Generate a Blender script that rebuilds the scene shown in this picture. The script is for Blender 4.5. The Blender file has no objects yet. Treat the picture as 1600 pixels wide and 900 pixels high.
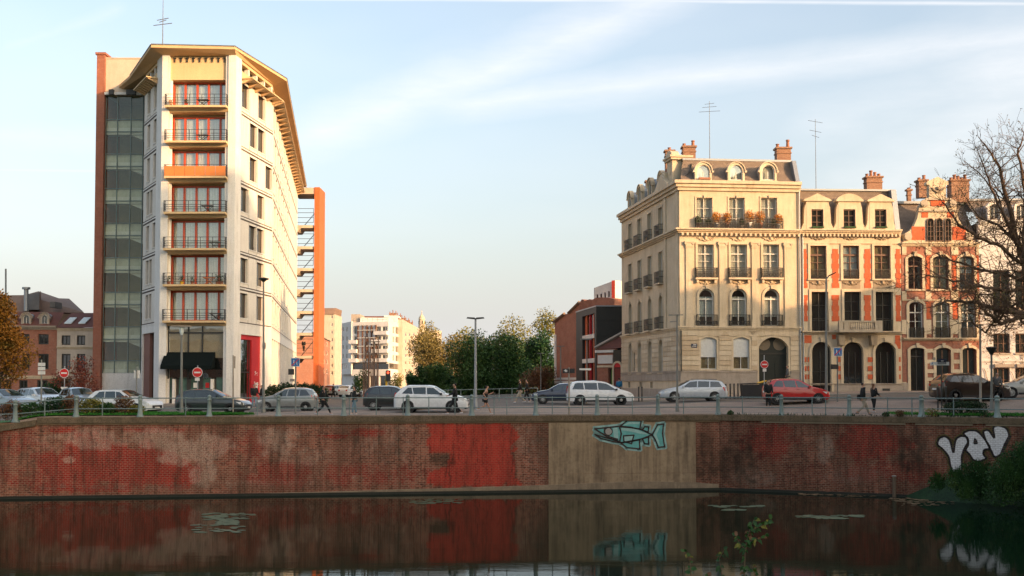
import bpy, bmesh, math, random
import numpy as np
from mathutils import Vector, Matrix, noise
SC = bpy.context.scene
COL = SC.collection
rnd = random.Random(7)
# ------------------------------------------------------------------ camera
CZ, F, HPY, PITCH = 1.95, 1600.0, 597.0, math.radians(2.0)
cd = bpy.data.cameras.new('camera'); cam = bpy.data.objects.new('camera', cd); COL.objects.link(cam)
cd.sensor_width = 36; cd.lens = 36 * F / 1600; cd.clip_start = .1; cd.clip_end = 9000
SHIFT = (HPY - 450) / F - math.tan(PITCH)
cd.shift_y = SHIFT
cam.location = (0, 0, CZ); cam.rotation_euler = (math.pi / 2 + PITCH, 0, 0)
SC.camera = cam
# ------------------------------------------------------------------ sky, sun, exposure
SUN_EL, SUN_V = math.radians(10.5), Vector((.8, -.6, 0))            # towards the sun, horizontally
SKY_STR, SUN_STR, EXPO = .13, 2.0, 1.8
SC.view_settings.view_transform = 'Standard'; SC.view_settings.look = 'None'
SC.view_settings.exposure = EXPO; SC.view_settings.gamma = 1
ld = bpy.data.lights.new('sun', 'SUN'); ld.energy = SUN_STR; ld.angle = math.radians(.6); ld.color = (1, .58, .29)
sun = bpy.data.objects.new('sun', ld); COL.objects.link(sun)
sv = Vector((SUN_V.x * math.cos(SUN_EL), SUN_V.y * math.cos(SUN_EL), math.sin(SUN_EL)))
sun.rotation_euler = sv.to_track_quat('Z', 'Y').to_euler()
W = bpy.data.worlds.new('World'); SC.world = W; W.use_nodes = True
nt = W.node_tree; nt.nodes.clear()
def N(t, typ, **kw):
    n = t.nodes.new(typ)
    for k, v in kw.items():
        if k.startswith('i_'):
            key = k[2:]; key = int(key) if key.isdigit() else key
            n.inputs[key].default_value = v
        else: setattr(n, k, v)
    return n
def link(t, a, ao, b, bi): t.links.new(a.outputs[ao], b.inputs[bi])
def M2(t, op, a, b=None, clamp=False):
    n = t.nodes.new('ShaderNodeMath'); n.operation = op; n.use_clamp = clamp
    for i, v in enumerate((a, b)):
        if v is None: continue
        if isinstance(v, (int, float)): n.inputs[i].default_value = v
        else: t.links.new(v, n.inputs[i])
    return n.outputs[0]
out = N(nt, 'ShaderNodeOutputWorld'); bg = N(nt, 'ShaderNodeBackground'); bg.inputs[1].default_value = SKY_STR
sky = N(nt, 'ShaderNodeTexSky'); sky.sky_type = 'NISHITA'; sky.sun_disc = False
sky.sun_elevation = SUN_EL; sky.sun_rotation = math.atan2(SUN_V.x, SUN_V.y); sky.air_density = 1.0; sky.dust_density = 6.0; sky.ozone_density = 1.0
tc = N(nt, 'ShaderNodeTexCoord')
def pixdir(px, py):
    xc = (px - 800) / F; yc = (450 - py) / F + SHIFT
    return Vector((xc, math.cos(PITCH) - yc * math.sin(PITCH), math.sin(PITCH) + yc * math.cos(PITCH))).normalized()
def vdot(vec):
    n = N(nt, 'ShaderNodeVectorMath', operation='DOT_PRODUCT'); nt.links.new(tc.outputs['Generated'], n.inputs[0]); n.inputs[1].default_value = vec
    return n.outputs['Value']
def wnoise(scale, detail, rough, stretch=None):
    n = N(nt, 'ShaderNodeTexNoise'); n.inputs['Scale'].default_value = scale; n.inputs['Detail'].default_value = detail; n.inputs['Roughness'].default_value = rough
    if stretch:
        m = N(nt, 'ShaderNodeMapping'); m.inputs['Rotation'].default_value = stretch[0]; m.inputs['Scale'].default_value = stretch[1]
        nt.links.new(tc.outputs['Generated'], m.inputs[0]); nt.links.new(m.outputs[0], n.inputs['Vector'])
    else: nt.links.new(tc.outputs['Generated'], n.inputs['Vector'])
    return n.outputs['Fac']
n1 = wnoise(5, 5, .6); n2 = wnoise(22, 6, .65, ((0, .35, .1), (.5, 1, 3))); n3 = wnoise(2.2, 4, .55, ((0, .2, 0), (.6, 1, 2.2)))
def band(p0, p1, width, amp, gain):
    """a streak of high cloud or a contrail along the great circle through two view directions"""
    a, b = pixdir(*p0), pixdir(*p1); nv = a.cross(b).normalized()
    d = M2(nt, 'ABSOLUTE', M2(nt, 'ADD', vdot(nv), M2(nt, 'MULTIPLY', M2(nt, 'SUBTRACT', n1, .5), amp)))
    m = M2(nt, 'SUBTRACT', 1.0, M2(nt, 'DIVIDE', d, width), True)
    m = M2(nt, 'MULTIPLY', m, m if False else 1.0)
    t = a.lerp(b, .5).normalized(); half = a.angle(b) / 2
    dd = M2(nt, 'SUBTRACT', vdot(t), math.cos(half * 1.25)); l = M2(nt, 'MULTIPLY', dd, 1 / (1 - math.cos(half * 1.25)) * 2.0, True)
    return M2(nt, 'MULTIPLY', M2(nt, 'MULTIPLY', m, l), gain)
bs = [band((470, 225), (1090, -25), .038, .035, .85), band((520, 205), (820, 70), .06, .05, .35), band((690, 165), (1700, 45), .027, .025, .8),
      band((1300, 330), (1800, 20), .07, .08, .6), band((1250, 200), (1800, 60), .05, .06, .45), band((250, -4), (1900, 8), .0026, .0015, 1.0), band((-250, 262), (200, 268), .0022, .001, .5),
      band((0, 75), (190, 10), .012, .02, .35), band((-100, 200), (160, 215), .03, .05, .4), band((1500, 120), (2600, -100), .08, .08, .8), band((-900, 250), (-200, 20), .07, .08, .6)]
acc = bs[0]
for b in bs[1:]: acc = M2(nt, 'MAXIMUM', acc, b)
wisp = M2(nt, 'MULTIPLY', acc, M2(nt, 'ADD', M2(nt, 'MULTIPLY', n2, 1.1), .42), True)
veil = M2(nt, 'MULTIPLY', M2(nt, 'SUBTRACT', n3, .42, True), 1.2, True)
wisp = M2(nt, 'MAXIMUM', wisp, veil, True)
zz = vdot((0, 0, 1))
hz = M2(nt, 'POWER', M2(nt, 'SUBTRACT', 1.0, M2(nt, 'ABSOLUTE', zz), True), 7.0)     # thin milky haze towards the horizon all round
hzm = M2(nt, 'ADD', M2(nt, 'MULTIPLY', hz, .72), .12, True)
mx0 = N(nt, 'ShaderNodeMix', data_type='RGBA'); mx0.inputs[7].default_value = (2.42,2.38,2.40,1)
hsv = N(nt, 'ShaderNodeHueSaturation'); hsv.inputs['Saturation'].default_value = 1.0; nt.links.new(sky.outputs[0], hsv.inputs['Color'])
nt.links.new(hzm, mx0.inputs[0]); nt.links.new(hsv.outputs[0], mx0.inputs[6])
mx = N(nt, 'ShaderNodeMix', data_type='RGBA'); mx.inputs[7].default_value = (2.55,2.52,2.54, 1)
nt.links.new(M2(nt, 'MULTIPLY', wisp, .62), mx.inputs[0]); nt.links.new(mx0.outputs[2], mx.inputs[6])
nt.links.new(mx.outputs[2], bg.inputs[0]); nt.links.new(bg.outputs[0], out.inputs[0])
SC.cycles.max_bounces = 8; SC.cycles.transparent_max_bounces = 12; SC.cycles.caustics_reflective = False; SC.cycles.caustics_refractive = False
SC.cycles.use_denoising = True
# ------------------------------------------------------------------ pixel -> place helpers (all geometry then lives in metres)
CO = Vector((0, 0, CZ))
def at(px, py, Y):
    d = pixdir(px, py); return CO + d * (Y / d.y)
def XZ(px, py, Y):
    p = at(px, py, Y); return p.x, p.z
class Face:
    """a vertical plane from ground point A to ground point B, seen from its front"""
    def __init__(s, A, B):
        s.A = Vector((A[0], A[1], 0)); s.B = Vector((B[0], B[1], 0)); s.L = (s.B - s.A).length
        s.d = (s.B - s.A) / s.L; s.n = Vector((s.d.y, -s.d.x, 0))
    def uv(s, px, py):
        r = pixdir(px, py); t = (s.A - CO).dot(s.n) / r.dot(s.n); p = CO + r * t
        return (p - s.A).dot(s.d), p.z
    def u(s, px, py=500): return s.uv(px, py)[0]
    def z(s, py, px): return s.uv(px, py)[1]
    def P(s, u, o, z): return s.A + s.d * u + s.n * o + Vector((0, 0, z))
    def rect(s, x0, y0, x1, y1):
        xm, ym = (x0 + x1) / 2, (y0 + y1) / 2
        return s.u(x0, ym), s.z(y1, xm), s.u(x1, ym), s.z(y0, xm)
def bxy(px, Y, py=450): p = at(px, py, Y); return (p.x, p.y)
# ------------------------------------------------------------------ mesh builder
def rootloc(o):
    while o.parent is not None: o = o.parent
    return Vector(o.location)
class MB:
    def __init__(s): s.v, s.f = [], []
    def poly(s, pts, flip=False):
        i = len(s.v); s.v += [tuple(p) for p in pts]; idx = list(range(i, i + len(pts)))
        s.f.append(idx[::-1] if flip else idx); return s
    def hexa(s, p):      # 8 points: bottom 4 then top 4
        i = len(s.v); s.v += [tuple(q) for q in p]
        for a in ((3, 2, 1, 0), (4, 5, 6, 7), (0, 1, 5, 4), (1, 2, 6, 5), (2, 3, 7, 6), (3, 0, 4, 7)): s.f.append([i + k for k in a])
        return s
    def box(s, c, sz, rz=0):
        cx, cy, cz = c; a, b, h = sz[0] / 2, sz[1] / 2, sz[2] / 2; ca, sa = math.cos(rz), math.sin(rz); p = []
        for z in (-h, h):
            for x, y in ((-a, -b), (a, -b), (a, b), (-a, b)): p.append((cx + x * ca - y * sa, cy + x * sa + y * ca, cz + z))
        return s.hexa(p)
    def fb(s, F_, u0, u1, z0, z1, o0, o1):   # box on a Face
        P = F_.P
        return s.hexa([P(u0, o1, z0), P(u1, o1, z0), P(u1, o0, z0), P(u0, o0, z0), P(u0, o1, z1), P(u1, o1, z1), P(u1, o0, z1), P(u0, o0, z1)])
    def wedge(s, F_, u0, u1, z0, z1, o0, o1, o1b):   # box whose front is o1 at top and o1b at the bottom
        P = F_.P
        return s.hexa([P(u0, o1b, z0), P(u1, o1b, z0), P(u1, o0, z0), P(u0, o0, z0), P(u0, o1, z1), P(u1, o1, z1), P(u1, o0, z1), P(u0, o0, z1)])
    def prism(s, F_, pts, o0, o1):           # outline (u,z) counter-clockwise from the front
        n = len(pts); i = len(s.v)
        s.v += [tuple(F_.P(u, o1, z)) for u, z in pts] + [tuple(F_.P(u, o0, z)) for u, z in pts]
        s.f.append([i + k for k in range(n)]); s.f.append([i + n + k for k in range(n)][::-1])
        for k in range(n): j = (k + 1) % n; s.f.append([i + j, i + k, i + n + k, i + n + j])
        return s
    def tube(s, p0, p1, r0, r1=None, n=6, cap=True):
        p0, p1 = Vector(p0), Vector(p1); r1 = r0 if r1 is None else r1; d = p1 - p0
        if d.length < 1e-6: return s
        d.normalize(); a = d.cross(Vector((0, 0, 1))) if abs(d.z) < .95 else d.cross(Vector((1, 0, 0))); a.normalize(); b = d.cross(a)
        i = len(s.v)
        for p, r in ((p0, r0), (p1, r1)):
            for k in range(n): t = 2 * math.pi * k / n; s.v.append(tuple(p + (a * math.cos(t) + b * math.sin(t)) * r))
        for k in range(n): j = (k + 1) % n; s.f.append([i + k, i + n + k, i + n + j, i + j])
        if cap: s.f.append([i + k for k in range(n)]); s.f.append([i + n + k for k in range(n)][::-1])
        return s
    def lathe(s, c, prof, n=12, axis='z'):
        i = len(s.v); c = Vector(c)
        for r, h in prof:
            for k in range(n):
                t = 2 * math.pi * k / n
                if axis == 'z': s.v.append(tuple(c + Vector((r * math.cos(t), r * math.sin(t), h))))
                else: s.v.append(tuple(c + Vector((r * math.cos(t), h, r * math.sin(t)))))
        m = len(prof)
        for a in range(m - 1):
            for k in range(n):
                j = (k + 1) % n; q = [i + a * n + k, i + a * n + j, i + (a + 1) * n + j, i + (a + 1) * n + k]
                s.f.append(q if axis == 'z' else q[::-1])
        for a, rev in ((0, True), (m - 1, False)):
            if prof[a][0] > 1e-4:
                q = [i + a * n + k for k in range(n)]; s.f.append(q[::-1] if rev ^ (axis != 'z') else q)
        return s
    def mesh(s, name, mat, off=Vector((0, 0, 0)), smooth=False):
        me = bpy.data.meshes.new(name)
        v = np.array(s.v, dtype=np.float64) - np.array(off) if s.v else np.zeros((0, 3))
        me.from_pydata(v.tolist(), [], s.f)
        if mat is not None: me.materials.append(mat)
        n = len(me.polygons); nl = len(me.loops)
        if nl:
            nr = np.empty(n * 3, np.float32); me.polygons.foreach_get('normal', nr); nr = nr.reshape(-1, 3)
            lt = np.empty(n, np.int32); me.polygons.foreach_get('loop_total', lt)
            lv = np.empty(nl, np.int32); me.loops.foreach_get('vertex_index', lv)
            P = v[lv] + np.array(off); NN = np.repeat(nr, lt, axis=0)
            hor = np.abs(NN[:, 2]) < .75
            tx, ty = -NN[:, 1], NN[:, 0]; ln = np.maximum(np.hypot(tx, ty), 1e-6)
            U = np.where(hor, (P[:, 0] * tx + P[:, 1] * ty) / ln, P[:, 0]); V = np.where(hor, P[:, 2], P[:, 1])
            uvl = me.uv_layers.new(name='uv'); uvl.data.foreach_set('uv', np.stack([U, V], 1).astype(np.float32).ravel())
            if smooth: me.polygons.foreach_set('use_smooth', np.ones(n, bool))
        me.update(); return me
    def build(s, name, mat, parent=None, smooth=False, kind=None):
        off = rootloc(parent) if parent is not None else Vector((0, 0, 0))
        o = bpy.data.objects.new(name, s.mesh(name, mat, off, smooth)); COL.objects.link(o)
        if parent is not None: o.parent = parent
        if kind: o['kind'] = kind
        return o
def tag(o, label, cat, group=None):
    o['label'] = label; o['category'] = cat
    if group: o['group'] = group
    return o
def thing(name, label, cat, loc=(0, 0, 0), rz=0, group=None):
    o = bpy.data.objects.new(name, None); COL.objects.link(o); o.location = loc; o.rotation_euler = (0, 0, rz); o.empty_display_size = .3
    return tag(o, label, cat, group)
def struct(name, mb, mat, smooth=False):
    return mb.build(name, mat, None, smooth, 'structure')
def share(name, me, parent, loc=(0, 0, 0), rz=0, kind=None):
    """another object on a mesh that alike pieces share; loc relative to the thing's base"""
    o = bpy.data.objects.new(name, me); COL.objects.link(o); o.parent = parent; o.location = loc; o.rotation_euler = (0, 0, rz)
    if kind: o['kind'] = kind
    return o
# ------------------------------------------------------------------ materials
def newmat(name):
    m = bpy.data.materials.new(name); m.use_nodes = True; t = m.node_tree; b = t.nodes['Principled BSDF']; return m, t, b
def _noise(t, scale, detail=5, rough=.6, stretch=None):
    n = N(t, 'ShaderNodeTexNoise'); n.inputs['Scale'].default_value = scale; n.inputs['Detail'].default_value = detail; n.inputs['Roughness'].default_value = rough
    g = N(t, 'ShaderNodeNewGeometry')
    if stretch:
        m = N(t, 'ShaderNodeMapping'); m.inputs['Scale'].default_value = stretch; link(t, g, 'Position', m, 0); link(t, m, 0, n, 'Vector')
    else: link(t, g, 'Position', n, 'Vector')
    return n
def _ramp(t, fac, lo, hi):
    n = N(t, 'ShaderNodeMapRange'); n.inputs[1].default_value = lo; n.inputs[2].default_value = hi; t.links.new(fac, n.inputs[0]); return n.outputs[0]
def _mix(t, fac, a, b):
    n = N(t, 'ShaderNodeMix', data_type='RGBA')
    for i, v in ((0, fac), (6, a), (7, b)):
        if isinstance(v, (int, float)): n.inputs[i].default_value = v
        elif isinstance(v, tuple): n.inputs[i].default_value = v if len(v) == 4 else (*v, 1)
        else: t.links.new(v, n.inputs[i])
    return n.outputs[2]
def _bump(t, b, h, strength=.4, dist=.02):
    n = N(t, 'ShaderNodeBump'); n.inputs['Strength'].default_value = strength; n.inputs['Distance'].default_value = dist
    t.links.new(h, n.inputs['Height']); link(t, n, 0, b, 'Normal')
def pbr(name, col, rough=.7, metal=0, col2=None, scale=.8, grime=0, gcol=(.06, .045, .03), bump=.25, bscale=18, spec=.4, fine=.12):
    m, t, b = newmat(name); b.inputs['Roughness'].default_value = rough; b.inputs['Metallic'].default_value = metal; b.inputs['Specular IOR Level'].default_value = spec
    col2 = col2 or tuple(c * .78 for c in col)
    n = _noise(t, scale, 6, .65); c = _mix(t, _ramp(t, n.outputs[0], .35, .68), (*col, 1), (*col2, 1))
    f = _noise(t, 14, 4, .7); c = _mix(t, _ramp(t, f.outputs[0], .45, .75), c, tuple(max(0, x * (1 - fine * 2.5)) for x in col) + (1,))
    if grime:
        s = _noise(t, 1.0, 7, .7, (3.2, 3.2, .35)); g = _noise(t, .45, 5, .6)
        k = M2(t, 'MULTIPLY', _ramp(t, s.outputs[0], .46, .78), M2(t, 'MULTIPLY', _ramp(t, g.outputs[0], .3, .7), grime), True)
        c = _mix(t, k, c, (*gcol, 1))
    t.links.new(c, b.inputs['Base Color'])
    if bump: _bump(t, b, _noise(t, bscale, 5, .6).outputs[0], bump, .01)
    return m
def plain(name, col, rough=.5, metal=0, spec=.5, coat=0):
    m, t, b = newmat(name); n = _noise(t, 6, 4, .6)
    t.links.new(_mix(t, _ramp(t, n.outputs[0], .3, .75), (*col, 1), (*[c * .8 for c in col], 1)), b.inputs['Base Color'])
    b.inputs['Roughness'].default_value = rough; b.inputs['Metallic'].default_value = metal; b.inputs['Specular IOR Level'].default_value = spec; b.inputs['Coat Weight'].default_value = coat
    return m
def bricks(name, c1, c2, mortar, w=.24, h=.085, mw=.014, grime=.5, rough=.85, patch=None):
    m, t, b = newmat(name); uv = N(t, 'ShaderNodeUVMap'); br = N(t, 'ShaderNodeTexBrick')
    br.inputs['Scale'].default_value = 1; br.inputs['Brick Width'].default_value = w; br.inputs['Row Height'].default_value = h; br.inputs['Mortar Size'].default_value = mw
    br.inputs['Mortar Smooth'].default_value = .2; br.inputs['Bias'].default_value = -.1
    br.inputs['Color1'].default_value = (*c1, 1); br.inputs['Color2'].default_value = (*c2, 1); br.inputs['Mortar'].default_value = (*mortar, 1)
    link(t, uv, 0, br, 'Vector'); n = _noise(t, .7, 7, .65)
    c = _mix(t, M2(t, 'MULTIPLY', _ramp(t, n.outputs[0], .42, .7), grime), br.outputs[0], tuple(x * .35 for x in c1))
    n2 = _noise(t, 5, 5, .7); c = _mix(t, M2(t, 'MULTIPLY', _ramp(t, n2.outputs[0], .5, .8), .45), c, tuple(min(1, x * 1.5) for x in mortar))
    t.links.new(c, b.inputs['Base Color']); b.inputs['Roughness'].default_value = rough
    _bump(t, b, M2(t, 'SUBTRACT', 1.0, br.outputs['Fac']), .5, .01)
    return m
def fresnel_glass(name, tint=(.95, .97, .96), dark=0, base=.13, rough=.015, edge=.6):
    """clear glazing: a see-through layer under a Fresnel mirror"""
    m, t, b = newmat(name); t.nodes.remove(b); o = t.nodes['Material Output']
    tr = N(t, 'ShaderNodeBsdfTransparent'); tr.inputs[0].default_value = (*[x * (1 - dark) for x in tint], 1)
    gl = N(t, 'ShaderNodeBsdfGlossy'); gl.inputs['Roughness'].default_value = rough; gl.inputs['Color'].default_value = (.9, .95, .95, 1)
    fr = N(t, 'ShaderNodeLayerWeight'); fr.inputs[0].default_value = .3; ms = N(t, 'ShaderNodeMixShader')
    n = _noise(t, .9, 3, .5); bp = N(t, 'ShaderNodeBump'); bp.inputs['Strength'].default_value = .06; bp.inputs['Distance'].default_value = .05; link(t, n, 0, bp, 'Height'); link(t, bp, 0, gl, 'Normal')
    f = M2(t, 'ADD', M2(t, 'MULTIPLY', fr.outputs[1], edge), base, True); t.links.new(f, ms.inputs[0]); link(t, tr, 0, ms, 1); link(t, gl, 0, ms, 2); link(t, ms, 0, o, 0)
    return m
def glassy(name, col, rough=.06, ior=1.7):
    m, t, b = newmat(name); n = _noise(t, .6, 3, .5)
    t.links.new(_mix(t, _ramp(t, n.outputs[0], .4, .65), (*col, 1), (*[c * .45 for c in col], 1)), b.inputs['Base Color'])
    b.inputs['Roughness'].default_value = rough; b.inputs['IOR'].default_value = ior; b.inputs['Specular IOR Level'].default_value = .6
    k = _noise(t, 1.1, 3, .5); _bump(t, b, k.outputs[0], .08, .05); return m
def leafmat(name, cols, rough=.55, scale=.7):
    m, t, b = newmat(name); n = _noise(t, scale, 5, .7); r = N(t, 'ShaderNodeValToRGB'); link(t, n, 0, r, 0)
    e = r.color_ramp.elements; e[0].position = .33; e[1].position = .68; e[0].color = (*cols[0], 1); e[1].color = (*cols[-1], 1)
    for i, c in enumerate(cols[1:-1]): q = e.new(.33 + .35 * (i + 1) / (len(cols) - 1)); q.color = (*c, 1)
    f = _noise(t, 9, 3, .8); c2 = _mix(t, _ramp(t, f.outputs[0], .45, .7), r.outputs[0], tuple(x * .45 for x in cols[0]))
    t.links.new(c2, b.inputs['Base Color']); b.inputs['Roughness'].default_value = rough; b.inputs['Specular IOR Level'].default_value = .25
    b.inputs['Subsurface Weight'].default_value = 0
    return m
MT = dict(
 concrete=pbr('tower_concrete', (.78, .75, .71), .8, col2=(.70, .67, .62), grime=.65, gcol=(.30, .26, .22)),
 panel=pbr('tower_panel', (.74, .69, .62), .8, col2=(.66, .61, .54), scale=.4, grime=.65, gcol=(.30, .25, .20)),
 joint=plain('joint_dark', (.10, .08, .07), .9),
 cream=pbr('cream_render', (.66, .48, .27), .8, col2=(.58, .42, .24), grime=.4, gcol=(.34, .22, .10)), housecream=pbr('pale_cream_render', (.58, .49, .39), .85, grime=.5, gcol=(.3, .22, .14)),
 soffit=pbr('soffit_render', (.66, .44, .24), .85, col2=(.58, .38, .20), grime=.3, gcol=(.3, .22, .12)),
 orange=plain('orange_frame', (.50, .075, .025), .4),
 orangescreen=plain('orange_screen', (.62, .20, .045), .55),
 darkmetal=plain('dark_metal', (.035, .035, .033), .45, .2),
 steel=plain('grey_steel', (.30, .31, .31), .4, .6),
 lampgrey=plain('lamp_post_paint', (.20, .20, .18), .5, .1),
 railgreen=pbr('railing_paint', (.20, .26, .25), .5, col2=(.15, .20, .19), grime=.4, gcol=(.10, .07, .04), fine=.2, bump=.1),
 brickpier=bricks('pier_brick', (.34, .10, .05), (.28, .08, .045), (.26, .16, .12), .22, .075, .01, .3),
 redbrick=bricks('red_brick', (.58, .10, .028), (.48, .075, .02), (.42, .16, .08), .22, .075, .008, .1),
 oldbrick=bricks('old_brick', (.36, .10, .055), (.27, .075, .045), (.30, .21, .15), .22, .075, .012, .45),
 farbrick=bricks('far_brick', (.40, .15, .08), (.36, .12, .07), (.34, .24, .18), .24, .08, .012, .2),
 stoneb=pbr('limestone_pale', (.68, .58, .43), .85, col2=(.58, .47, .33), grime=.5, gcol=(.22, .15, .09)), stonec=pbr('limestone_warm', (.56, .44, .30), .85, col2=(.47, .36, .24), grime=.6, gcol=(.18, .12, .07)), stone=pbr('limestone', (.64, .53, .38), .85, col2=(.52, .42, .29), scale=.7, grime=.75, gcol=(.20, .125, .065)),
 stone2=pbr('limestone_grey', (.50, .43, .33), .85, col2=(.38, .31, .23), scale=.7, grime=.7, gcol=(.13, .10, .07)),
 stonedark=pbr('weathered_limestone', (.38, .30, .21), .9, col2=(.26, .20, .14), scale=1.2, grime=.8, gcol=(.09, .07, .05)),
 plinth=pbr('plinth_stone', (.40, .34, .28), .9, col2=(.30, .25, .20), scale=.9, grime=.6, gcol=(.12, .10, .08)),
 white=pbr('white_render', (.70, .68, .65), .85, col2=(.60, .57, .53), grime=.3, gcol=(.35, .3, .26)),
 slate=pbr('slate_roof', (.17, .15, .13), .6, col2=(.11, .10, .09), grime=.3, bump=.5),
 tileroof=pbr('clay_tile_roof', (.17, .065, .045), .8, col2=(.12, .045, .035), scale=1.5, bump=.8, bscale=8),
 tilebrown=pbr('brown_tile_roof', (.26, .17, .12), .8, col2=(.2, .125, .09), scale=1.5, bump=.8, bscale=8),
 mansard=bricks('mansard_tiles', (.27, .21, .165), (.20, .155, .12), (.07, .045, .03), .2, .12, .012, .5),
 mansardgreen=bricks('mansard_slates', (.12, .14, .12), (.09, .11, .10), (.04, .05, .045), .2, .12, .012, .4),
 zinc=plain('zinc_flashing', (.32, .34, .36), .45, .5),
 chimney=bricks('chimney_brick', (.30, .14, .075), (.24, .105, .06), (.28, .2, .14), .22, .075, .012, .3),
 terracotta=plain('terracotta', (.32, .14, .08), .8),
 frame_white=plain('white_window_frame', (.66, .64, .58), .5),
 frame_brown=plain('brown_window_frame', (.13, .06, .035), .5),
 frame_dark=plain('dark_window_frame', (.03, .028, .025), .5),
 curtain=plain('curtain_cloth', (.80, .78, .70), .9), sheer=plain('sheer_curtain', (.74, .80, .78), .9), ochre=plain('ochre_curtain', (.42, .33, .17), .9), shutter=plain('roller_shutter', (.60, .62, .62), .6),
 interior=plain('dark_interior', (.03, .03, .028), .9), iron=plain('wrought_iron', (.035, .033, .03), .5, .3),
 glass=fresnel_glass('window_glass'), stairglass=fresnel_glass('stair_glass', (.92, .95, .90), 0, .03, .015, .25), darkglass=glassy('dark_window_glass', (.02, .024, .022)), tealglass=glassy('tinted_door_glass', (.10, .19, .16), .08),
 carglass=glassy('car_glass', (.018, .03, .027), .05, 1.8), black=plain('black_cloth', (.008, .009, .009), .85), rubber=plain('tyre_rubber', (.012, .012, .012), .8),
 awning=plain('black_awning', (.006, .010, .010), .9, spec=.1), door=plain('dark_green_door', (.012, .018, .016), .4),
 signred=plain('sign_red', (.62, .015, .012), .4), signwhite=plain('sign_white', (.72, .70, .66), .45), signblue=plain('sign_blue', (.02, .16, .42), .4), signnavy=plain('plate_navy', (.012, .02, .05), .4), signyellow=plain('yellow_plastic', (.72, .42, .02), .5), redwall=pbr('red_render', (.52, .02, .025), .6, col2=(.42, .015, .02)),
 rim=plain('alloy_rim', (.42, .42, .42), .3, .7), plasticdark=plain('dark_plastic', (.02, .02, .022), .55), lampred=plain('tail_lamp_red', (.55, .02, .015), .2, coat=1), lampclear=plain('headlamp_glass', (.65, .65, .62), .15, coat=1),
 bark=pbr('tree_bark', (.19, .115, .07), .9, col2=(.06, .04, .025), scale=3, bump=.6, bscale=12), twig=plain('twig_bark', (.12, .07, .04), .9), barkdark=pbr('dark_bark', (.055, .04, .028), .95, scale=3, bump=.6, bscale=12),
 leafgreen=leafmat('green_leaves', [(.015, .05, .014), (.035, .095, .022), (.08, .13, .03)]), leafdark=leafmat('dark_green_leaves', [(.008, .035, .012), (.02, .07, .02), (.04, .10, .025)]),
 leafolive=leafmat('olive_leaves', [(.10, .08, .025), (.19, .15, .045), (.26, .20, .06)]), leafyellow=leafmat('yellow_green_leaves', [(.10, .12, .02), (.20, .18, .03), (.30, .23, .04)]),
 leaforange=leafmat('orange_leaves', [(.09, .09, .015), (.28, .11, .012), (.42, .17, .015)], scale=.9), leafred=leafmat('red_leaves', [(.14, .03, .02), (.22, .05, .03), (.12, .08, .03)]),
 leafbrown=leafmat('brown_leaves', [(.12, .06, .03), (.20, .09, .04), (.15, .10, .04)]), leafhedge=leafmat('hedge_leaves', [(.010, .03, .010), (.018, .05, .014), (.03, .07, .02)]),
 leafpot=leafmat('orange_flowers', [(.45, .13, .01), (.60, .22, .015), (.30, .22, .02)], scale=6),
 grass=leafmat('grass', [(.02, .13, .015), (.04, .20, .02), (.07, .24, .03)], scale=1.5),
 pave=pbr('pavement_setts', (.34, .26, .20), .9, col2=(.27, .20, .155), scale=.6, fine=.25, bump=.6, bscale=9), asphalt=pbr('asphalt', (.17, .145, .12), .9, col2=(.13, .11, .09), scale=.4, fine=.3), kerb=pbr('kerb_stone', (.28, .25, .22), .85),
 coping=pbr('coping_stone', (.19, .13, .08), .95, col2=(.10, .075, .04), scale=1.6, grime=.6, gcol=(.03, .03, .015), fine=.3, bump=.7),
 skin=plain('skin', (.48, .26, .17), .6), hair=plain('dark_hair', (.02, .013, .010), .7), denim=plain('light_denim', (.16, .26, .32), .85), beige=plain('beige_trousers', (.36, .31, .24), .85), greycloth=plain('grey_cloth', (.12, .12, .12), .9), shoe=plain('white_shoe', (.6, .6, .6), .6), bluecloth=plain('blue_jacket', (.02, .16, .30), .8), pinktop=plain('coral_top', (.42, .12, .10), .8),
)
def lift(a, b, t): return a + (b - a) * max(0, min(1, t))
def sm(t): t = max(0., min(1., t)); return t * t * (3 - 2 * t)
# ------------------------------------------------------------------ canal quay line
WL = (bxy(0, 55.7)[0], 55.7); WC = (at(1125, 700, 60.35).x, 60.35); WR = (at(1600, 700, 54.6).x, 54.6)
WATER = -4.38
sl = (WC[1] - WL[1]) / (WC[0] - WL[0]); sr = (WR[1] - WC[1]) / (WR[0] - WC[0])
def Yw(x): return WC[1] + (x - WC[0]) * (sl if x < WC[0] else sr)
def g(x, y):
    """height of the ground beyond the quay wall"""
    k = np.interp(x, [-15, 0, 8, 13, 20, 28], [0, .33, .36, .58, .72, .9]); t = sm((y - Yw(x) - 2.0) / 9.0)
    z = k * t + (.25 * k) * sm((y - Yw(x) - 12) / 12) + .012
    z -= .34 * sm((-25.6 - x) / 2.4) * (1 - sm((y - Yw(x) - 3) / 4))
    return z
FL = Face((-70, Yw(-70)), WC); FR = Face(WC, (62, Yw(62)))
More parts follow.
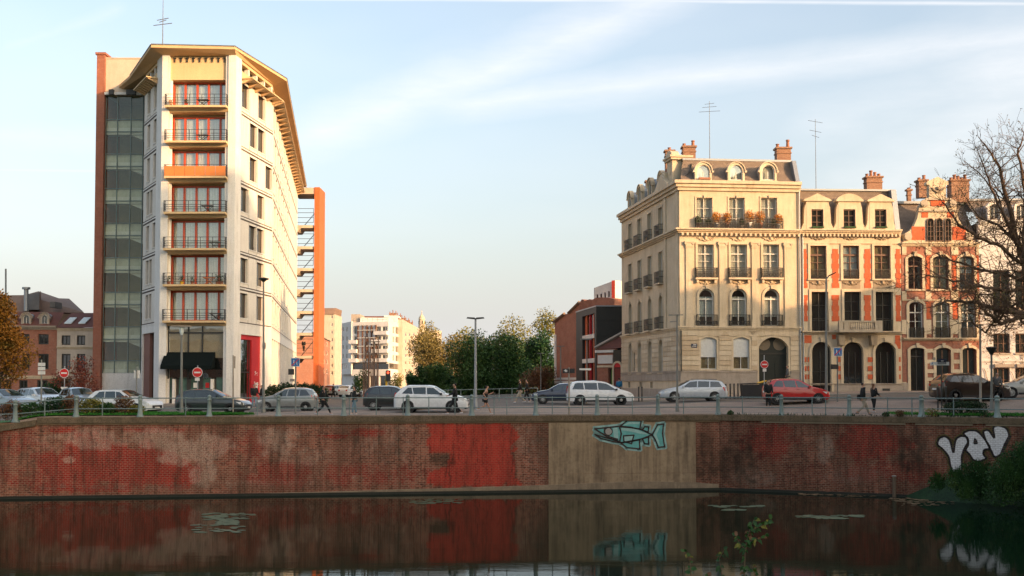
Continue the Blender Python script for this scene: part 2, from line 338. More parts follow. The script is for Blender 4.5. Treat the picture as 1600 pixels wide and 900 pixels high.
# ================================================================== THE SETTING: ground, water, quay wall
mb = MB()
xs = list(np.arange(-70, 62.1, 1.0)); ds = list(np.arange(.5, 29, .5)) + [ 32, 45, 70, 120, 220, 450, 1200, 4000]
xs = [-4000, -1500, -600, -250, -120] + xs + [120, 250, 600, 1500, 4000]
for i, x in enumerate(xs):
    xx = max(-70, min(62, x))
    for d in ds: mb.v.append((x, Yw(xx) + d, g(xx, Yw(xx) + d) - .0))
n = len(ds)
for i in range(len(xs) - 1):
    for j in range(n - 1): mb.f.append([i * n + j, (i + 1) * n + j, (i + 1) * n + j + 1, i * n + j + 1])
struct('ground', mb, MT['asphalt'], True)
def strip(name, mat, x0, x1, f0, f1, dz, kerb=False, step=1.0, rows=16):
    mb = MB(); X = np.arange(x0, x1 + .01, step); 
    for x in X:
        a, b = f0(x), f1(x)
        for r in range(rows + 1): y = a + (b - a) * r / rows; mb.v.append((x, y, g(x, y) + dz))
        mb.v.append((x, a, g(x, a) - .3)); mb.v.append((x, b, g(x, b) - .3))
    m = rows + 3
    for i in range(len(X) - 1):
        o = i * m
        for r in range(rows): mb.f.append([o + r, o + m + r, o + m + r + 1, o + r + 1])
        mb.f.append([o + rows + 1, o + m + rows + 1, o + m, o]); mb.f.append([o + rows, o + m + rows, o + m + rows + 2, o + rows + 2])
    return struct(name, mb, mat, False)
strip('pavement', MT['pave'], -27, 60, lambda x: Yw(x) + .5, lambda x: Yw(x) + 3.1, .06)
strip('pavement_kerb', MT['kerb'], -27, 60, lambda x: Yw(x) + 3.1, lambda x: Yw(x) + 3.28, .075)
strip('street_pavement', MT['pave'], 9, 60, lambda x: 76.4 - max(0, x - 14) * .12, lambda x: 86.0, .12)
strip('street_kerb', MT['kerb'], 9, 60, lambda x: 76.2 - max(0, x - 14) * .12, lambda x: 76.4 - max(0, x - 14) * .12, .125)
strip('tower_pavement', MT['pave'], -46, -17, lambda x: 83.5, lambda x: 92, .10)
strip('tower_kerb', MT['kerb'], -46, -17, lambda x: 83.3, lambda x: 83.5, .115)
strip('sett_road', MT['pave'], -24, 52, lambda x: Yw(x) + 3.3, lambda x: Yw(x) + 9.5, .016)
def verge(name, poly, dz=.03):
    # grass sheet on the ground, its outline given as x -> (near, far)
    mb = MB(); X = np.linspace(poly[0], poly[1], 40)
    for x in X:
        a, b = poly[2](x), poly[3](x)
        for r in range(4): y = a + (b - a) * r / 3; mb.v.append((x, y, g(x, y) + dz))
    for i in range(39):
        for r in range(3): o = i * 4 + r; mb.f.append([o, o + 4, o + 5, o + 1])
    return struct(name, mb, MT['grass'], True)
verge('grass_verge', (-27.5, -14.5, lambda x: Yw(x) + .55, lambda x: Yw(x) + .6 + 2.4 * sm((-14.5 - x) / 5) + .9 * sm((-14.5 - x) / 1)), .12)
verge('grass_verge', (21.6, 40, lambda x: Yw(x) + .9 + 1.2 * (1 - sm((x - 21.6) / 6)), lambda x: Yw(x) + 1.2 + 2.2 * sm((x - 21.6) / 4)), .12)
verge('grass_verge', (-34, -27.9, lambda x: Yw(x) + .5, lambda x: Yw(x) + 3.5), .05)
# blades
def blades(name, x0, x1, f0, f1, n, h, dz=.1, mat='grass'):
    mb = MB()
    for _ in range(n):
        x = rnd.uniform(x0, x1); y = rnd.uniform(f0(x), f1(x)); z = g(x, y) + dz; a = rnd.uniform(0, 6.28); hh = h * rnd.uniform(.5, 1.3); w = hh * .22
        c, s_ = math.cos(a) * w, math.sin(a) * w
        mb.poly([(x - c, y - s_, z), (x + c, y + s_, z), (x + rnd.uniform(-.5, .5) * hh, y + rnd.uniform(-.5, .5) * hh, z + hh)])
    return mb.build(name, MT[mat], None, False, 'stuff')
tag(blades('grass', -27.4, -14.6, lambda x: Yw(x) + .55, lambda x: Yw(x) + 3 * sm((-14.3 - x) / 5) + .9, 9000, .13), 'short green grass along the quay in front of the tower', 'grass')
tag(blades('grass', 21.8, 40, lambda x: Yw(x) + 1, lambda x: Yw(x) + 3.2, 9000, .13), 'short green grass on the quay in front of the brown car', 'grass')
tag(blades('weeds', 12, 40, lambda x: Yw(x) + .1, lambda x: Yw(x) + .5, 420, .14, .03, 'leafhedge'), 'ragged weeds growing along the quay coping', 'grass')
# water
mb = MB(); mb.poly([(-400, -60, WATER), (400, -60, WATER), (400, 75, WATER), (-400, 75, WATER)])
m, t, b = newmat('canal_water'); b.inputs['Base Color'].default_value = (.003, .012, .006, 1); b.inputs['Roughness'].default_value = .02; b.inputs['IOR'].default_value = 1.33; b.inputs['Specular IOR Level'].default_value = .2
nn = _noise(t, 1.0, 5, .6, (.7, 3.5, 1)); nb = _noise(t, 1.0, 3, .5, (.12, .5, 1)); hh = M2(t, 'ADD', M2(t, 'MULTIPLY', nn.outputs[0], .25), nb.outputs[0]); _bump(t, b, hh, .18, .035)
struct('water', mb, m)
# near bank under and behind the camera
mb = MB()
prof = [(-400, .2), (-20, .2), (3, .15), (6, -.7), (10, -2.4), (15, -4.0), (19, -4.8)]
for x in (-400, 400):
    for y, z in prof: mb.v.append((x, y, z))
for i in range(len(prof) - 1): mb.f.append([i, i + 7, i + 8, i + 1])
struct('near_bank', mb, MT['grass'])
# quay wall: fine sheet whose colour attribute holds paint, bloom and damp
def lum(p, s, o=0): return noise.fractal(Vector((p[0] * s + o, p[1] * s, p[2] * s + o * .7)), 1, 2, 5) * .5 + .5
def wallmask(px, py, nz):
    nx, nw = nz
    def blob(cx, cy, rx, ry, k=1.0): d = ((px - cx) / rx) ** 2 + ((py - cy) / ry) ** 2; return k * max(0, min(1, 1.35 - d + (nx - .5) * 2.6))
    R = max(blob(150, 715, 100, 42), blob(240, 735, 75, 30), blob(60, 745, 110, 24, .5), blob(125, 762, 95, 10, .8), blob(430, 740, 70, 26, .55), blob(380, 700, 60, 30, .45), blob(575, 742, 90, 24, .5), blob(230, 672, 90, 5, .7), blob(95, 672, 30, 7, .8), blob(520, 681, 30, 4, .9), blob(575, 676, 28, 8, .7), blob(1365, 688, 62, 28, .95), blob(1215, 690, 60, 34, .8), blob(1400, 738, 80, 20, .6), blob(20, 690, 60, 30, .5), blob(1270, 740, 60, 25, .4))
    Wt = max(blob(190, 685, 160, 18, .75), blob(310, 700, 60, 24, .8), blob(280, 715, 30, 14, .8), blob(440, 690, 40, 26, .7), blob(470, 710, 60, 20, .5), blob(90, 700, 30, 10, .6), blob(600, 700, 60, 30, .42), blob(320, 740, 22, 25, .7), blob(835, 700, 25, 40, .4), blob(700, 668, 500, 4, .4), blob(650, 690, 30, 30, .3), blob(108, 718, 12, 6, .9), blob(555, 746, 6, 6, 1), blob(1285, 700, 18, 26, .95), blob(1170, 745, 40, 18, .7), blob(1330, 742, 90, 14, .6), blob(1440, 690, 24, 30, .5), blob(215, 760, 220, 7, .45), blob(690, 715, 14, 14, .3), blob(420, 755, 120, 10, .4))
    D = max(blob(340, 760, 500, 4, .3), blob(1150, 720, 42, 60, .95), blob(1200, 672, 9, 20, .8), blob(1420, 700, 24, 44, .95), blob(1310, 680, 14, 26, .7), blob(690, 716, 20, 12, .8), blob(545, 676, 30, 14, .6), blob(845, 690, 16, 50, .6), blob(1300, 765, 500, 12, .6), blob(1105, 720, 20, 60, .8), blob(1230, 680, 8, 20, .5), blob(345, 665, 10, 16, .6))
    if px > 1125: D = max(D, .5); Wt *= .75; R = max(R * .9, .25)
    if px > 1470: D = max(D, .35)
    pr = 0
    if 655 < px < 830 and 650 < py < 770:
        L = 669 + (nw - .5) * 12; Rr = np.interp(py, [660, 685, 708, 730, 762], [799, 806, 800, 808, 817]) + (nx - .5) * 12 + (nw - .5) * 14
        if 706 < py < 735: L = np.interp(py, [706, 708, 728, 735], [669, 702, 700, 676])
        T = 661 + (nw - .5) * 5; Bt = 759 + (nw - .5) * 10
        if L < px < Rr and T < py < Bt: pr = 1
    return R, Wt, D, pr
def quaywall(Fc, u0, u1, name, step=.13):
    mb = MB(); U = np.arange(u0, u1 + step, step); Z = np.linspace(-4.7, -.26, int(4.44 / step)); nu, nz = len(U), len(Z); cols = []
    for u in U:
        for z in Z:
            p = Fc.P(u, 0, z); mb.v.append(tuple(p)); dz = p.z - CZ; px = 800 + F * p.x / p.y; py = HPY - F * dz / p.y
            nx = lum(p, .55); nw = lum(p, 2.2, 9); R, Wt, D, pr = wallmask(px, py, (nx * .6 + nw * .4, nw))
            cols += [R, Wt, D, pr]
    for i in range(nu - 1):
        for j in range(nz - 1): mb.f.append([i * nz + j, (i + 1) * nz + j, (i + 1) * nz + j + 1, i * nz + j + 1])
    o = mb.build(name, None, None, False, 'structure')
    a = o.data.color_attributes.new('wear', 'FLOAT_COLOR', 'POINT'); a.data.foreach_set('color', np.array(cols, np.float32)); return o
m, t, b = newmat('quay_brick'); MT['quay'] = m
uv = N(t, 'ShaderNodeUVMap'); br = N(t, 'ShaderNodeTexBrick'); link(t, uv, 0, br, 'Vector')
for k, v in {'Scale': 1, 'Brick Width': .25, 'Row Height': .1, 'Mortar Size': .016, 'Mortar Smooth': .3, 'Bias': .0}.items(): br.inputs[k].default_value = v
br.inputs['Color1'].default_value = (.14, .038, .026, 1); br.inputs['Color2'].default_value = (.42, .135, .08, 1); br.inputs['Mortar'].default_value = (.36, .23, .15, 1)
at_ = N(t, 'ShaderNodeVertexColor', layer_name='wear'); sep = N(t, 'ShaderNodeSeparateColor'); link(t, at_, 0, sep, 0)
gr = _noise(t, 9, 6, .75).outputs[0]; gr2 = _noise(t, 2.4, 6, .7).outputs[0]; gr3 = _noise(t, .35, 5, .6).outputs[0]
inv = M2(t, 'SUBTRACT', 1.0, br.outputs['Fac'])
c = _mix(t, _ramp(t, gr3, .4, .65), br.outputs[0], _mix(t, inv, (.30, .19, .12, 1), (.22, .075, .048, 1)))
ragged = M2(t, 'ADD', M2(t, 'MULTIPLY', M2(t, 'SUBTRACT', gr, .5), 1.5), M2(t, 'MULTIPLY', M2(t, 'SUBTRACT', gr2, .5), 1.3))
kR = M2(t, 'MULTIPLY', _ramp(t, M2(t, 'ADD', M2(t, 'MULTIPLY', sep.outputs[0], 1.25), ragged), .38, .78), M2(t, 'ADD', M2(t, 'MULTIPLY', inv, .7), .3), True)
c = _mix(t, M2(t, 'MULTIPLY', kR, .95), c, _mix(t, _ramp(t, gr2, .35, .65), (.44, .025, .016, 1), (.26, .022, .016, 1)))
kW = _ramp(t, M2(t, 'ADD', M2(t, 'MULTIPLY', sep.outputs[1], 1.2), M2(t, 'MULTIPLY', ragged, 1.0)), .42, .85)
c = _mix(t, M2(t, 'MULTIPLY', M2(t, 'MULTIPLY', kW, _ramp(t, _noise(t, 22, 4, .8).outputs[0], .38, .62)), .75), c, (.64, .47, .35, 1))
kp = M2(t, 'MULTIPLY', at_.outputs[1], M2(t, 'ADD', M2(t, 'MULTIPLY', inv, .35), .65))
c = _mix(t, kp, c, _mix(t, _ramp(t, gr2, .3, .7), (.58, .06, .035, 1), (.40, .03, .02, 1)))
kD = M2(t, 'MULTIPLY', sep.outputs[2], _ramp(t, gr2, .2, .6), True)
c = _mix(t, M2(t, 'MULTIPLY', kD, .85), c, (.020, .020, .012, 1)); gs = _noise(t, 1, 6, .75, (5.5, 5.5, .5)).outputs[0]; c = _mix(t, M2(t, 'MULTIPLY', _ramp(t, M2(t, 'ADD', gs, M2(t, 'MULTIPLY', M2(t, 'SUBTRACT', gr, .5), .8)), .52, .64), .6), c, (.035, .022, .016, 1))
ug = _noise(t, 1, 7, .7, (1.6, 1.6, .25)).outputs[0]; c = _mix(t, M2(t, 'MULTIPLY', _ramp(t, ug, .46, .72), .75), c, (.045, .032, .02, 1))
t.links.new(c, b.inputs['Base Color']); b.inputs['Roughness'].default_value = .9; b.inputs['Specular IOR Level'].default_value = .2
_bump(t, b, M2(t, 'ADD', inv, M2(t, 'MULTIPLY', gr, .5)), .6, .012)
q = quaywall(FL, 0, FL.L, 'quay_wall'); q.data.materials.append(m)
q2 = quaywall(FR, 0, FR.L, 'quay_wall'); q2.data.materials.append(m)
# concrete repair panel with rain streaks
m, t, b = newmat('repair_concrete'); s1 = _noise(t, 1, 7, .7, (2.6, 2.6, .16)).outputs[0]; s2 = _noise(t, .8, 6, .65).outputs[0]; s3 = _noise(t, 6, 5, .7).outputs[0]
c = _mix(t, _ramp(t, s1, .38, .66), (.38, .265, .155, 1), (.15, .10, .06, 1)); c = _mix(t, M2(t, 'MULTIPLY', _ramp(t, s2, .45, .7), .7), c, (.46, .33, .20, 1)); c = _mix(t, M2(t, 'MULTIPLY', _ramp(t, s3, .5, .8), .5), c, (.10, .07, .04, 1))
t.links.new(c, b.inputs['Base Color']); b.inputs['Roughness'].default_value = .9; _bump(t, b, s3, .4, .02); MT['repair'] = m
ua, ub = FL.u(857, 700), FL.u(1087, 700); uc = (ua + ub) / 2
x_ = MB()
cuts = [ua, FL.u(942, 700), FL.u(981, 700), ub]
for k in range(3): 
    for (z0, z1) in ((-4.7, FL.z(740, 960)), (FL.z(740, 960) + .012, -.36)): x_.fb(FL, cuts[k] + .01, cuts[k + 1], z0, z1, -.1, .035 + .004 * ((k * 7) % 3))
o = x_.build('repair_panel', m, q)
pts = [(0, 779), (230, 776), (520, 768), (660, 764), (800, 760), (1000, 752), (1085, 754), (1122, 757)]
mb = MB()
for (a, ya), (b_, yb) in zip(pts[:-1], pts[1:]):
    u0, z0 = FL.uv(a, ya); u1, z1 = FL.uv(b_, yb)
    P = FL.P; zb = -4.9
    mb.hexa([P(u0, .11, zb), P(u1, .11, zb), P(u1, -.05, zb), P(u0, -.05, zb), P(u0, .10, max(z0, zb + .1)), P(u1, .10, max(z1, zb + .1)), P(u1, -.05, max(z1, zb + .1) + .02), P(u0, -.05, max(z0, zb + .1) + .02)])
m2 = pbr('footing_mortar', (.34, .25, .16), .9, col2=(.20, .145, .095), scale=1.5, grime=.7, gcol=(.02, .02, .015)); mb.build('footing', m2, q)
mb = MB(); 
for Fc in (FL, FR): mb.fb(Fc, 0, Fc.L, -4.9, -4.24, -.05, .13)
mb.build('tide_band', pbr('wet_algae', (.016, .018, .011), .6, col2=(.03, .028, .018), scale=2), q)
# coping stones
def copings(Fc, u0, u1, par, zt=0.0, slope=None):
    u = u0
    while u < u1:
        w = min(rnd.uniform(1.3, 2.1), u1 - u); m_ = MB(); dz = rnd.uniform(-.012, .012)
        a, b_ = (slope(u), slope(u + w)) if slope else (0, 0); P = Fc.P; o1 = .09 + rnd.uniform(0, .02)
        z0 = zt - .32
        m_.hexa([P(u + .008, o1, z0 + a), P(u + w, o1, z0 + b_), P(u + w, -.5, z0 + b_), P(u + .008, -.5, z0 + a), P(u + .008, o1 - .03, zt + dz + a), P(u + w, o1 - .03, zt + dz + b_), P(u + w, -.5, zt + dz + b_), P(u + .008, -.5, zt + dz + a)])
        m_.build('coping_stone', MT['coping'], par); u += w
uL = FL.u(58, 660)
copings(FL, uL, FL.L, q, .02)
copings(FL, FL.u(0, 665) - 6, uL - .05, q, -.12, lambda u: -.42 * sm((uL - u) / 2.6))
copings(FR, 0, FR.u(1600, 650) + 6, q2, .02)
mb = MB()
for x0, x1 in ((1190, 1415), (1430, 1520), (1540, 1600)): mb.fb(FR, FR.u(x0, 660), FR.u(x1, 660), FR.z(663.5, 1400), -.30, -.02, .05)
mb.build('bed_joint', pbr('pale_mortar', (.30, .23, .15), .9), q2)
mb = MB(); mb.fb(FL, 0, FL.L, -.40, -.30, -.02, .045); mb.build('bed_joint', pbr('tan_mortar', (.26, .17, .10), .9, col2=(.13, .09, .05), grime=.6), q)
# ---- graffiti, flat paint a few mm proud of the wall
def ribbon(mb, Fc, pts, w, o, closed=True):
    P2 = [Vector(Fc.uv(*p)) for p in pts]; n = len(P2)
    for i in range(n if closed else n - 1):
        a, b_ = P2[i], P2[(i + 1) % n]; d = (b_ - a)
        if d.length < 1e-5: continue
        d.normalize(); nn_ = Vector((-d.y, d.x)) * w / 2; a2, b2 = a - d * w * .35, b_ + d * w * .35
        mb.poly([Fc.P(*(a2 - nn_)[:1], o, (a2 - nn_)[1]), Fc.P((b2 - nn_)[0], o, (b2 - nn_)[1]), Fc.P((b2 + nn_)[0], o, (b2 + nn_)[1]), Fc.P((a2 + nn_)[0], o, (a2 + nn_)[1])])
def fill(mb, Fc, pts, o):
    from mathutils.geometry import tessellate_polygon
    P2 = [Fc.uv(*p) for p in pts]
    for tri in tessellate_polygon([[Vector((u, z, 0)) for u, z in P2]]):
        tp = [P2[i] for i in tri]
        if (tp[1][0] - tp[0][0]) * (tp[2][1] - tp[0][1]) - (tp[1][1] - tp[0][1]) * (tp[2][0] - tp[0][0]) < 0: tp = tp[::-1]
        mb.poly([Fc.P(u, o, z) for u, z in tp])
def smooth_pts(pts, it=1):
    for _ in range(it):
        q_ = []
        for i in range(len(pts)):
            a, b_ = pts[i], pts[(i + 1) % len(pts)]; q_ += [(a[0] * .8 + b_[0] * .2, a[1] * .8 + b_[1] * .2), (a[0] * .2 + b_[0] * .8, a[1] * .2 + b_[1] * .8)]
        pts = q_
    return pts
def circ(cx, cy, r, n=16, ry=None): return [(cx + r * math.cos(6.2832 * k / n), cy + (ry or r) * math.sin(6.2832 * k / n)) for k in range(n)]
K = lambda L: [(800 + x * .2888, 640 + y * .2889) for x, y in L]
fish = dict(body=K([(447, 104), (510, 97), (580, 90), (640, 95), (700, 108), (756, 136), (700, 158), (640, 170), (592, 178), (540, 160), (500, 138)]), jaw=K([(447, 134), (500, 150), (560, 165), (592, 178), (545, 172), (480, 156)]),
 tail=K([(757, 136), (786, 82), (818, 78), (813, 130), (824, 200), (790, 204), (772, 160)]), dorsal=K([(580, 92), (622, 60), (698, 60), (690, 105), (640, 97)]), belly=K([(588, 180), (620, 205), (690, 212), (688, 163), (640, 172)]), f1=K([(704, 110), (716, 92), (738, 94), (735, 122)]), f2=K([(704, 158), (716, 184), (737, 186), (736, 148)]), pect=K([(602, 142), (658, 138), (645, 184), (604, 172)]))
fr = thing('fish_graffiti', 'teal fish painted with black outline on the beige concrete repair', 'graffiti', FL.P(FL.u(985), .05, -2))
teal = pbr('teal_paint', (.17, .50, .45), .7, col2=(.11, .36, .34), scale=2.5); blackp = plain('black_paint', (.006, .012, .012), .7); pale = pbr('pale_teal_paint', (.38, .60, .54), .7, scale=4)
mb = MB(); [ribbon(mb, FL, p, .30, .049) for k_, p in fish.items() if k_ != 'pect']; mb.build('halo', pale, fr)
mb = MB(); [fill(mb, FL, p, .052 + .001 * i) for i, (k_, p) in enumerate(fish.items()) if k_ != 'pect']; mb.build('fill', teal, fr)
mb = MB(); fill(mb, FL, K([(590, 100), (640, 100), (690, 112), (740, 135), (690, 130), (640, 118), (590, 112)]), .061); fill(mb, FL, K([(600, 85), (632, 66), (690, 66), (685, 78), (640, 78)]), .061); fill(mb, FL, K([(765, 135), (790, 90), (800, 90), (780, 135), (800, 190), (792, 192)]), .061); fill(mb, FL, K([(545, 100), (570, 97), (575, 160), (550, 150)]), .061); fill(mb, FL, fish['pect'], .063); mb.build('highlight', pale, fr)
mb = MB(); [ribbon(mb, FL, p, .085, .066) for p in fish.values()]; ribbon(mb, FL, K([(580, 92), (590, 130), (580, 178)]), .09, .067, False); ribbon(mb, FL, K([(500, 100), (498, 118), (505, 138)]), .08, .067, False); ribbon(mb, FL, K([(447, 104), (480, 125), (520, 145), (570, 160)]), .09, .068, False); fill(mb, FL, K(circ(520, 118, 24)), .069); mb.build('outline', blackp, fr)
mb = MB(); fill(mb, FL, K(circ(521, 118, 18)), .072); mb.build('eye', pbr('grey_paint', (.42, .38, .33), .7), fr)
K2 = lambda L: [(1200 + x * .311, 620 + y * .3111) for x, y in L]
LET = [[(848, 240), (858, 208), (888, 196), (915, 215), (932, 292), (940, 215), (965, 196), (1000, 200), (1008, 225), (985, 262), (972, 300), (975, 350), (970, 388), (925, 382), (915, 340), (908, 298), (878, 262)],
       [(978, 182), (1010, 168), (1050, 170), (1078, 198), (1112, 245), (1115, 262), (1085, 265), (1080, 288), (1100, 310), (1060, 326), (1030, 318), (1012, 288), (990, 268), (1008, 240), (1000, 205)],
       [(1078, 172), (1108, 164), (1140, 215), (1128, 150), (1160, 143), (1200, 158), (1214, 198), (1192, 240), (1172, 290), (1137, 306), (1120, 268), (1095, 222)]]
gt = thing('bubble_letter_graffiti', 'silver white bubble letters with black outline sprayed on brick beside the bushes', 'graffiti', FR.P(FR.u(1525), .05, -2))
mb = MB(); [ribbon(mb, FR, smooth_pts(K2(L), 2), .22, .012) for L in LET]; mb.build('shadow_outline', pbr('ochre_paint', (.20, .15, .05), .8), gt)
def overbrick(m, k=.45):
    t = m.node_tree; b = t.nodes['Principled BSDF']; src = b.inputs['Base Color'].links[0].from_socket; uv = N(t, 'ShaderNodeUVMap'); br = N(t, 'ShaderNodeTexBrick'); link(t, uv, 0, br, 'Vector')
    for kk, v in {'Scale': 1, 'Brick Width': .25, 'Row Height': .1, 'Mortar Size': .016}.items(): br.inputs[kk].default_value = v
    f = M2(t, 'MULTIPLY', M2(t, 'MAXIMUM', br.outputs['Fac'], _ramp(t, _noise(t, 13, 5, .8).outputs[0], .56, .66)), k); t.links.new(_mix(t, f, src, (.16, .07, .05, 1)), b.inputs['Base Color']); return m
overbrick(blackp, .5); overbrick(teal, .12)
wp = pbr('silver_paint', (.84, .82, .80), .6, col2=(.70, .67, .64), scale=3, grime=.35, gcol=(.32, .14, .06))
for i, L in enumerate(LET):
    mb = MB(); fill(mb, FR, smooth_pts(K2(L), 2), .016 + i * .003); lo = mb.build('letter', wp, gt)
mb = MB(); [ribbon(mb, FR, smooth_pts(K2(L), 2), .10, .024) for L in LET]; fill(mb, FR, smooth_pts(K2([(1035, 203), (1050, 215), (1056, 238), (1030, 240)]), 1), .027); ribbon(mb, FR, K2([(1214, 198), (1192, 240), (1172, 290)]), .16, .0255, False); mb.build('outline', blackp, gt)
# mooring post, litter line
mp = thing('mooring_post', 'weathered wooden post standing in the water against the brick quay wall', 'post', (at(1382, 770, 58.2).x, Yw(at(1382, 770, 58.2).x) - .25, WATER))
mb = MB(); p = mp.location; mb.tube((p.x, p.y, -5.5), (p.x, p.y, -3.25), .12, .10, 8); mb.build('timber', pbr('wet_timber', (.16, .11, .07), .8), mp); mb = MB(); mb.tube((p.x, p.y, -3.25), (p.x, p.y, -3.2), .125, .11, 8); mb.build('cap', MT['kerb'], mp)
overbrick(wp, .38)
def floaters(label, rects, n, s, mat):
    mb = MB()
    for _ in range(n):
        x0, y0, x1, y1 = rnd.choice(rects); px, py = rnd.uniform(x0, x1), rnd.uniform(y0, y1); d = pixdir(px, py); t_ = (WATER - CZ) / d.z; p = CO + d * t_
        r = s * rnd.uniform(.5, 1.4); a0 = rnd.uniform(0, 6); z = WATER + .006 + rnd.uniform(0, .01)
        mb.poly([(p.x + r * math.cos(a0 + k * 1.05) * 1.5, p.y + r * math.sin(a0 + k * 1.05), z) for k in range(6)])
    tag(mb.build('floating_leaves', mat, None, False, 'stuff'), label, 'leaves')
pad = pbr('lily_pads', (.13, .16, .09), .5, col2=(.07, .11, .05)); brn = pbr('fallen_leaves', (.26, .17, .09), .8)
floaters('pale green lily pads floating below the red stained brickwork', [(318, 802, 395, 812), (300, 819, 380, 832), (340, 812, 370, 820)], 150, .13, pad)
floaters('thin line of lily pads floating below the dark wall corner', [(1112, 790, 1195, 793), (1132, 796, 1160, 798)], 70, .14, pad)
floaters('pale lily pads floating below the dark red brickwork', [(1245, 805, 1350, 809), (1275, 808, 1320, 811)], 80, .15, pad)
floaters('yellow green weed floating at the foot of the red painted patch', [(640, 780, 720, 787)], 60, .12, pad)
floaters('brown fallen leaves drifting along the foot of the wall', [(1250, 770, 1300, 774), (1310, 772, 1370, 776), (1390, 778, 1450, 784), (1410, 784, 1490, 790)], 220, .09, brn)
# ================================================================== facade helpers
def archtop(u0, u1, zs, rise, n=10):
    """points of an arch from right springing to left springing"""
    c, h = (u0 + u1) / 2, (u1 - u0) / 2
    if rise >= h * .98: return [(c + h * math.cos(math.pi * k / n), zs + rise * math.sin(math.pi * k / n)) for k in range(n + 1)]
    R = (h * h + rise * rise) / (2 * rise); a = math.asin(h / R)
    return [(c + R * math.sin(a - 2 * a * k / n), zs + R * math.cos(a - 2 * a * k / n) - (R - rise)) for k in range(n + 1)]
def outline(u0, u1, z0, z1, rise=0):
    if rise <= 0: return [(u0, z0), (u1, z0), (u1, z1), (u0, z1)]
    return [(u0, z0), (u1, z0)] + archtop(u0, u1, z1 - rise, rise)
def wall(Fc, name, mat, par, u0, u1, z0, z1, ops=(), thick=.3, o=0.0, kind=None, top=True):
    """ops: (u0,z0,u1,z1,rise)"""
    mb = MB(); ops = [(*q, 0) if len(q) == 4 else q for q in ops]; P = Fc.P
    us = sorted({u0, u1} | {v for q in ops for v in (q[0], q[2]) if u0 < v < u1}); zs = sorted({z0, z1} | {v for q in ops for v in (q[1], q[3]) if z0 < v < z1})
    for a, b in zip(us[:-1], us[1:]):
        for c, d in zip(zs[:-1], zs[1:]):
            um, zm = (a + b) / 2, (c + d) / 2
            if any(q[0] < um < q[2] and q[1] < zm < q[3] for q in ops): continue
            mb.poly([P(a, o, c), P(b, o, c), P(b, o, d), P(a, o, d)])
    for q in ops:
        a, c, b, d, r = q; L = outline(a, b, c, d, r); n = len(L)
        for k in range(n):
            p, s = L[k], L[(k + 1) % n]; mb.poly([P(p[0], o, p[1]), P(p[0], o - thick, p[1]), P(s[0], o - thick, s[1]), P(s[0], o, s[1])])
        if r > 0:
            A = archtop(a, b, d - r, r); m = len(A) // 2
            for k in range(m): mb.poly([P(b, o, d), P(A[k + 1][0], o, A[k + 1][1]), P(A[k][0], o, A[k][1])])
            for k in range(m, len(A) - 1): mb.poly([P(a, o, d), P(A[k + 1][0], o, A[k + 1][1]), P(A[k][0], o, A[k][1])])
            c_ = A[m]; mb.poly([P(b, o, d), P(a, o, d), P(c_[0], o, c_[1])]) if c_[1] < d - 1e-4 else None
    mb.poly([P(u0, o, z0), P(u0, o, z1), P(u0, o - thick, z1), P(u0, o - thick, z0)]); mb.poly([P(u1, o, z0), P(u1, o - thick, z0), P(u1, o - thick, z1), P(u1, o, z1)])
    if top: mb.poly([P(u0, o, z1), P(u1, o, z1), P(u1, o - thick, z1), P(u0, o - thick, z1)])
    return mb.build(name, mat, par, False, kind)
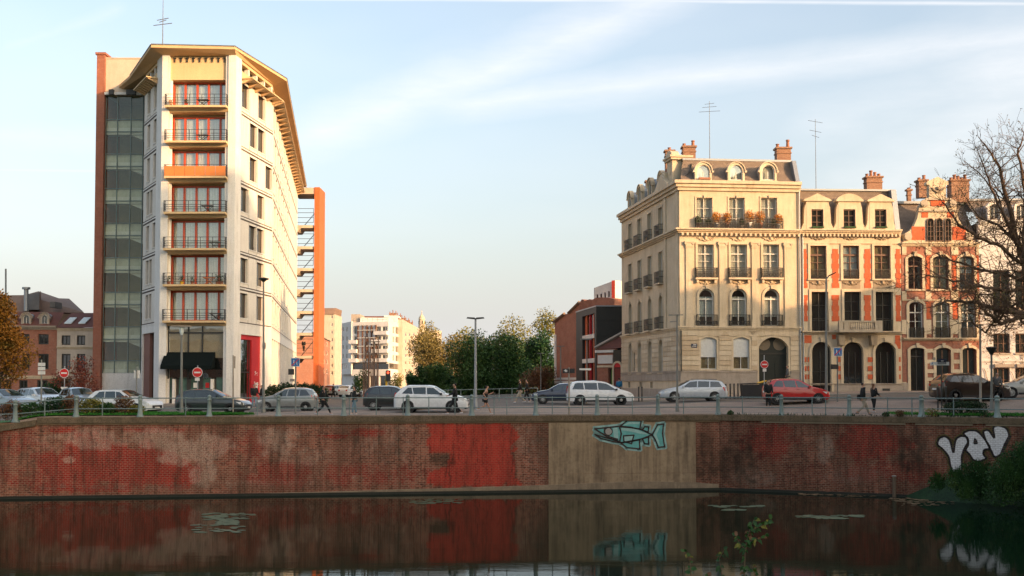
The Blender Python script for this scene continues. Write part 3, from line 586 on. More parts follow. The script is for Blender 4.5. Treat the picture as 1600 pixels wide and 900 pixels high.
def window(Fc, par, q, frame, o=0.0, inset=.14, cols=2, rows=1, fw=.06, glass='darkglass', transom=None, curtain=None, name='window', split=False, cfrac=1.0, bar=None):
    """one window: frame mesh (part) > pane and curtain (sub-parts)"""
    u0, z0, u1, z1 = q[:4]; r = q[4] if len(q) > 4 else 0; mb = MB(); oi = o - inset; bar = bar or fw * .8
    top = z1 - r
    mb.fb(Fc, u0, u0 + fw, z0, top, oi - .05, oi + .03); mb.fb(Fc, u1 - fw, u1, z0, top, oi - .05, oi + .03); mb.fb(Fc, u0 + fw, u1 - fw, z0, z0 + fw, oi - .05, oi + .028)
    if r > 0:
        A, B = archtop(u0, u1, top, r), archtop(u0 + fw, u1 - fw, top, max(r - fw, .02))
        for k in range(len(A) - 1): mb.prism(Fc, [B[k], A[k], A[k + 1], B[k + 1]], oi - .05, oi + .03)
    else: mb.fb(Fc, u0 + fw, u1 - fw, z1 - fw, z1, oi - .05, oi + .028)
    for k in range(1, cols): c = u0 + (u1 - u0) * k / cols; mb.fb(Fc, c - bar / 2, c + bar / 2, z0 + fw, (z1 - fw) if r <= 0 else (top if r > 0 and cols > 1 else z1), oi - .04, oi + .022)
    for k in range(1, rows): c = z0 + (top - z0) * k / rows; mb.fb(Fc, u0 + fw, u1 - fw, c - bar * .3, c + bar * .3, oi - .035, oi + .016)
    if transom: c = z0 + (z1 - z0) * transom; mb.fb(Fc, u0 + fw * .9, u1 - fw * .9, c - bar * .7, c + bar * .7, oi - .045, oi + .034)
    w = mb.build(name, MT[frame], par)
    if r > 0: L = [(u0 + .01, z0 + .01), (u1 - .01, z0 + .01)] + archtop(u0 + .01, u1 - .01, top, max(.02, r - .01)); g_ = MB(); g_.prism(Fc, L, oi - .035, oi - .02); g_.build('pane', MT[glass], w)
    elif split:
        for k in range(cols):
            a, b = u0 + (u1 - u0) * k / cols + .012, u0 + (u1 - u0) * (k + 1) / cols - .012; g_ = MB(); g_.fb(Fc, a, b, z0 + .01, z1 - .01, oi - .035, oi - .02); g_.build('pane', MT[glass], w)
    else: g_ = MB(); g_.fb(Fc, u0 + .01, u1 - .01, z0 + .01, z1 - .01, oi - .035, oi - .02); g_.build('pane', MT[glass], w)
    if curtain:
        cz0 = z1 - (z1 - z0) * cfrac
        for a, b in ((u0 + .02, u0 + (u1 - u0) * .46), (u0 + (u1 - u0) * .54, u1 - .02)):
            m_ = MB(); n = 10
            for k in range(n):
                x0, x1 = a + (b - a) * k / n, a + (b - a) * (k + 1) / n; d0, d1 = (.03 if k % 2 else 0), (0 if k % 2 else .03)
                zt = top if r > 0 else z1
                m_.poly([Fc.P(x0, oi - .12 - d0, cz0), Fc.P(x1, oi - .12 - d1, cz0), Fc.P(x1, oi - .12 - d1, zt), Fc.P(x0, oi - .12 - d0, zt)])
            m_.build('curtain', MT[curtain], w)
    return w
def railing(Fc, par, u0, u1, z0, z1, o, mat='iron', step=.13, rails=(0, 1), ends=0, name='railing', w=.022, bars=True, lattice=False, tw=.04):
    mb = MB()
    for f in rails: z = z0 + (z1 - z0) * f; mb.fb(Fc, u0, u1, z - tw / 2, z + tw / 2, o - .02, o + .02)
    n = max(1, int((u1 - u0) / step))
    for k in range(n + 1):
        u = u0 + (u1 - u0) * k / n
        if bars or k % max(1, n // 4) == 0: mb.fb(Fc, u - w / 2, u + w / 2, z0, z1 - .001, o - w / 2, o + w / 2)
    if lattice:
        for k in range(n):
            a, b = u0 + (u1 - u0) * k / n, u0 + (u1 - u0) * (k + 1) / n
            for za, zb in ((z0, (z0 + z1) / 2), ((z0 + z1) / 2, z0)):
                mb.tube(Fc.P(a, o, za), Fc.P(b, o, zb), .014, n=3, cap=False)
    if ends:
        for u in (u0, u1):
            for f in rails: z = z0 + (z1 - z0) * f; mb.hexa([Fc.P(u - .02, o, z - .02), Fc.P(u + .02, o, z - .02), Fc.P(u + .02, o - ends, z - .02), Fc.P(u - .02, o - ends, z - .02), Fc.P(u - .02, o, z + .02), Fc.P(u + .02, o, z + .02), Fc.P(u + .02, o - ends, z + .02), Fc.P(u - .02, o - ends, z + .02)])
            if bars:
                for k in range(1, 5): mb.tube(Fc.P(u, o - ends * k / 5, z0), Fc.P(u, o - ends * k / 5, z1), .012, n=3, cap=False)
    return mb.build(name, MT[mat], par)
def slab(poly, z0, z1, name, mat, par, kind=None):
    mb = MB(); n = len(poly); i = 0; mb.v += [(x, y, z0) for x, y in poly] + [(x, y, z1) for x, y in poly]
    mb.f.append(list(range(n))[::-1]); mb.f.append([n + k for k in range(n)])
    for k in range(n): j = (k + 1) % n; mb.f.append([k, j, n + j, n + k])
    return mb.build(name, MT[mat] if isinstance(mat, str) else mat, par, False, kind)
def surround(mb, Fc, q, w, o, d=.06, sill=True, key=True, base=0):
    """raised stone architrave round an opening, butted piece to piece"""
    u0, z0, u1, z1 = q[:4]; r = q[4] if len(q) > 4 else 0; top = z1 - r
    mb.fb(Fc, u0 - w, u0, z0 - base, top, o, o + d); mb.fb(Fc, u1, u1 + w, z0 - base, top, o, o + d)
    if r > 0:
        A, B = archtop(u0, u1, top, r), archtop(u0 - w, u1 + w, top, r + w)
        for k in range(len(A) - 1): mb.prism(Fc, [A[k], B[k], B[k + 1], A[k + 1]], o, o + d)
    else: mb.fb(Fc, u0 - w, u1 + w, z1 + .002, z1 + w, o, o + d)
    c = (u0 + u1) / 2
    if key: k = w * .75; mb.prism(Fc, [(c - k * .5, z1 - .03), (c + k * .5, z1 - .03), (c + k * .8, z1 + w * 1.6), (c - k * .8, z1 + w * 1.6)], o + d + .002, o + d + .09)
    if sill: mb.fb(Fc, u0 - w * 1.15, u1 + w * 1.15, z0 - .12 - base, z0 - .004 - base, o, o + d + .08)
# ================================================================== THE TOWER
Fa, Fb, Fd, Fe = Face(bxy(222, 93.5), bxy(250, 88)), Face(bxy(250, 88), bxy(365, 88)), Face(bxy(365, 88), bxy(425, 96.8)), None
P4 = bxy(425, 96.8); Fe = Face(P4, (P4[0] - .158 * 47.3, P4[1] + 47.3 * .9875))
tw = thing('apartment_tower', 'tall white ten storey flats with angular overhanging roof and orange framed balconies', 'apartment building', (-27, 96, 0))
SLY = [167, 222, 277, 332.5, 389, 445, 501.5]; ZS = [Fb.z(y, 300) for y in SLY]           # balcony slab tops
DT = [Fb.z(y, 300) for y in (123, 178, 232, 287, 342, 397, 453)]
ZA = Fb.z(115, 360); ZBASE = Fb.z(506, 300); ZR = 30.35
ring = [Fa.A, Fb.A, Fd.A, Fe.A, Fe.B]
# inner core so that nothing is hollow
def off2(F_, u, o): p = F_.P(u, o, 0); return (p.x, p.y)
corepoly = [off2(Fa, .35, -1.0), off2(Fb, .5, -2.2), off2(Fb, Fb.L - .5, -2.2), off2(Fe, 0, -1.2), off2(Fe, Fe.L, -1.0), (Fe.B.x - 9, Fe.B.y + 1), (-38.5, 150), (-36.0, 103)]
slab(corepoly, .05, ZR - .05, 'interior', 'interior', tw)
def up(F_, y, px): return F_.z(y, px)
# --- columns of the front
mb = MB(); u1 = Fb.u(262, 350); mb.fb(Fb, -.02, u1, 0.1, ZR, -.9, .02); mb.build('column', MT['cream'] if False else MT['concrete'], tw)
mb = MB(); u2 = Fb.u(355, 350); mb.fb(Fb, u2, Fb.L + .03, 0.1, ZR, -.9, .02); mb.build('column', MT['concrete'], tw)
# --- plain wall under the roof with small vents
zt = Fb.z(123, 300); mb = MB(); mb.fb(Fb, u1, u2, zt, ZR, -1.3, -.35); mb.build('parapet_wall', MT['cream'], tw)
for k in range(9):
    u = u1 + .35 + (u2 - u1 - .5) * k / 8.5; v = MB(); v.fb(Fb, u - .05, u + .05, ZR - .55, ZR - .25, -.35, -.25); v.fb(Fb, u - .12, u + .12, ZR - .25, ZR - .17, -.35, -.2); v.build('vent', MT['darkmetal'], tw)
# --- seven balconies
dd = -1.25; fx = [263, 281, 300, 318, 337, 355]; fu = [Fb.u(x, 350) for x in fx]; fu[-1] = u2
grnd = random.Random(3)
for i, (zs, zd) in enumerate(zip(ZS, DT)):
    # wall slab above doors to the next slab underside
    upper = (ZS[i - 1] - .42) if i else zt
    mb = MB(); mb.fb(Fb, u1, u2, zd + .02, upper, -1.6, dd); mb.build('spandrel', MT['cream'], tw) if upper - zd > .05 else None
    bal = MB(); ua, ub = u1 - .16, u2 - .01; P = Fb.P
    bal.wedge(Fb, u1 + .0, ub, zs - .17, zs, -1.6, .62, .62); bal.wedge(Fb, u1 + .0, ub, zs - .42, zs - .17, -1.6, .12, -.1); bal.fb(Fb, ua, u1 - .001, zs - .2, zs, .022, .62)
    b_ = bal.build('balcony', MT['cream'], tw)
    fr_ = MB(); zb = zs + .03
    for u in fu: fr_.fb(Fb, u - .08, u + .08, zb, zd, dd, dd + .16) if u < u2 else fr_.fb(Fb, u - .12, u - .002, zb, zd, dd, dd + .16)
    fr_.fb(Fb, u1 + .001, u2 - .001, zd - .14, zd + .0, dd, dd + .155); fr_.fb(Fb, u1 + .001, u2 - .001, zb - .02, zb + .14, dd, dd + .15)
    w = fr_.build('balcony_door', MT['orange'], tw)
    for k in range(5):
        pn = MB(); pn.fb(Fb, fu[k] + .08, fu[k + 1] - .08, zb + .1, zd - .1, dd + .03, dd + .06); pn.build('pane', MT['glass'], w)
        cu = MB(); a, b2 = fu[k] + .1, fu[k + 1] - .1
        for s in range(12):
            x0, x1 = a + (b2 - a) * s / 12, a + (b2 - a) * (s + 1) / 12; cu.poly([P(x0, dd - .12 - .04 * (s % 2), zb), P(x1, dd - .12 - .04 * ((s + 1) % 2), zb), P(x1, dd - .12 - .04 * ((s + 1) % 2), zd - .1), P(x0, dd - .12 - .04 * (s % 2), zd - .1)])
        cu.build('curtain', MT[('sheer', 'sheer', 'curtain')[(k * 3 + i) % 3]], w)
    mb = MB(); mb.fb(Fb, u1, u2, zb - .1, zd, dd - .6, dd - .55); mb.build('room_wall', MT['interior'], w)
    rt = zs + .98
    if i == 2:
        for k in range(6):
            a = ua + (ub - ua) * k / 6; m_ = MB(); m_.fb(Fb, a + .02, a + (ub - ua) / 6 - .02, zs + .02, zs + .86, .56, .60); m_.build('screen_panel', MT['orangescreen'], b_)
        railing(Fb, b_, ua, ub, zs + .02, rt, .57, 'darkmetal', 1.0, (0, 1), .5, bars=True)
    else: railing(Fb, b_, ua, ub, zs + .0, rt, .57, 'darkmetal', 1.0, (.25, .45, .65, .98), .5, bars=True, w=.04, tw=.035)
    # things people keep on the balconies
    def pot(u, kind, s=1.0):
        c = P(u, .25, zs); t_ = thing('potted_plant', kind[1], 'potted plant', c, 0, 'plants kept on the tower balconies')
        m_ = MB(); m_.lathe(c, [(.11 * s, 0), (.15 * s, .26 * s), (.13 * s, .27 * s)], 8); m_.build('pot', MT[kind[2]], t_)
        m_ = MB()
        for _ in range(90):
            a, r, h = grnd.uniform(0, 6.28), grnd.uniform(0, .3) * s, grnd.uniform(.25, .75) * s; q_ = c + Vector((math.cos(a) * r, math.sin(a) * r, h)); sc = .07
            m_.poly([q_ + Vector([grnd.uniform(-sc, sc) for _ in range(3)]) for _ in range(3)])
        m_.build('foliage', MT[kind[0]], t_)
    if i == 5:
        for u, kd in ((.25, ('leafgreen', 'tall loose green plant at the end of the sixth balcony', 'terracotta')), (1.5, ('leafdark', 'dark bushy plant in a lime pot on the sixth balcony', 'signyellow')), (2.5, ('leafdark', 'dark bushy plant in terracotta between lime pot and folding chair', 'terracotta')), (4.9, ('leafdark', 'dark low plant beside the folding chair, sixth balcony', 'terracotta')), (5.3, ('leafgreen', 'green plant at the far end past the folding chair', 'terracotta'))): pot(u1 + u * .9, kd, 1.1)
    if i == 0: pot(u1 + .25, ('leafpot', 'small orange plant at the end of the top balcony', 'terracotta'), .7); pot(u1 + 1.6, ('leafdark', 'small dark plant on the top balcony', 'signred'), .8)
    if i in (0, 1, 3, 4, 5, 6):
        lab = {0: 'dark table on the top balcony', 1: 'small dark table on the second balcony from the roof', 3: 'low dark table on the balcony under the orange screen', 4: 'green bicycle-like metal table on the fifth balcony down', 5: 'orange wooden folding table among the plants', 6: 'low dark table on the lowest balcony'}[i]
        u = u1 + {0: 2.9, 1: 2.9, 3: 3.4, 4: 4.0, 5: 3.6, 6: 4.2}[i]; c = P(u, -.1, zs); t_ = thing('balcony_table', lab, 'table', c)
        mt_ = 'orangescreen' if i == 5 else 'railgreen' if i == 4 else 'darkmetal'
        m_ = MB(); m_.box(c + Vector((0, 0, .62)), (1.0, .5, .04)); m_.build('table_top', MT[mt_], t_)
        for sx in (-.4, .4): m_ = MB(); m_.tube(c + Vector((sx, -.2, 0)), c + Vector((-sx, -.2, .6)), .025, n=4); m_.tube(c + Vector((sx, .2, 0)), c + Vector((-sx, .2, .6)), .025, n=4); m_.build('leg', MT[mt_], t_)
# --- big glazing below the balconies, black awning, shopfront
zg0, zg1 = Fb.z(592, 300), Fb.z(506, 300); zA0, zA1 = Fb.z(577, 300), Fb.z(550, 300)
mb = MB(); mb.fb(Fb, u1 - .0, u2, zg1, ZS[-1] - .42, -.9, -.1); mb.build('lintel', MT['cream'], tw)
mb = MB()
for x in (253, 292, 314, 349): u = max(u1 + .05, min(u2 - .05, Fb.u(x, 540))); mb.fb(Fb, u - .06, u + .06, zg0, zg1, -.5, -.38)
mb.fb(Fb, u1, u2, Fb.z(519.5, 300) - .06, Fb.z(519.5, 300) + .06, -.5, -.37)
w = mb.build('upper_shop_window', MT['frame_dark'], tw)
for a, b2 in ((253, 292), (292, 314), (314, 349)):
    for za, zb in ((zg0, Fb.z(519.5, 300)), (Fb.z(519.5, 300), zg1)): pn = MB(); pn.fb(Fb, max(u1, Fb.u(a, 540)) + .07, min(u2, Fb.u(b2, 540)) - .07, za + .06, zb - .06, -.46, -.43); pn.build('pane', MT['glass'], w)
mb = MB(); mb.fb(Fb, u1, u2, zA1 - .5, zg1, -.56, -.52); mb.build('blind', pbr('tan_blind', (.70, .56, .40), .9, col2=(.56, .44, .30), scale=1.5), w)
ax0, ax1 = Fb.u(256, 560), Fb.u(335, 560); mb = MB()
mb.hexa([Fb.P(ax0, 0.9, zA0), Fb.P(ax1, 0.9, zA0), Fb.P(ax1, -.3, zA0 + .12), Fb.P(ax0, -.3, zA0 + .12), Fb.P(ax0, 0.87, zA0 + .3), Fb.P(ax1, 0.87, zA0 + .3), Fb.P(ax1, -.3, zA1), Fb.P(ax0, -.3, zA1)]); mb.build('awning', MT['awning'], tw)
wall(Fb, 'shopfront', MT['frame_dark'], tw, u1, u2, .1, zg0 + .0, [(Fb.u(a, 600), .45 if i != 1 and i != 2 else .2, Fb.u(b2, 600), Fb.z(589, 300)) for i, (a, b2) in enumerate(((255, 267), (276, 289), (295, 308), (314, 327), (335, 348)))], .12, -.5)
for i, (a, b2) in enumerate(((255, 267), (276, 289), (295, 308), (314, 327), (335, 348))):
    pn = MB(); pn.fb(Fb, Fb.u(a, 600), Fb.u(b2, 600), .2, Fb.z(589, 300), -.62, -.58); w = pn.build('shop_window', MT['tealglass'], tw)
    if i in (2, 3): m_ = MB(); m_.fb(Fb, Fb.u(a + 4, 600), Fb.u(b2 - 3, 600), Fb.z(606, 300), Fb.z(598, 300), -.578, -.57); m_.build('poster', MT['signwhite' if i == 2 else 'signred'], w)
for x in (270, 330): m_ = MB(); u = Fb.u(x, 600); m_.fb(Fb, u - .12, u + .12, .1, zg0, -.498, -.2); m_.build('pillar', MT['concrete'], tw)
# --- near right-hand and left-hand faces with panels
def band_mesh(F_, u0, u1, z0, z1, o=.03): m_ = MB(); m_.fb(F_, u0, u1, z0, z1, -.02, o); return m_
rowz = [ZA + .0] + [z - .15 for z in ZS]                      # panel rows between these levels
jointm = MT['joint']
panel_cache = {}
def facade(F_, u0, u1, ncol, wins, winw=.5, wmat='frame_brown', recess=.32, side=1):
    """rows of joined wall with recessed narrow windows; panels proud of a dark joint sheet"""
    dx = (u1 - u0) / ncol
    for r in range(len(rowz) - 1):
        zt_, zb = rowz[r], rowz[r + 1]; ops = []
        for c in range(ncol):
            a = u0 + c * dx
            if (r, c) in wins:
                ops.append((a + .10, zb + .52, a + dx - .10, zt_ - .40))
        wall(F_, 'facade_band', jointm, tw, u0, u1, zb, zt_, ops, recess, -.03)
        for c in range(ncol):
            a = u0 + c * dx; h = zt_ - zb
            if (r, c) in wins:
                q = (a + .10, zb + .52, a + dx - .10, zt_ - .40)
                m_ = MB(); m_.fb(F_, a + .042, a + .1, zb + .17, zt_ - .21, -.03, .0); m_.fb(F_, a + dx - .1, a + dx - .042, zb + .17, zt_ - .21, -.03, .0); m_.fb(F_, a + .1, a + dx - .1, zb + .17, zb + .52, -.03, .0); m_.fb(F_, a + .1, a + dx - .1, zt_ - .40, zt_ - .21, -.03, .0)
                w = m_.build('window_panel', MT['panel'], tw)
                # timber frame and splayed light reveal
                m_ = MB(); s0, s1 = (q[0], q[0] + .62) if side > 0 else (q[2] - .62, q[2])
                m_.fb(F_, q[0], q[0] + .06, q[1], q[3], -.34, -.26); m_.fb(F_, q[2] - .06, q[2], q[1], q[3], -.34, -.26); m_.fb(F_, q[0] + .06, q[2] - .06, q[1], q[1] + .07, -.34, -.262); m_.fb(F_, q[0] + .06, q[2] - .06, q[3] - .07, q[3], -.34, -.262); m_.build('window_frame', MT[wmat], w)
                m_ = MB(); m_.fb(F_, q[0] + .05, q[2] - .05, q[1] + .05, q[3] - .05, -.315, -.29); m_.build('pane', MT['darkglass'], w)
                for e0, e1 in ((q[0], q[0] + .03), (q[2] - .03, q[2])): m_ = MB(); m_.fb(F_, e0, e1, q[1], q[3], -.255, -.028); m_.build('reveal', MT['panel'], w)
                m_ = MB(); m_.fb(F_, q[0] - .02, q[2] + .02, q[1] - .06, q[1] + .02, -.02, .06); m_.build('sill', MT['concrete'], w)
            else:
                key = (id(F_), round(dx, 3), round(h, 2))
                p0 = F_.P(a + .042, 0, zb + .17) - Vector(tw.location)
                if key not in panel_cache:
                    m_ = MB(); m_.fb(F_, a + .042, a + dx - .042, zb + .17, zt_ - .21, -.03, .0); panel_cache[key] = m_.mesh('facade_panel', MT['panel'], F_.P(a + .042, 0, zb + .17))
                share('facade_panel', panel_cache[key], tw, p0)
        # ledge between storeys
        m_ = MB(); m_.fb(F_, u0, u1, zb - .06, zb + .06, -.03, .03); m_.build('string_course', MT['concrete'], tw)
d0 = Fd.u(375.5, 350); d1 = Fd.L - .05
mb = MB(); mb.fb(Fd, .02, d0, .1, ZR - .02, -.9, .015); mb.build('column', MT['concrete'], tw)
mb = MB(); mb.fb(Fd, d1, Fd.L + .0, .1, rowz[0], -.5, .01); mb.build('corner_strip', MT['concrete'], tw)
wD = {(0, 0), (0, 2), (1, 1), (1, 2), (2, 1), (2, 3), (3, 0), (3, 2), (4, 1), (4, 2), (5, 0), (5, 2), (6, 0), (6, 2)}
facade(Fd, d0, d1, 4, wD)
a0, a1 = .05, Fa.u(243, 350); wA = {(0, 1), (0, 3), (1, 1), (1, 3), (2, 1), (2, 3), (3, 1), (3, 2), (4, 1), (4, 3), (5, 1), (5, 2), (6, 1), (6, 2)}
facade(Fa, a0, a1, 4, wA, side=-1)
mb = MB(); mb.fb(Fa, a1, Fa.L, .1, ZR - .02, -.9, .01); mb.build('column', MT['concrete'], tw)
wE = {(r, c) for r in range(7) for c in range(24) if (c * 5 + r * 3) % 4 in (0, 2)}
facade(Fe, .3, Fe.L - .2, 24, {q for q in wE if q[1] < 14} , side=1)
for e0, e1 in ((0, .3), (Fe.L - .2, Fe.L)): mb = MB(); mb.fb(Fe, e0, e1, .1, rowz[0], -.5, .01); mb.build('corner_strip', MT['concrete'], tw)
# --- attic storey set back: fins, dark strips, wedge brackets
for F_, u0, u1_, nb, nf in ((Fd, d0, Fd.L, 6, 4), (Fe, 0, Fe.L, 26, 24), (Fa, 0, Fa.u(246, 200), 8, 3)):
    za = rowz[0]; zat = ZR - .05
    m_ = MB(); m_.fb(F_, u0, u1_, za, za + .75, -1.0, -.15); m_.build('attic_wall', MT['cream'], tw)
    m_ = MB(); m_.fb(F_, u0 + .05, u1_ - .05, za + .75, zat, -1.0, -.55); m_.build('attic_strip', MT['darkglass'], tw)
    m_ = MB(); m_.fb(F_, u0, u1_, zat - .25, zat, -.54, -.1); m_.build('attic_beam', MT['cream'], tw)
    for k in range(nf + 1):
        u = u0 + (u1_ - u0 - .25) * k / nf; m_ = MB(); m_.fb(F_, u, u + .22, za + .75, zat - .25, -.54, -.12); m_.build('attic_fin', MT['concrete'], tw)
    for k in range(nb):
        u = u0 + .3 + (u1_ - u0 - .6) * k / (nb - 1); m_ = MB(); P = F_.P
        m_.hexa([P(u - .14, .1, za - .42), P(u + .14, .1, za - .42), P(u + .14, -.1, za - .42), P(u - .14, -.1, za - .42), P(u - .14, .95, za - .05), P(u + .14, .95, za - .05), P(u + .14, -.1, za - .05), P(u - .14, -.1, za - .05)]); m_.build('eaves_bracket', MT['soffit'], tw)
    m_ = MB(); m_.fb(F_, u0, u1_, za - .05, za + .042, -.1, 1.0); m_.build('ledge', MT['cream'], tw)
# --- roof slab with upward tilted soffit
oz = 30.62
def hit(px, py, z): d = pixdir(px, py); t_ = (z - CZ) / d.z; p = CO + d * t_; return Vector((p.x, p.y, z))
outer = [hit(203, 122, oz), hit(236, 74, oz), hit(367, 77, oz), hit(448, 127, oz), hit(479, 293, oz)]
inner = [Vector((off2(Fa, -.2, .0)[0], off2(Fa, -.2, .0)[1], ZR - .02)), Vector((Fb.A.x - .02, Fb.A.y - .02, ZR - .02)), Vector((Fd.A.x + .02, Fd.A.y - .02, ZR - .02)), Vector((Fe.A.x, Fe.A.y, ZR - .02)), Vector((Fe.B.x, Fe.B.y, ZR - .02))]
inner[3] += Fe.n * .02; drop = .0
mb = MB()
for k in range(4): mb.poly([inner[k], outer[k], outer[k + 1], inner[k + 1]], True); mb.poly([outer[k], outer[k + 1], outer[k + 1] + Vector((0, 0, .26)), outer[k] + Vector((0, 0, .26))])
back = [Vector((Fe.B.x - 10, Fe.B.y + 1, oz)), Vector((-42, 104, oz))]
mb.poly([outer[4], back[0], back[0] + Vector((0, 0, .26)), outer[4] + Vector((0, 0, .26))]); mb.poly([back[1], outer[0], outer[0] + Vector((0, 0, .26)), back[1] + Vector((0, 0, .26))])
mb.poly([p + Vector((0, 0, .26)) for p in outer + back]); mb.poly([p for p in inner] + [b.copy() for b in back], True)
mb.poly([inner[0], back[1], outer[0]], False)
rf = mb.build('roof', MT['soffit'], tw)
mb = MB()
for k in range(4): mb.tube(outer[k] + Vector((0, 0, .28)), outer[k + 1] + Vector((0, 0, .28)), .06, n=5)
mb.build('edge_flashing', MT['zinc'], rf)
# --- ground floor of the sloping faces
zo = Fd.z(523, 385); uo0, uo1 = .12, Fd.u(409, 570)
wall(Fd, 'base_wall', MT['concrete'], tw, d0 - .0, Fd.L, .1, rowz[-1] - .04, [(Fd.u(376, 570), .11, uo1, zo)], .5, .0)
mb = MB(); ug = Fd.u(396, 570); mb.fb(Fd, ug, uo1 - .02, .12, zo - .01, -.5, -.18); mb.fb(Fd, Fd.u(365, 570) + .3, ug, Fd.z(530.5, 385), zo - .01, -.5, -.18); mb.build('red_surround', MT['redwall'], tw)
mb = MB(); 
for k in range(4): u = d0 + .02 + (ug - d0 - .1) * k / 3; mb.fb(Fd, u, u + .07, .12, Fd.z(531, 385), -.45, -.36)
mb.fb(Fd, d0, ug, Fd.z(582, 380), Fd.z(582, 380) + .08, -.44, -.35)
w = mb.build('corner_shop_window', MT['frame_dark'], tw)
for k in range(3):
    for za, zb in ((.12, Fd.z(582, 380)), (Fd.z(582, 380) + .08, Fd.z(531, 385))): pn = MB(); a = d0 + .09 + (ug - d0 - .1) * k / 3; pn.fb(Fd, a, a + (ug - d0 - .1) / 3 - .07, za + .02, zb - .02, -.42, -.39); pn.build('pane', MT['glass'], w)
m_ = MB(); m_.fb(Fd, d0, ug, .1, zo, -1.3, -1.2); m_.build('room_wall', pbr('green_room', (.10, .14, .10), .9), w)
# scrawl on the red strip
m_ = MB(); uc_ = (ug + uo1) / 2
for k in range(60):
    cz = Fd.z(rnd.choice([584, 602, 603, 604, 600]) + rnd.uniform(-3, 3), 402); u = uc_ + rnd.uniform(-.42, .42); r = rnd.uniform(.04, .13)
    m_.fb(Fd, u, u + r * 2, cz, cz + r * rnd.uniform(.3, 1), -.178, -.172 + k * .00008)
m_.build('scrawl', MT['signwhite'], tw)
zo2 = Fa.z(520, 235); wall(Fa, 'base_wall', MT['concrete'], tw, a0, a1, .1, rowz[-1] - .04, [(Fa.u(222, 560), .11, a1 - .05, zo2)], .5, .0)
m_ = MB(); m_.fb(Fa, Fa.u(222, 560) + .02, Fa.u(231, 560), .12, zo2 - .01, -.5, -.15); m_.build('brown_surround', pbr('brown_render', (.25, .12, .09), .8), tw)
m_ = MB(); m_.fb(Fa, Fa.u(231, 560), a1 - .06, .12, zo2 - .01, -.45, -.4); m_.build('side_window', MT['darkglass'], tw)
# --- colonnade along the long face
zc = Fe.z(527, 421); wall(Fe, 'base_beam', MT['concrete'], tw, 0, Fe.L, zc, rowz[-1] - .04, [], .6, 0)
m_ = MB(); m_.fb(Fe, .3, Fe.L, .1, zc, -1.6, -1.1); m_.build('colonnade_wall', pbr('pinkish_render', (.55, .43, .38), .85, grime=.3, gcol=(.3, .2, .16)), tw)
for k in range(17):
    u = (Fe.L - .5) * (k / 16) ** 1.0; m_ = MB(); m_.fb(Fe, u, u + .45, .1, zc, -1.0, .0); m_.build('pillar', MT['concrete'], tw)
# --- core block behind with glazed staircase and brick pier
YC = 99.0; Fc_ = Face(bxy(151, YC, 350), bxy(224, YC, 350)); zt_ = Fc_.z(93, 190); up0, up1 = 0, Fc_.u(163.5, 350)
mb = MB(); mb.fb(Fc_, up0, up1, 0, Fc_.z(88, 160), -6, .5); mb.fb(Fc_, up0 - .12, up1 + .1, Fc_.z(88, 160), Fc_.z(88, 160) + .22, -6.1, .6); pr_ = mb.build('brick_pier', MT['brickpier'], tw)
zg = Fc_.z(150, 190); zb_ = Fc_.z(583, 190)
mb = MB(); mb.fb(Fc_, up1, Fc_.L + 3, zg, zt_, -7, .2); mb.fb(Fc_, up1, Fc_.L + 3, zt_, zt_ + .12, -7.05, .26); mb.build('top_wall', MT['housecream'], tw)
mb = MB(); mb.fb(Fc_, up1, Fc_.L + 2, .05, zb_, -4, .1); mb.build('base_wall', MT['concrete'], tw)
for x in (168, 187): m_ = MB(); m_.fb(Fc_, Fc_.u(x, 610), Fc_.u(x + 11, 610), .4, 1.0, .1, .14); m_.build('grille', MT['darkmetal'], tw)
m_ = MB(); m_.fb(Fc_, up1, Fc_.L + 2, zg - .0, zg + .25, .2, .5); m_.build('light_beam', MT['white'], tw)
for x in (178, 205, 212): m_ = MB(); c = Fc_.P(Fc_.u(x, 150), .6, zg + .2); m_.box(c, (.45, .3, .5)); m_.build('flood_light', MT['darkmetal'], tw)
mb = MB(); mb.fb(Fc_, up1, Fc_.L + 2, zb_, zg, -4, -3.6); mb.build('stair_back_wall', pbr('stair_wall', (.34, .29, .19), .9), tw)
cu = [up1 + .02, Fc_.u(182, 350), Fc_.u(203, 350), Fc_.u(222, 350)]
lv = [Fc_.z(y, 190) for y in (150, 206, 260, 314, 368, 422, 476, 530, 583)]
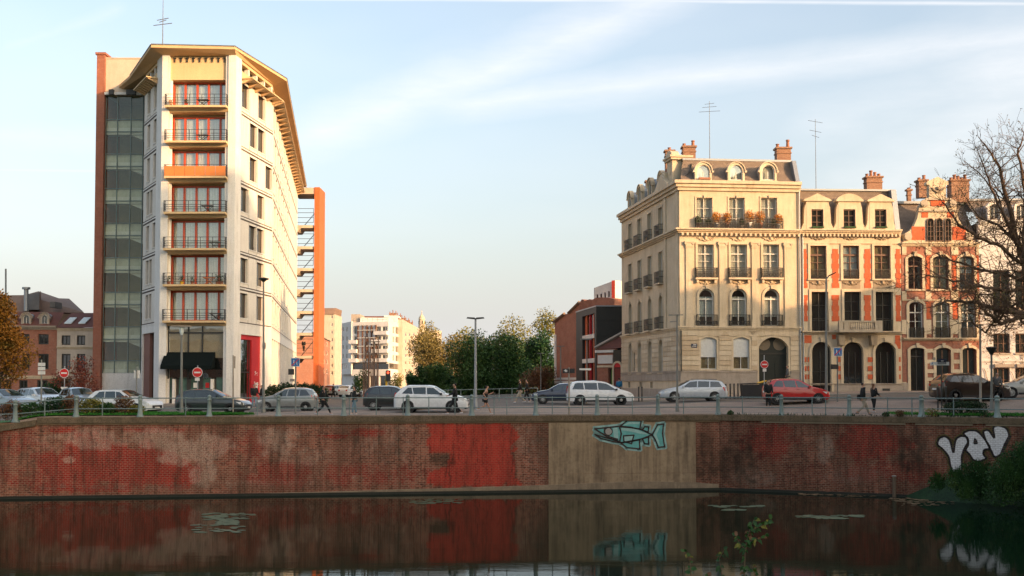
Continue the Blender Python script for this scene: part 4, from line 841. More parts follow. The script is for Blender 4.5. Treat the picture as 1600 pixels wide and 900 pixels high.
for i in range(8):
    zt2, zb2 = lv[i], lv[i + 1]; h = zt2 - zb2
    # white slab edge with a white flight dropping behind it, parapet band in grey concrete with slats
    m_ = MB(); m_.fb(Fc_, up1, Fc_.L + 1, zb2 - .25, zb2 + .40, -.9, -.06); m_.build('landing_slab', MT['white'], tw)
    m_ = MB(); u0_, u1_ = Fc_.u(200, 350), Fc_.L + 1.6; P = Fc_.P
    m_.hexa([P(u0_, -.25, zb2 - .25), P(u1_, -.25, zb2 - 1.5), P(u1_, -2.0, zb2 - 1.5), P(u0_, -2.0, zb2 - .25), P(u0_, -.25, zb2 + .3), P(u1_, -.25, zb2 - .9), P(u1_, -2.0, zb2 - .9), P(u0_, -2.0, zb2 + .3)]); m_.build('stair_flight', MT['white'], tw)
    m_ = MB(); m_.fb(Fc_, up1, Fc_.L + 1, zb2 + .41, zb2 + 1.15, -.3, -.2)
    m_.build('landing_parapet', pbr('grey_parapet', (.62, .60, .52), .9, grime=.5) if i == 0 else bpy.data.materials['grey_parapet'], tw)
    w_ = MB()
    for u in cu: w_.fb(Fc_, u - .04, u + .04, zb2, zt2, .0, .1)
    for z in (zb2 + .0, zb2 + 1.2): w_.fb(Fc_, cu[0], cu[-1], z - .04, z + .04, .001, .09)
    w = w_.build('curtain_wall', MT['railgreen'], tw)
    for a, b2 in zip(cu[:-1], cu[1:]):
        for za, zb in ((zb2 + .05, zb2 + 1.15), (zb2 + 1.25, zt2 - .05)): pn = MB(); pn.fb(Fc_, a + .05, b2 - .05, za, zb, .03, .05); pn.build('pane', MT['stairglass'], w)
# --- open stair frame at the far end
YE = 146.0; Ff = Face(bxy(463, YE, 450), bxy(499, YE, 450)); zt3 = Ff.z(293, 480)
m_ = MB(); m_.fb(Ff, Ff.u(491, 450), Ff.L, 0, zt3, -4, .3); m_.build('brick_pier', bricks('orange_pier_brick', (.58, .12, .03), (.50, .10, .025), (.36, .14, .06), .22, .075, .008, .1), tw)
m_ = MB(); m_.fb(Ff, -.5, Ff.u(491, 450), zt3 - .95, zt3 - .05, -4, .2); m_.build('top_beam', MT['housecream'], tw)
ylv = [352, 385, 419, 452, 486, 520, 556]
for y in ylv:
    z = Ff.z(y, 480); m_ = MB(); ue = Ff.u(489.4, 450); m_.fb(Ff, -.5, ue, z - .4, z, -3.5, .1); m_.hexa([Ff.P(-.4, .09, z - .95), Ff.P(.2, .09, z - .95), Ff.P(.2, -3, z - .95), Ff.P(-.4, -3, z - .95), Ff.P(-.4, .09, z - .401), Ff.P(.6, .09, z - .401), Ff.P(.6, -3, z - .401), Ff.P(-.4, -3, z - .401)]); s_ = m_.build('gallery_slab', MT['housecream'], tw)
    railing(Ff, s_, -.3, ue, z + .4, z + 2.4, .05, 'darkmetal', 1.4, (0, .35, .7, 1), 0, bars=True, w=.05, tw=.06)
    m_ = MB(); m_.tube(Ff.P(0, -3.4, z), Ff.P(ue, -3.4, z + 2.9), .05, n=4); m_.build('brace', MT['darkmetal'], s_)
# antenna
c = hit(254, 70, 30.9); an = thing('roof_antenna', 'tall thin aerial mast with short crossbars on the white tower roof', 'antenna', c)
ztop = at(254, -4, c.y).z; m_ = MB(); m_.tube(c, (c.x, c.y, ztop), .05, .025, 5); m_.build('mast', MT['steel'], an)
for y, w2 in ((38, .8), (30, .5), (33, .3)): z = at(254, y, c.y).z; m_ = MB(); m_.tube((c.x - w2, c.y, z - .1), (c.x + w2, c.y, z + .1), .035, n=4); m_.build('crossbar', MT['steel'], an)
# ================================================================== CREAM STONE MANSION ON THE CORNER
def gz(F_): return min(g(F_.A.x, F_.A.y), g(F_.B.x, F_.B.y)) - .1
CR = bxy(1062, 80, 450); LB = bxy(971.5, 96.5, 450)
M_s = Face(LB, CR)                                                     # side, going back
M_f = Face(CR, (CR[0] + 9.5, CR[1] + .85))                             # front
mn = thing('stone_mansion', 'cream stone corner mansion with arched dormers and orange plants on its balcony', 'house', (CR[0], CR[1], g(*CR)))
def zf(y, x=1150): return M_f.z(y, x)
zbase = gz(M_f); zpl = zf(582); zbelt0, zbelt1 = zf(517), zf(510); zc3 = zf(365); zc3t = zf(358); zcor0, zcor1 = zf(297), zf(284); zroof = zf(244)
UR = M_f.u(1251, 450)
def arch_px(F_, x0, x1, ytop, ybot, rise): xm = (x0 + x1) / 2; u0, u1 = F_.u(x0, ybot), F_.u(x1, ybot); return (u0, F_.z(ybot, xm), u1, F_.z(ytop, xm), rise if rise != 'r' else (u1 - u0) / 2)
W4 = [M_f.rect(a, 309, b_, 357) for a, b_ in ((1088, 1113), (1139, 1163.5), (1189, 1214))]
W3 = [M_f.rect(a, 382, b_, 434) for a, b_ in ((1090, 1115), (1141.5, 1167), (1192, 1217))]
W2 = [arch_px(M_f, a, b_, 451, 509, 'r') for a, b_ in ((1092, 1116), (1143, 1167), (1194, 1218))]
W1 = [arch_px(M_f, a, b_, 527, 577, .22) for a, b_ in ((1095, 1120), (1146, 1171))]
PORT = arch_px(M_f, 1186, 1232, 527, 606, .75)
wall(M_f, 'front_wall', MT['stone'], mn, 0, UR, zbase, zcor1, W4 + W3 + W2 + W1 + [PORT], .45, 0)
for k, q in enumerate(W4): window(M_f, mn, q, 'frame_white', rows=3, fw=.07, glass='glass', curtain='curtain', inset=.2)
for k, q in enumerate(W3): window(M_f, mn, q, 'frame_white', rows=2, fw=.07, glass='glass', curtain='curtain', inset=.22, transom=.72)
for k, q in enumerate(W2): window(M_f, mn, q, 'frame_white', rows=1, fw=.1, glass='glass', curtain='curtain' if k != 0 else 'sheer', inset=.22, transom=.72, cfrac=.75)
for k, q in enumerate(W1):
    w = window(M_f, mn, q, 'frame_white', fw=.06, glass='glass', curtain='ochre', inset=.2); m_ = MB()
    zs = q[1] + (q[3] - q[1]) * .38; n = 16
    L = outline(q[0] + .01, q[2] - .01, zs, q[3] - .01, .21); m_.prism(M_f, L, -.16, -.13)
    for j in range(1, n): z = zs + (q[3] - .25 - zs) * j / n; m_.fb(M_f, q[0] + .02, q[2] - .02, z - .012, z + .012, -.13, -.12)
    m_.build('roller_shutter', MT['shutter'], w)
# portal doors
m_ = MB(); m_.prism(M_f, outline(PORT[0], PORT[2], PORT[1], PORT[3], .75), -.5, -.42); pd = m_.build('portal_door', MT['door'], mn)
um = (PORT[0] + PORT[2]) / 2; wd = (PORT[2] - PORT[0]) / 2; ztr = zf(552)
m_ = MB(); m_.fb(M_f, PORT[0], PORT[2], ztr - .06, ztr + .06, -.419, -.36); m_.build('transom', MT['frame_dark'], pd)
for s in (-1, 1):
    m_ = MB(); c = um + s * wd * .52; m_.prism(M_f, [(c + .5 * math.cos(6.283 * k / 20), ztr + .75 + .5 * math.sin(6.283 * k / 20)) for k in range(20)], -.418, -.39); m_.build('round_light', MT['tealglass'] if False else plain('frosted_pane', (.16, .13, .09), .4), pd)
    for zz_ in (.35, 1.45): m_ = MB(); m_.fb(M_f, um + s * wd * .5 - .36, um + s * wd * .5 + .36, PORT[1] + zz_, PORT[1] + zz_ + .85, -.419, -.395); m_.build('door_panel', MT['door'], pd)
# rusticated ground floor: courses of blocks between openings
def courses(F_, par, u0, u1, z0, z1, nr, ops, mat, o0, o1, bl=1.25, gap=.05, name='stone_block', arched=True):
    h = (z1 - z0) / nr
    for r in range(nr):
        a, b_ = z0 + r * h + gap, z0 + (r + 1) * h; spans = [(u0, u1)]
        for q in ops:
            if q[1] < b_ - .02 and q[3] + .12 > a:
                m = .16; ns = []
                for s, e in spans:
                    if q[2] + m <= s or q[0] - m >= e: ns.append((s, e)); continue
                    if q[0] - m > s: ns.append((s, q[0] - m))
                    if q[2] + m < e: ns.append((q[2] + m, e))
                spans = ns
        for s, e in spans:
            n = max(1, round((e - s) / bl)); w = (e - s) / n
            ph = (.5 if r % 2 and n > 1 else 0); edges = [s] + [s + w * (k + ph) for k in range(0 if ph else 1, n)] + [e]
            for k in range(len(edges) - 1):
                if edges[k + 1] - edges[k] < .08: continue
                m_ = MB(); m_.fb(F_, edges[k] + gap * .3, edges[k + 1] - gap * .0, a, b_, o0, o1 + rnd.uniform(-.004, .006)); m_.build(name, rnd.choice((mat, mat, MT['stoneb'], MT['stonec'])), par)
courses(M_f, mn, .0, UR - .02, zpl + .12, zbelt0 - .02, 8, W1 + [PORT], MT['stone'], -.01, .07)
m_ = MB()
for q in W1 + [PORT]: surround(m_, M_f, q, .15, 0, .05, sill=q is not PORT, key=False)
m_.build('ground_surround', MT['stone'], mn)
for q in W1 + [PORT]:       # voussoirs
    u0, u1 = q[0] - .15, q[2] + .15; c = (u0 + u1) / 2
    for k in range(-3, 4):
        a0, a1 = k * .15 - .07, k * .15 + .07; zt_ = q[3] + .16
        m_ = MB(); hw = (u1 - u0) / 2; f = hw / .5
        m_.prism(M_f, [(c + math.tan(a0) * f, zt_ - abs(a0) * .2), (c + math.tan(a1) * f, zt_ - abs(a1) * .2), (c + math.tan(a1) * f * 1.35, min(zt_ + .32, zbelt0 - .03)), (c + math.tan(a0) * f * 1.35, min(zt_ + .32, zbelt0 - .03))], .045, .075); m_.build('voussoir', MT['stone'], mn)
m_ = MB(); m_.fb(M_f, -.05, UR, zbase, zpl, .0, .10); m_.fb(M_f, -.09, UR, zpl, zpl + .13, .0, .15); 
# leave the portal free of the plinth
mn_pl = MB()
for a, b_ in ((-.0, PORT[0] - .15), (PORT[2] + .15, UR)): mn_pl.fb(M_f, a, b_, zbase, zpl, .0, .10); mn_pl.fb(M_f, a, b_, zpl, zpl + .13, .0, .15)
mn_pl.build('plinth', MT['plinth'], mn)
def cornice(F_, par, u0, u1, z0, z1, d, mat, name='cornice', o=0, steps=3, brk=None):
    m_ = MB(); h = (z1 - z0) / steps
    for k in range(steps): m_.fb(F_, u0 - (d * (k + 1) / steps if k else 0) * 0, u1, z0 + h * k, z0 + h * (k + 1), o - .02, o + d * (k + 1) / steps)
    c = m_.build(name, MT[mat], par)
    if brk:
        m_ = MB(); n = int((u1 - u0) / brk)
        for k in range(n): u = u0 + (u1 - u0) * (k + .5) / n; m_.fb(F_, u - brk * .22, u + brk * .22, z0 - .22, z0, o, o + d * .7)
        m_.build('dentil_course', MT[mat], c, kind='stuff')
    return c
cornice(M_f, mn, 0, UR, zbelt0, zbelt1, .22, 'stone', 'belt_course')
cornice(M_f, mn, 0, UR, zc3, zc3t, .45, 'stone', 'balcony_course', brk=.38)
cornice(M_f, mn, 0, UR, zcor0 - .1, zcor1, .5, 'stone')
cornice(M_f, mn, 0, UR, zf(371), zf(368.5), .12, 'stone', 'string_course')
# pilasters with capitals, through the two middle floors
for x in (1077, 1129, 1180, 1231):
    u = M_f.u(x, 450); m_ = MB(); m_.fb(M_f, u - .34, u + .34, zbelt1, zf(500), 0, .14); m_.fb(M_f, u - .28, u + .28, zf(500), zf(388), 0, .10); p_ = m_.build('pilaster', MT['stone'], mn)
    m_ = MB(); z = zf(388); m_.fb(M_f, u - .31, u + .31, z, z + .1, 0, .13); m_.fb(M_f, u - .3, u + .3, z + .1, z + .38, 0, .16); m_.fb(M_f, u - .38, u + .38, z + .38, z + .5, 0, .22)
    for s in (-.3, .3): m_.lathe(M_f.P(u + s, .13, z + .32), [(.1, -.08), (.11, 0), (.1, .08)], 8, 'y')
    m_.build('capital', MT['stone'], p_)
m_ = MB()
for q in W4: surround(m_, M_f, q, .12, 0, .05, sill=False, key=True)
for q in W3: surround(m_, M_f, q, .17, 0, .08, sill=True, key=False)
for q in W2: surround(m_, M_f, q, .17, 0, .07, sill=False, key=True)
m_.build('surround', MT['stone'], mn)
def swag(F_, par, u0, u1, z, h, mat, o=.0):
    """carved garland: a row of small knobs hanging in a curve with a knot at each end"""
    m_ = MB(); n = 12
    for k in range(n + 1):
        t_ = k / n; u = u0 + (u1 - u0) * t_; zz_ = z - h * 4 * t_ * (1 - t_) * .6 + .03 * math.sin(k * 2.3); r = .06 + .045 * math.sin(math.pi * t_); m_.lathe(F_.P(u, o + .03, zz_), [(.01, -.07), (r, -.02), (r * .8, .05), (.01, .08)], 6, 'y')
    m_.box(F_.P((u0 + u1) / 2, o + .05, z - .02), (.22, .12, .26)); return m_.build('carved_garland', mat, par, smooth=True)
for q in W3: swag(M_f, mn, q[0], q[2], q[3] + .52, .28, MT['stone']); swag(M_f, mn, q[0] + .1, q[2] - .1, q[1] - .30, .22, MT['stone'])
# balconies
for q in W3:
    c = MB(); c.fb(M_f, q[0] - .25, q[2] + .25, q[1] - .16, q[1] - .02, 0, .42); c.fb(M_f, q[0] - .15, q[0] + .02, q[1] - .42, q[1] - .16, 0, .3); c.fb(M_f, q[2] - .02, q[2] + .15, q[1] - .42, q[1] - .16, 0, .3); b_ = c.build('balconette', MT['stone'], mn)
    railing(M_f, b_, q[0] - .2, q[2] + .2, q[1] + .02, q[1] + .75, .37, 'iron', .11, (0, .55, .8, 1), .37, lattice=True)
for q in W2: railing(M_f, mn, q[0] - .2, q[2] + .2, q[1] + .05, q[1] + .85, .2, 'iron', .12, (0, .35, 1), .2, lattice=True)
rl = railing(M_f, mn, M_f.u(1086, 350), M_f.u(1221, 350), zc3t + .02, zc3t + .82, .4, 'iron', .12, (0, .5, .75, 1), .4, lattice=True)
prn = random.Random(11)
for k, (x, s, kd, lab) in enumerate([(1090, .75, 'leafgreen', 'small round shrub at the corner end of the mansion balcony'), (1118, 1.0, 'leafpot', 'bushy orange plant just after the first balcony window'), (1135, 1.0, 'leafpot', 'tall orange plant beside the middle balcony window'), (1170, 1.15, 'leafpot', 'large orange plant just after the middle balcony window'), (1187, 1.1, 'leafpot', 'large orange plant close to the third balcony window'), (1214.5, .95, 'leafpot', 'orange plant at the far end of the mansion balcony'), (1106, .6, 'leafdark', 'small dark plant inside the first balcony window'), (1158, .6, 'leafdark', 'small dark plant inside the middle balcony window'), (1207, .6, 'leafdark', 'small dark plant in front of the third balcony window')]):
    c = M_f.P(M_f.u(x, 350), .22, zc3t + .01); t_ = thing('potted_plant', lab, 'potted plant', c, 0, 'potted plants on the mansion balcony')
    m_ = MB(); m_.lathe(c, [(.13 * s, 0), (.19 * s, .36 * s), (.21 * s, .36 * s), (.2 * s, .42 * s), (.15 * s, .42 * s)], 10); m_.build('pot', MT['frame_white' if k % 2 else 'terracotta'], t_)
    m_ = MB()
    for _ in range(420):
        d = Vector([prn.gauss(0, 1) for _ in range(3)]).normalized() * (prn.random() ** .4) * .38 * s; p = c + Vector((0, 0, .86 * s)) + Vector((d.x, d.y * .8, d.z * 1.25)); e = .055
        m_.poly([p + Vector([prn.uniform(-e, e) for _ in range(3)]) for _ in range(4)])
    m_.build('foliage', MT[kd], t_)
# mansard with arched dormers
zr0 = zcor1; zr1 = zf(246.5, 1150); dp = 1.15
def mansard(F_, par, u0, u1, z0, z1, depth, mat, name='mansard', curve=True, segs=5, cap0=0, cap1=0, o=-.05):
    m_ = MB(); prev = None
    for k in range(segs + 1):
        t_ = k / segs; d = depth * (1 - (1 - t_) ** 1.9) if curve else depth * t_; row = (o - d, z0 + (z1 - z0) * t_, cap0 * t_, cap1 * t_)
        if prev: m_.poly([F_.P(u0 + prev[2], prev[0], prev[1]), F_.P(u1 - prev[3], prev[0], prev[1]), F_.P(u1 - row[3], row[0], row[1]), F_.P(u0 + row[2], row[0], row[1])])
        prev = row
    return m_.build(name, MT[mat], par)
ms = mansard(M_f, mn, .15, UR - .3, zr0, zr1, dp, 'mansard', cap0=.5)
m_ = MB(); m_.fb(M_f, .6, UR - .2, zr1, zr1 + .16, -1.6, -dp + .0); m_.build('ridge_moulding', MT['zinc'], mn)
m_ = MB(); P = M_f.P; z2 = zr1 + .6
m_.poly([P(.7, -1.3, zr1 + .16), P(UR - .3, -1.3, zr1 + .16), P(UR - .3, -5, z2), P(2.6, -5, z2)]); m_.poly([P(.7, -1.3, zr1 + .16), P(2.6, -5, z2), P(2.6, -9, z2), P(.7, -9, zr1 + .16)]); m_.poly([P(2.6, -5, z2), P(UR - .3, -5, z2), P(UR - .3, -10, z2), P(2.6, -10, z2)]); m_.build('upper_roof', MT['zinc'], mn)
m_ = MB(); m_.hexa([P(UR - .32, .1, zr0), P(UR, .1, zr0), P(UR, -9, zr0), P(UR - .32, -9, zr0), P(UR - .32, -.75, zf(246)), P(UR, -.75, zf(246)), P(UR, -9, zf(246)), P(UR - .32, -9, zf(246))]); m_.build('party_wall', MT['zinc'], mn)
def dormer(F_, par, q, o, mat, depth=1.3, style='round', frame='frame_white', fmat=None, cols=2, rows=1, w=.16, curtain='curtain'):
    u0, z0, u1, z1, r = q; m_ = MB(); zs = z1 - r
    m_.fb(F_, u0 - w, u0, z0 - .05, zs, o - .3, o); m_.fb(F_, u1, u1 + w, z0 - .05, zs, o - .3, o)
    A, B = archtop(u0, u1, zs, max(r, .01)), archtop(u0 - w, u1 + w, zs, r + w)
    for k in range(len(A) - 1): m_.prism(F_, [A[k], B[k], B[k + 1], A[k + 1]], o - .3, o)
    B2 = archtop(u0 - w - .07, u1 + w + .07, zs + .02, r + w + .07); B3 = archtop(u0 - w, u1 + w, zs + .02, r + w + .001)
    for k in range(len(B2) - 1): m_.prism(F_, [B3[k], B2[k], B2[k + 1], B3[k + 1]], o - .25, o + .09)
    m_.fb(F_, u0 - w - .15, u0 - w + .0, zs - .1, zs + .05, o - .2, o + .09); m_.fb(F_, u1 + w, u1 + w + .15, zs - .1, zs + .05, o - .2, o + .09)
    m_.fb(F_, u0 - w - .05, u1 + w + .05, z0 - .17, z0 - .051, o - .3, o + .06); d_ = m_.build('dormer', mat, par)
    m_ = MB(); L = outline(u0 - w * .8, u1 + w * .8, z0, z1 + w * .8, r + w * .8)
    n = len(L); 
    for k in range(n): a, b_ = L[k], L[(k + 1) % n]; m_.poly([F_.P(a[0], o - .29, a[1]), F_.P(b_[0], o - .29, b_[1]), F_.P(b_[0], o - depth - .3, b_[1]), F_.P(a[0], o - depth - .3, a[1])], True)
    m_.build('dormer_cheek', MT['zinc'], d_)
    zc_ = MB(); zc_.prism(F_, outline(u0, u1, z0, z1, r), o - .75, o - .7); zc_.build('dormer_back', MT['interior'], d_)
    window(F_, d_, q, frame, o=o, inset=.14, cols=cols, rows=rows, fw=.07, glass='glass' if curtain else 'darkglass', curtain=None, name='dormer_window')
    if curtain: m_ = MB(); m_.prism(F_, outline(u0 + .03, u1 - .03, z0, z1 - .03, max(.02, r - .03)), o - .4, o - .37); m_.build('blind', MT[curtain], d_)
for x0, x1 in ((1089, 1109), (1140.5, 1160.5), (1190.5, 1210.5)): q = arch_px(M_f, x0, x1, 257.5, 281.5, 'r'); dormer(M_f, mn, q, .02, MT['stoneb'], depth=1.2)
m_ = MB(); q = arch_px(M_f, 1089, 1109, 258, 281, 'r'); m_.fb(M_f, q[0] + .1, q[2], q[1] - .0, q[1] + .15, .05, .25); m_.build('window_box', MT['terracotta'], mn)
# chimneys
def chimney(par, c, w, d, h, pots, rz=0, mat='chimney', name='chimney', ph=.38):
    m_ = MB(); m_.box((c[0], c[1], c[2] + h / 2), (w, d, h), rz); m_.box((c[0], c[1], c[2] + h + .07), (w + .2, d + .2, .14), rz); m_.box((c[0], c[1], c[2] + h - .35), (w + .1, d + .1, .1), rz); ch = m_.build(name, MT[mat], par)
    for k in range(pots):
        x = (k - (pots - 1) / 2) * (w - .3) / max(1, pots - 1) if pots > 1 else 0; p = (c[0] + x * math.cos(rz), c[1] + x * math.sin(rz), c[2] + h + .14); m_ = MB(); hh = ph * (1 + .35 * ((k * 5) % 3 - 1)); m_.lathe(p, [(.15, 0), (.12, hh * .8), (.16, hh * .85), (.15, hh)], 8); m_.build('chimney_pot', MT['terracotta'], ch)
c = at(1076, 250, 86); chimney(mn, (c.x, c.y, c.z - 1.2), 1.05, .8, 2.2, 2)
c = at(1223, 248, 84); chimney(mn, (c.x, c.y, c.z - .5), 1.15, .8, 1.25, 2, ph=.5)
c = at(1016, 292, 92); chimney(mn, (c.x, c.y, c.z - 1.2), .8, .6, 1.6, 1)
c = at(1046, 262, 85); chimney(mn, (c.x, c.y, c.z - 1.2), .7, .6, 2.5, 1)
# aerial
c = at(1109, 243, 86); an = thing('roof_antenna', 'thin aerial mast on the roof of the cream stone mansion', 'antenna', c); z = at(1109, 158, 86).z; m_ = MB(); m_.tube((c.x, c.y, c.z - .6), (c.x, c.y, z), .035, .02, 4); m_.build('mast', MT['steel'], an)
for y, w2 in ((175, .9), (168, .6), (163, .4)): zz_ = at(1109, y, 86).z; m_ = MB(); m_.tube((c.x - w2, c.y, zz_), (c.x + w2, c.y, zz_ + .1), .02, n=3); m_.build('crossbar', MT['steel'], an)
# --- side
L = M_s.L
def side_q(x, zb, zt_, w, r=0): u = M_s.u(x, 450); return (u - w / 2, zb, u + w / 2, zt_, r)
cols_x = (985, 999.5, 1015.5, 1032.5); S = []
for x in cols_x:
    S += [side_q(x, W4[0][1], W4[0][3], 1.05), side_q(x, W3[0][1], W3[0][3], 1.05), side_q(x, W2[0][1], W2[0][3] - .15, 1.05, .52), side_q(x, W1[0][1] - .2, W1[0][3], 1.05, .5)]
u_ = M_s.u(991, 560); S_small = (u_ - .25, W1[0][1], u_ + .25, W1[0][1] + 1.7, 0)
vents = []
for x in (983, 1001, 1018): u = M_s.u(x, 600); vents.append((u - .35, zpl - 1.25, u + .35, zpl - .75, 0))
wall(M_s, 'side_wall', MT['stone2'] if False else MT['stone'], mn, 0, L, zbase - .6, zcor1, S + [S_small] + vents, .45, 0)
for k, q in enumerate(S):
    window(M_s, mn, q, 'frame_white', cols=2, rows=2, fw=.08, inset=.25, glass='darkglass')
    if k % 4 in (0, 1, 2): 
        c = MB(); c.fb(M_s, q[0] - .2, q[2] + .2, q[1] - .12, q[1] - .01, 0, .4); b_ = c.build('balconette', MT['stone'], mn); railing(M_s, b_, q[0] - .15, q[2] + .15, q[1] + .02, q[1] + .95, .36, 'iron', .12, (0, .5, 1), .36)
window(M_s, mn, S_small, 'frame_dark', cols=1)
m_ = MB()
for k, q in enumerate(S): surround(m_, M_s, q, .12, 0, .05, sill=k % 4 == 3, key=k % 4 >= 2)
m_.build('surround', MT['stone'], mn)
for z0, z1, d, nm in ((zbelt0, zbelt1, .22, 'belt_course'), (zc3, zc3t, .42, 'balcony_course'), (zcor0 - .1, zcor1, .5, 'cornice')): cornice(M_s, mn, 0, L + d * 0, z0, z1, d, 'stone', nm)
# corner returns so the mouldings meet
for z0, z1, d in ((zbelt0, zbelt1, .22), (zc3, zc3t, .43), (zcor0 - .1, zcor1, .5)):
    for k in range(3):
        dd_ = d * (k + 1) / 3 - .003; h = (z1 - z0) / 3; A_ = Vector((CR[0], CR[1], 0)); a = A_ + M_s.n * dd_; b_ = A_ + M_f.n * dd_; t_ = A_ + (M_s.n + M_f.n) * dd_ * .93; slab([(A_.x, A_.y), (a.x, a.y), (t_.x, t_.y), (b_.x, b_.y)], z0 + h * k + .002, z0 + h * (k + 1) - .002, 'corner_return', 'stone', mn)
courses(M_s, mn, 0, L - .02, zpl + .12, zbelt0 - .02, 8, [q for k, q in enumerate(S) if k % 4 == 3] + [S_small], MT['stone'], -.01, .06, bl=2.2)
m_ = MB(); m_.fb(M_s, 0, L + .0, zpl, zpl + .13, 0, .13); m_.fb(M_s, 0, L, zpl - .9 + .25, zpl, 0, .08); m_.build('plinth', MT['plinth'], mn)
m_ = MB(); m_.fb(M_s, 0, L, zbase - .6, zpl - 1.3, 0, .08); m_.build('plinth', MT['plinth'], mn)
for z0, z1 in ((zbelt1, zc3), (zc3t, zcor0 - .1)):
    for u in (L - .45, M_s.u(1040, 450)): m_ = MB(); m_.fb(M_s, u - .3, u + .3, z0, z1 - .02, 0, .09); m_.build('pilaster', MT['stone'], mn)
m_ = MB(); up_ = M_s.u(1041, 290); m_.prism(M_s, [(up_ - 1.7, zcor1), (up_ + 1.7, zcor1), (up_, zcor1 + 1.1)], .0, .5); m_.build('pediment', MT['stone'], mn)
mansard(M_s, mn, .0, L - .3, zcor1, zcor1 + 1.6, 1.3, 'mansardgreen', cap1=.5)
for x in (983.5, 999, 1015, 1032): u = M_s.u(x, 320); dormer(M_s, mn, (u - .45, zcor1 + .15, u + .45, zcor1 + 1.55, .45), .0, MT['stone'], depth=1.0, curtain=None)
m_ = MB(); P = M_s.P; m_.poly([P(0, -1.35, zcor1 + 1.6), P(L - 1, -1.35, zcor1 + 1.6), P(L - 3, -5, zcor1 + 1.7), P(0, -5, zcor1 + 1.7)]); m_.poly([P(0, -1.35, zcor1 + 1.6), P(0, -5, zcor1 + 1.7), P(0, -5, zcor1), P(0, 0, zcor1)]); m_.build('upper_roof', MT['zinc'], mn)
# ornamental corner lucarne at the junction
c = at(1050, 290, 82.6); tz0, tz1 = zcor1, M_f.z(243, 1060) - .0
m_ = MB(); uu = L - 2.1; m_.fb(M_s, uu - .75, uu + .6, tz0, tz1, -1.4, .05); m_.fb(M_s, uu - .95, uu + .8, tz1, tz1 + .18, -1.5, .22); m_.fb(M_s, uu - 1.05, uu + .9, tz1 + .18, tz1 + .34, -1.6, .32); m_.fb(M_s, uu - .95, uu - .6, tz0, tz0 + 1.2, -.2, .3)
ar = archtop(uu - .95, uu + .8, tz1 + .34, .5); m_.prism(M_s, [(uu + .8, tz1 + .339)] + ar[1:-1] + [(uu - .95, tz1 + .339)], -.5, .15); m_.prism(M_s, outline(uu - .3, uu + .2, tz0 + .9, tz1 - .3, .24), .05, .09); m_.build('corner_lucarne', MT['stone'], mn)
m_ = MB(); ud = UR - .1; m_.tube(M_f.P(ud, .12, zbase + .1), M_f.P(ud, .12, zcor0), .06, n=6); m_.build('downpipe', MT['zinc'], mn)
m_ = MB(); m_.tube(M_f.P(.06, .16, zpl + .1), M_f.P(.06, .16, zbelt0), .05, n=6); m_.build('downpipe', MT['darkmetal'], mn)
m_ = MB(); q = M_f.rect(1079.5, 537, 1089, 543.5); m_.fb(M_f, q[0], q[2], q[1], q[3], .046, .07); sp = m_.build('street_plate', MT['signnavy'], mn)
for k, (a, b_) in enumerate(((.35, .85), (.15, .88))):
    for j in range(5): m_ = MB(); z = q[1] + (q[3] - q[1]) * (.62 - k * .36); w_ = (q[2] - q[0]); x0 = q[0] + w_ * (a + (b_ - a) * j / 5); m_.fb(M_f, x0, x0 + w_ * .09, z, z + .07, .07, .075); m_.build('lettering', MT['signwhite'], sp)
inner_poly = [off2(M_s, .1, -.9), off2(M_s, L - .9, -.9), off2(M_f, .9, -.9), off2(M_f, UR - .1, -.9), off2(M_f, UR - .1, -15), off2(M_s, .1, -10)]
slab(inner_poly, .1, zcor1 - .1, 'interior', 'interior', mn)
for z in (zbelt1, zf(440), zc3t): slab([off2(M_s, .1, -.46), off2(M_s, L - .5, -.46), off2(M_f, .5, -.46), off2(M_f, UR - .1, -.46), off2(M_f, UR - .1, -.9), off2(M_f, .9, -.9), off2(M_s, L - .9, -.9), off2(M_s, .1, -.9)], z - .15, z, 'interior_floor', 'interior', mn)
# ================================================================== RED AND CREAM TOWN HOUSE
A2 = M_f.P(UR + .03, 0, 0); R_ = Face((A2.x, A2.y), (A2.x + 7.75, A2.y + .35)); RL = R_.u(1408, 450)
rh = thing('red_striped_house', 'town house with bright orange brick strips, cream carved stone and three stone dormers', 'house', (R_.A.x, R_.A.y, g(R_.A.x, R_.A.y)))
zr = lambda y, x=1330: R_.z(y, x)
rb = gz(R_); V4 = [R_.rect(a, 384, b_, 436) for a, b_ in ((1266, 1291), (1317, 1342), (1366, 1391))]
V3 = [R_.rect(1268, 456, 1294, 518), R_.rect(1319, 456, 1345, 501), R_.rect(1368, 456, 1395, 518)]
V1 = [arch_px(R_, 1269, 1299, 534, 612, 'r'), arch_px(R_, 1318, 1349, 534, 600, 'r'), arch_px(R_, 1368, 1400, 534, 600, 'r')]
wall(R_, 'front_wall', MT['stone'], rh, 0, RL, rb, zr(360), V4 + V3 + V1, .45, 0)
for k, q in enumerate(V4): window(R_, rh, q, 'frame_brown', rows=4, fw=.09, inset=.2, transom=.72, glass='glass', cols=2, curtain='ochre' if k != 1 else 'sheer', cfrac=.9)
for q in V3: window(R_, rh, q, 'frame_dark', rows=3, fw=.08, inset=.3, glass='darkglass')
for k, q in enumerate(V1): window(R_, rh, q, 'frame_dark', rows=2 if k == 0 else 1, cols=2 if k == 0 else 3, fw=.08, inset=.3, glass='darkglass', name='arched_door' if k == 0 else 'arched_window')
m_ = MB()
for q in V4: surround(m_, R_, q, .2, 0, .08, key=False)
for q in V3: surround(m_, R_, q, .2, 0, .07, key=False, sill=False)
for k, q in enumerate(V1): surround(m_, R_, q, .22, 0, .08, key=True, sill=False)
m_.build('surround', MT['stone'], rh)
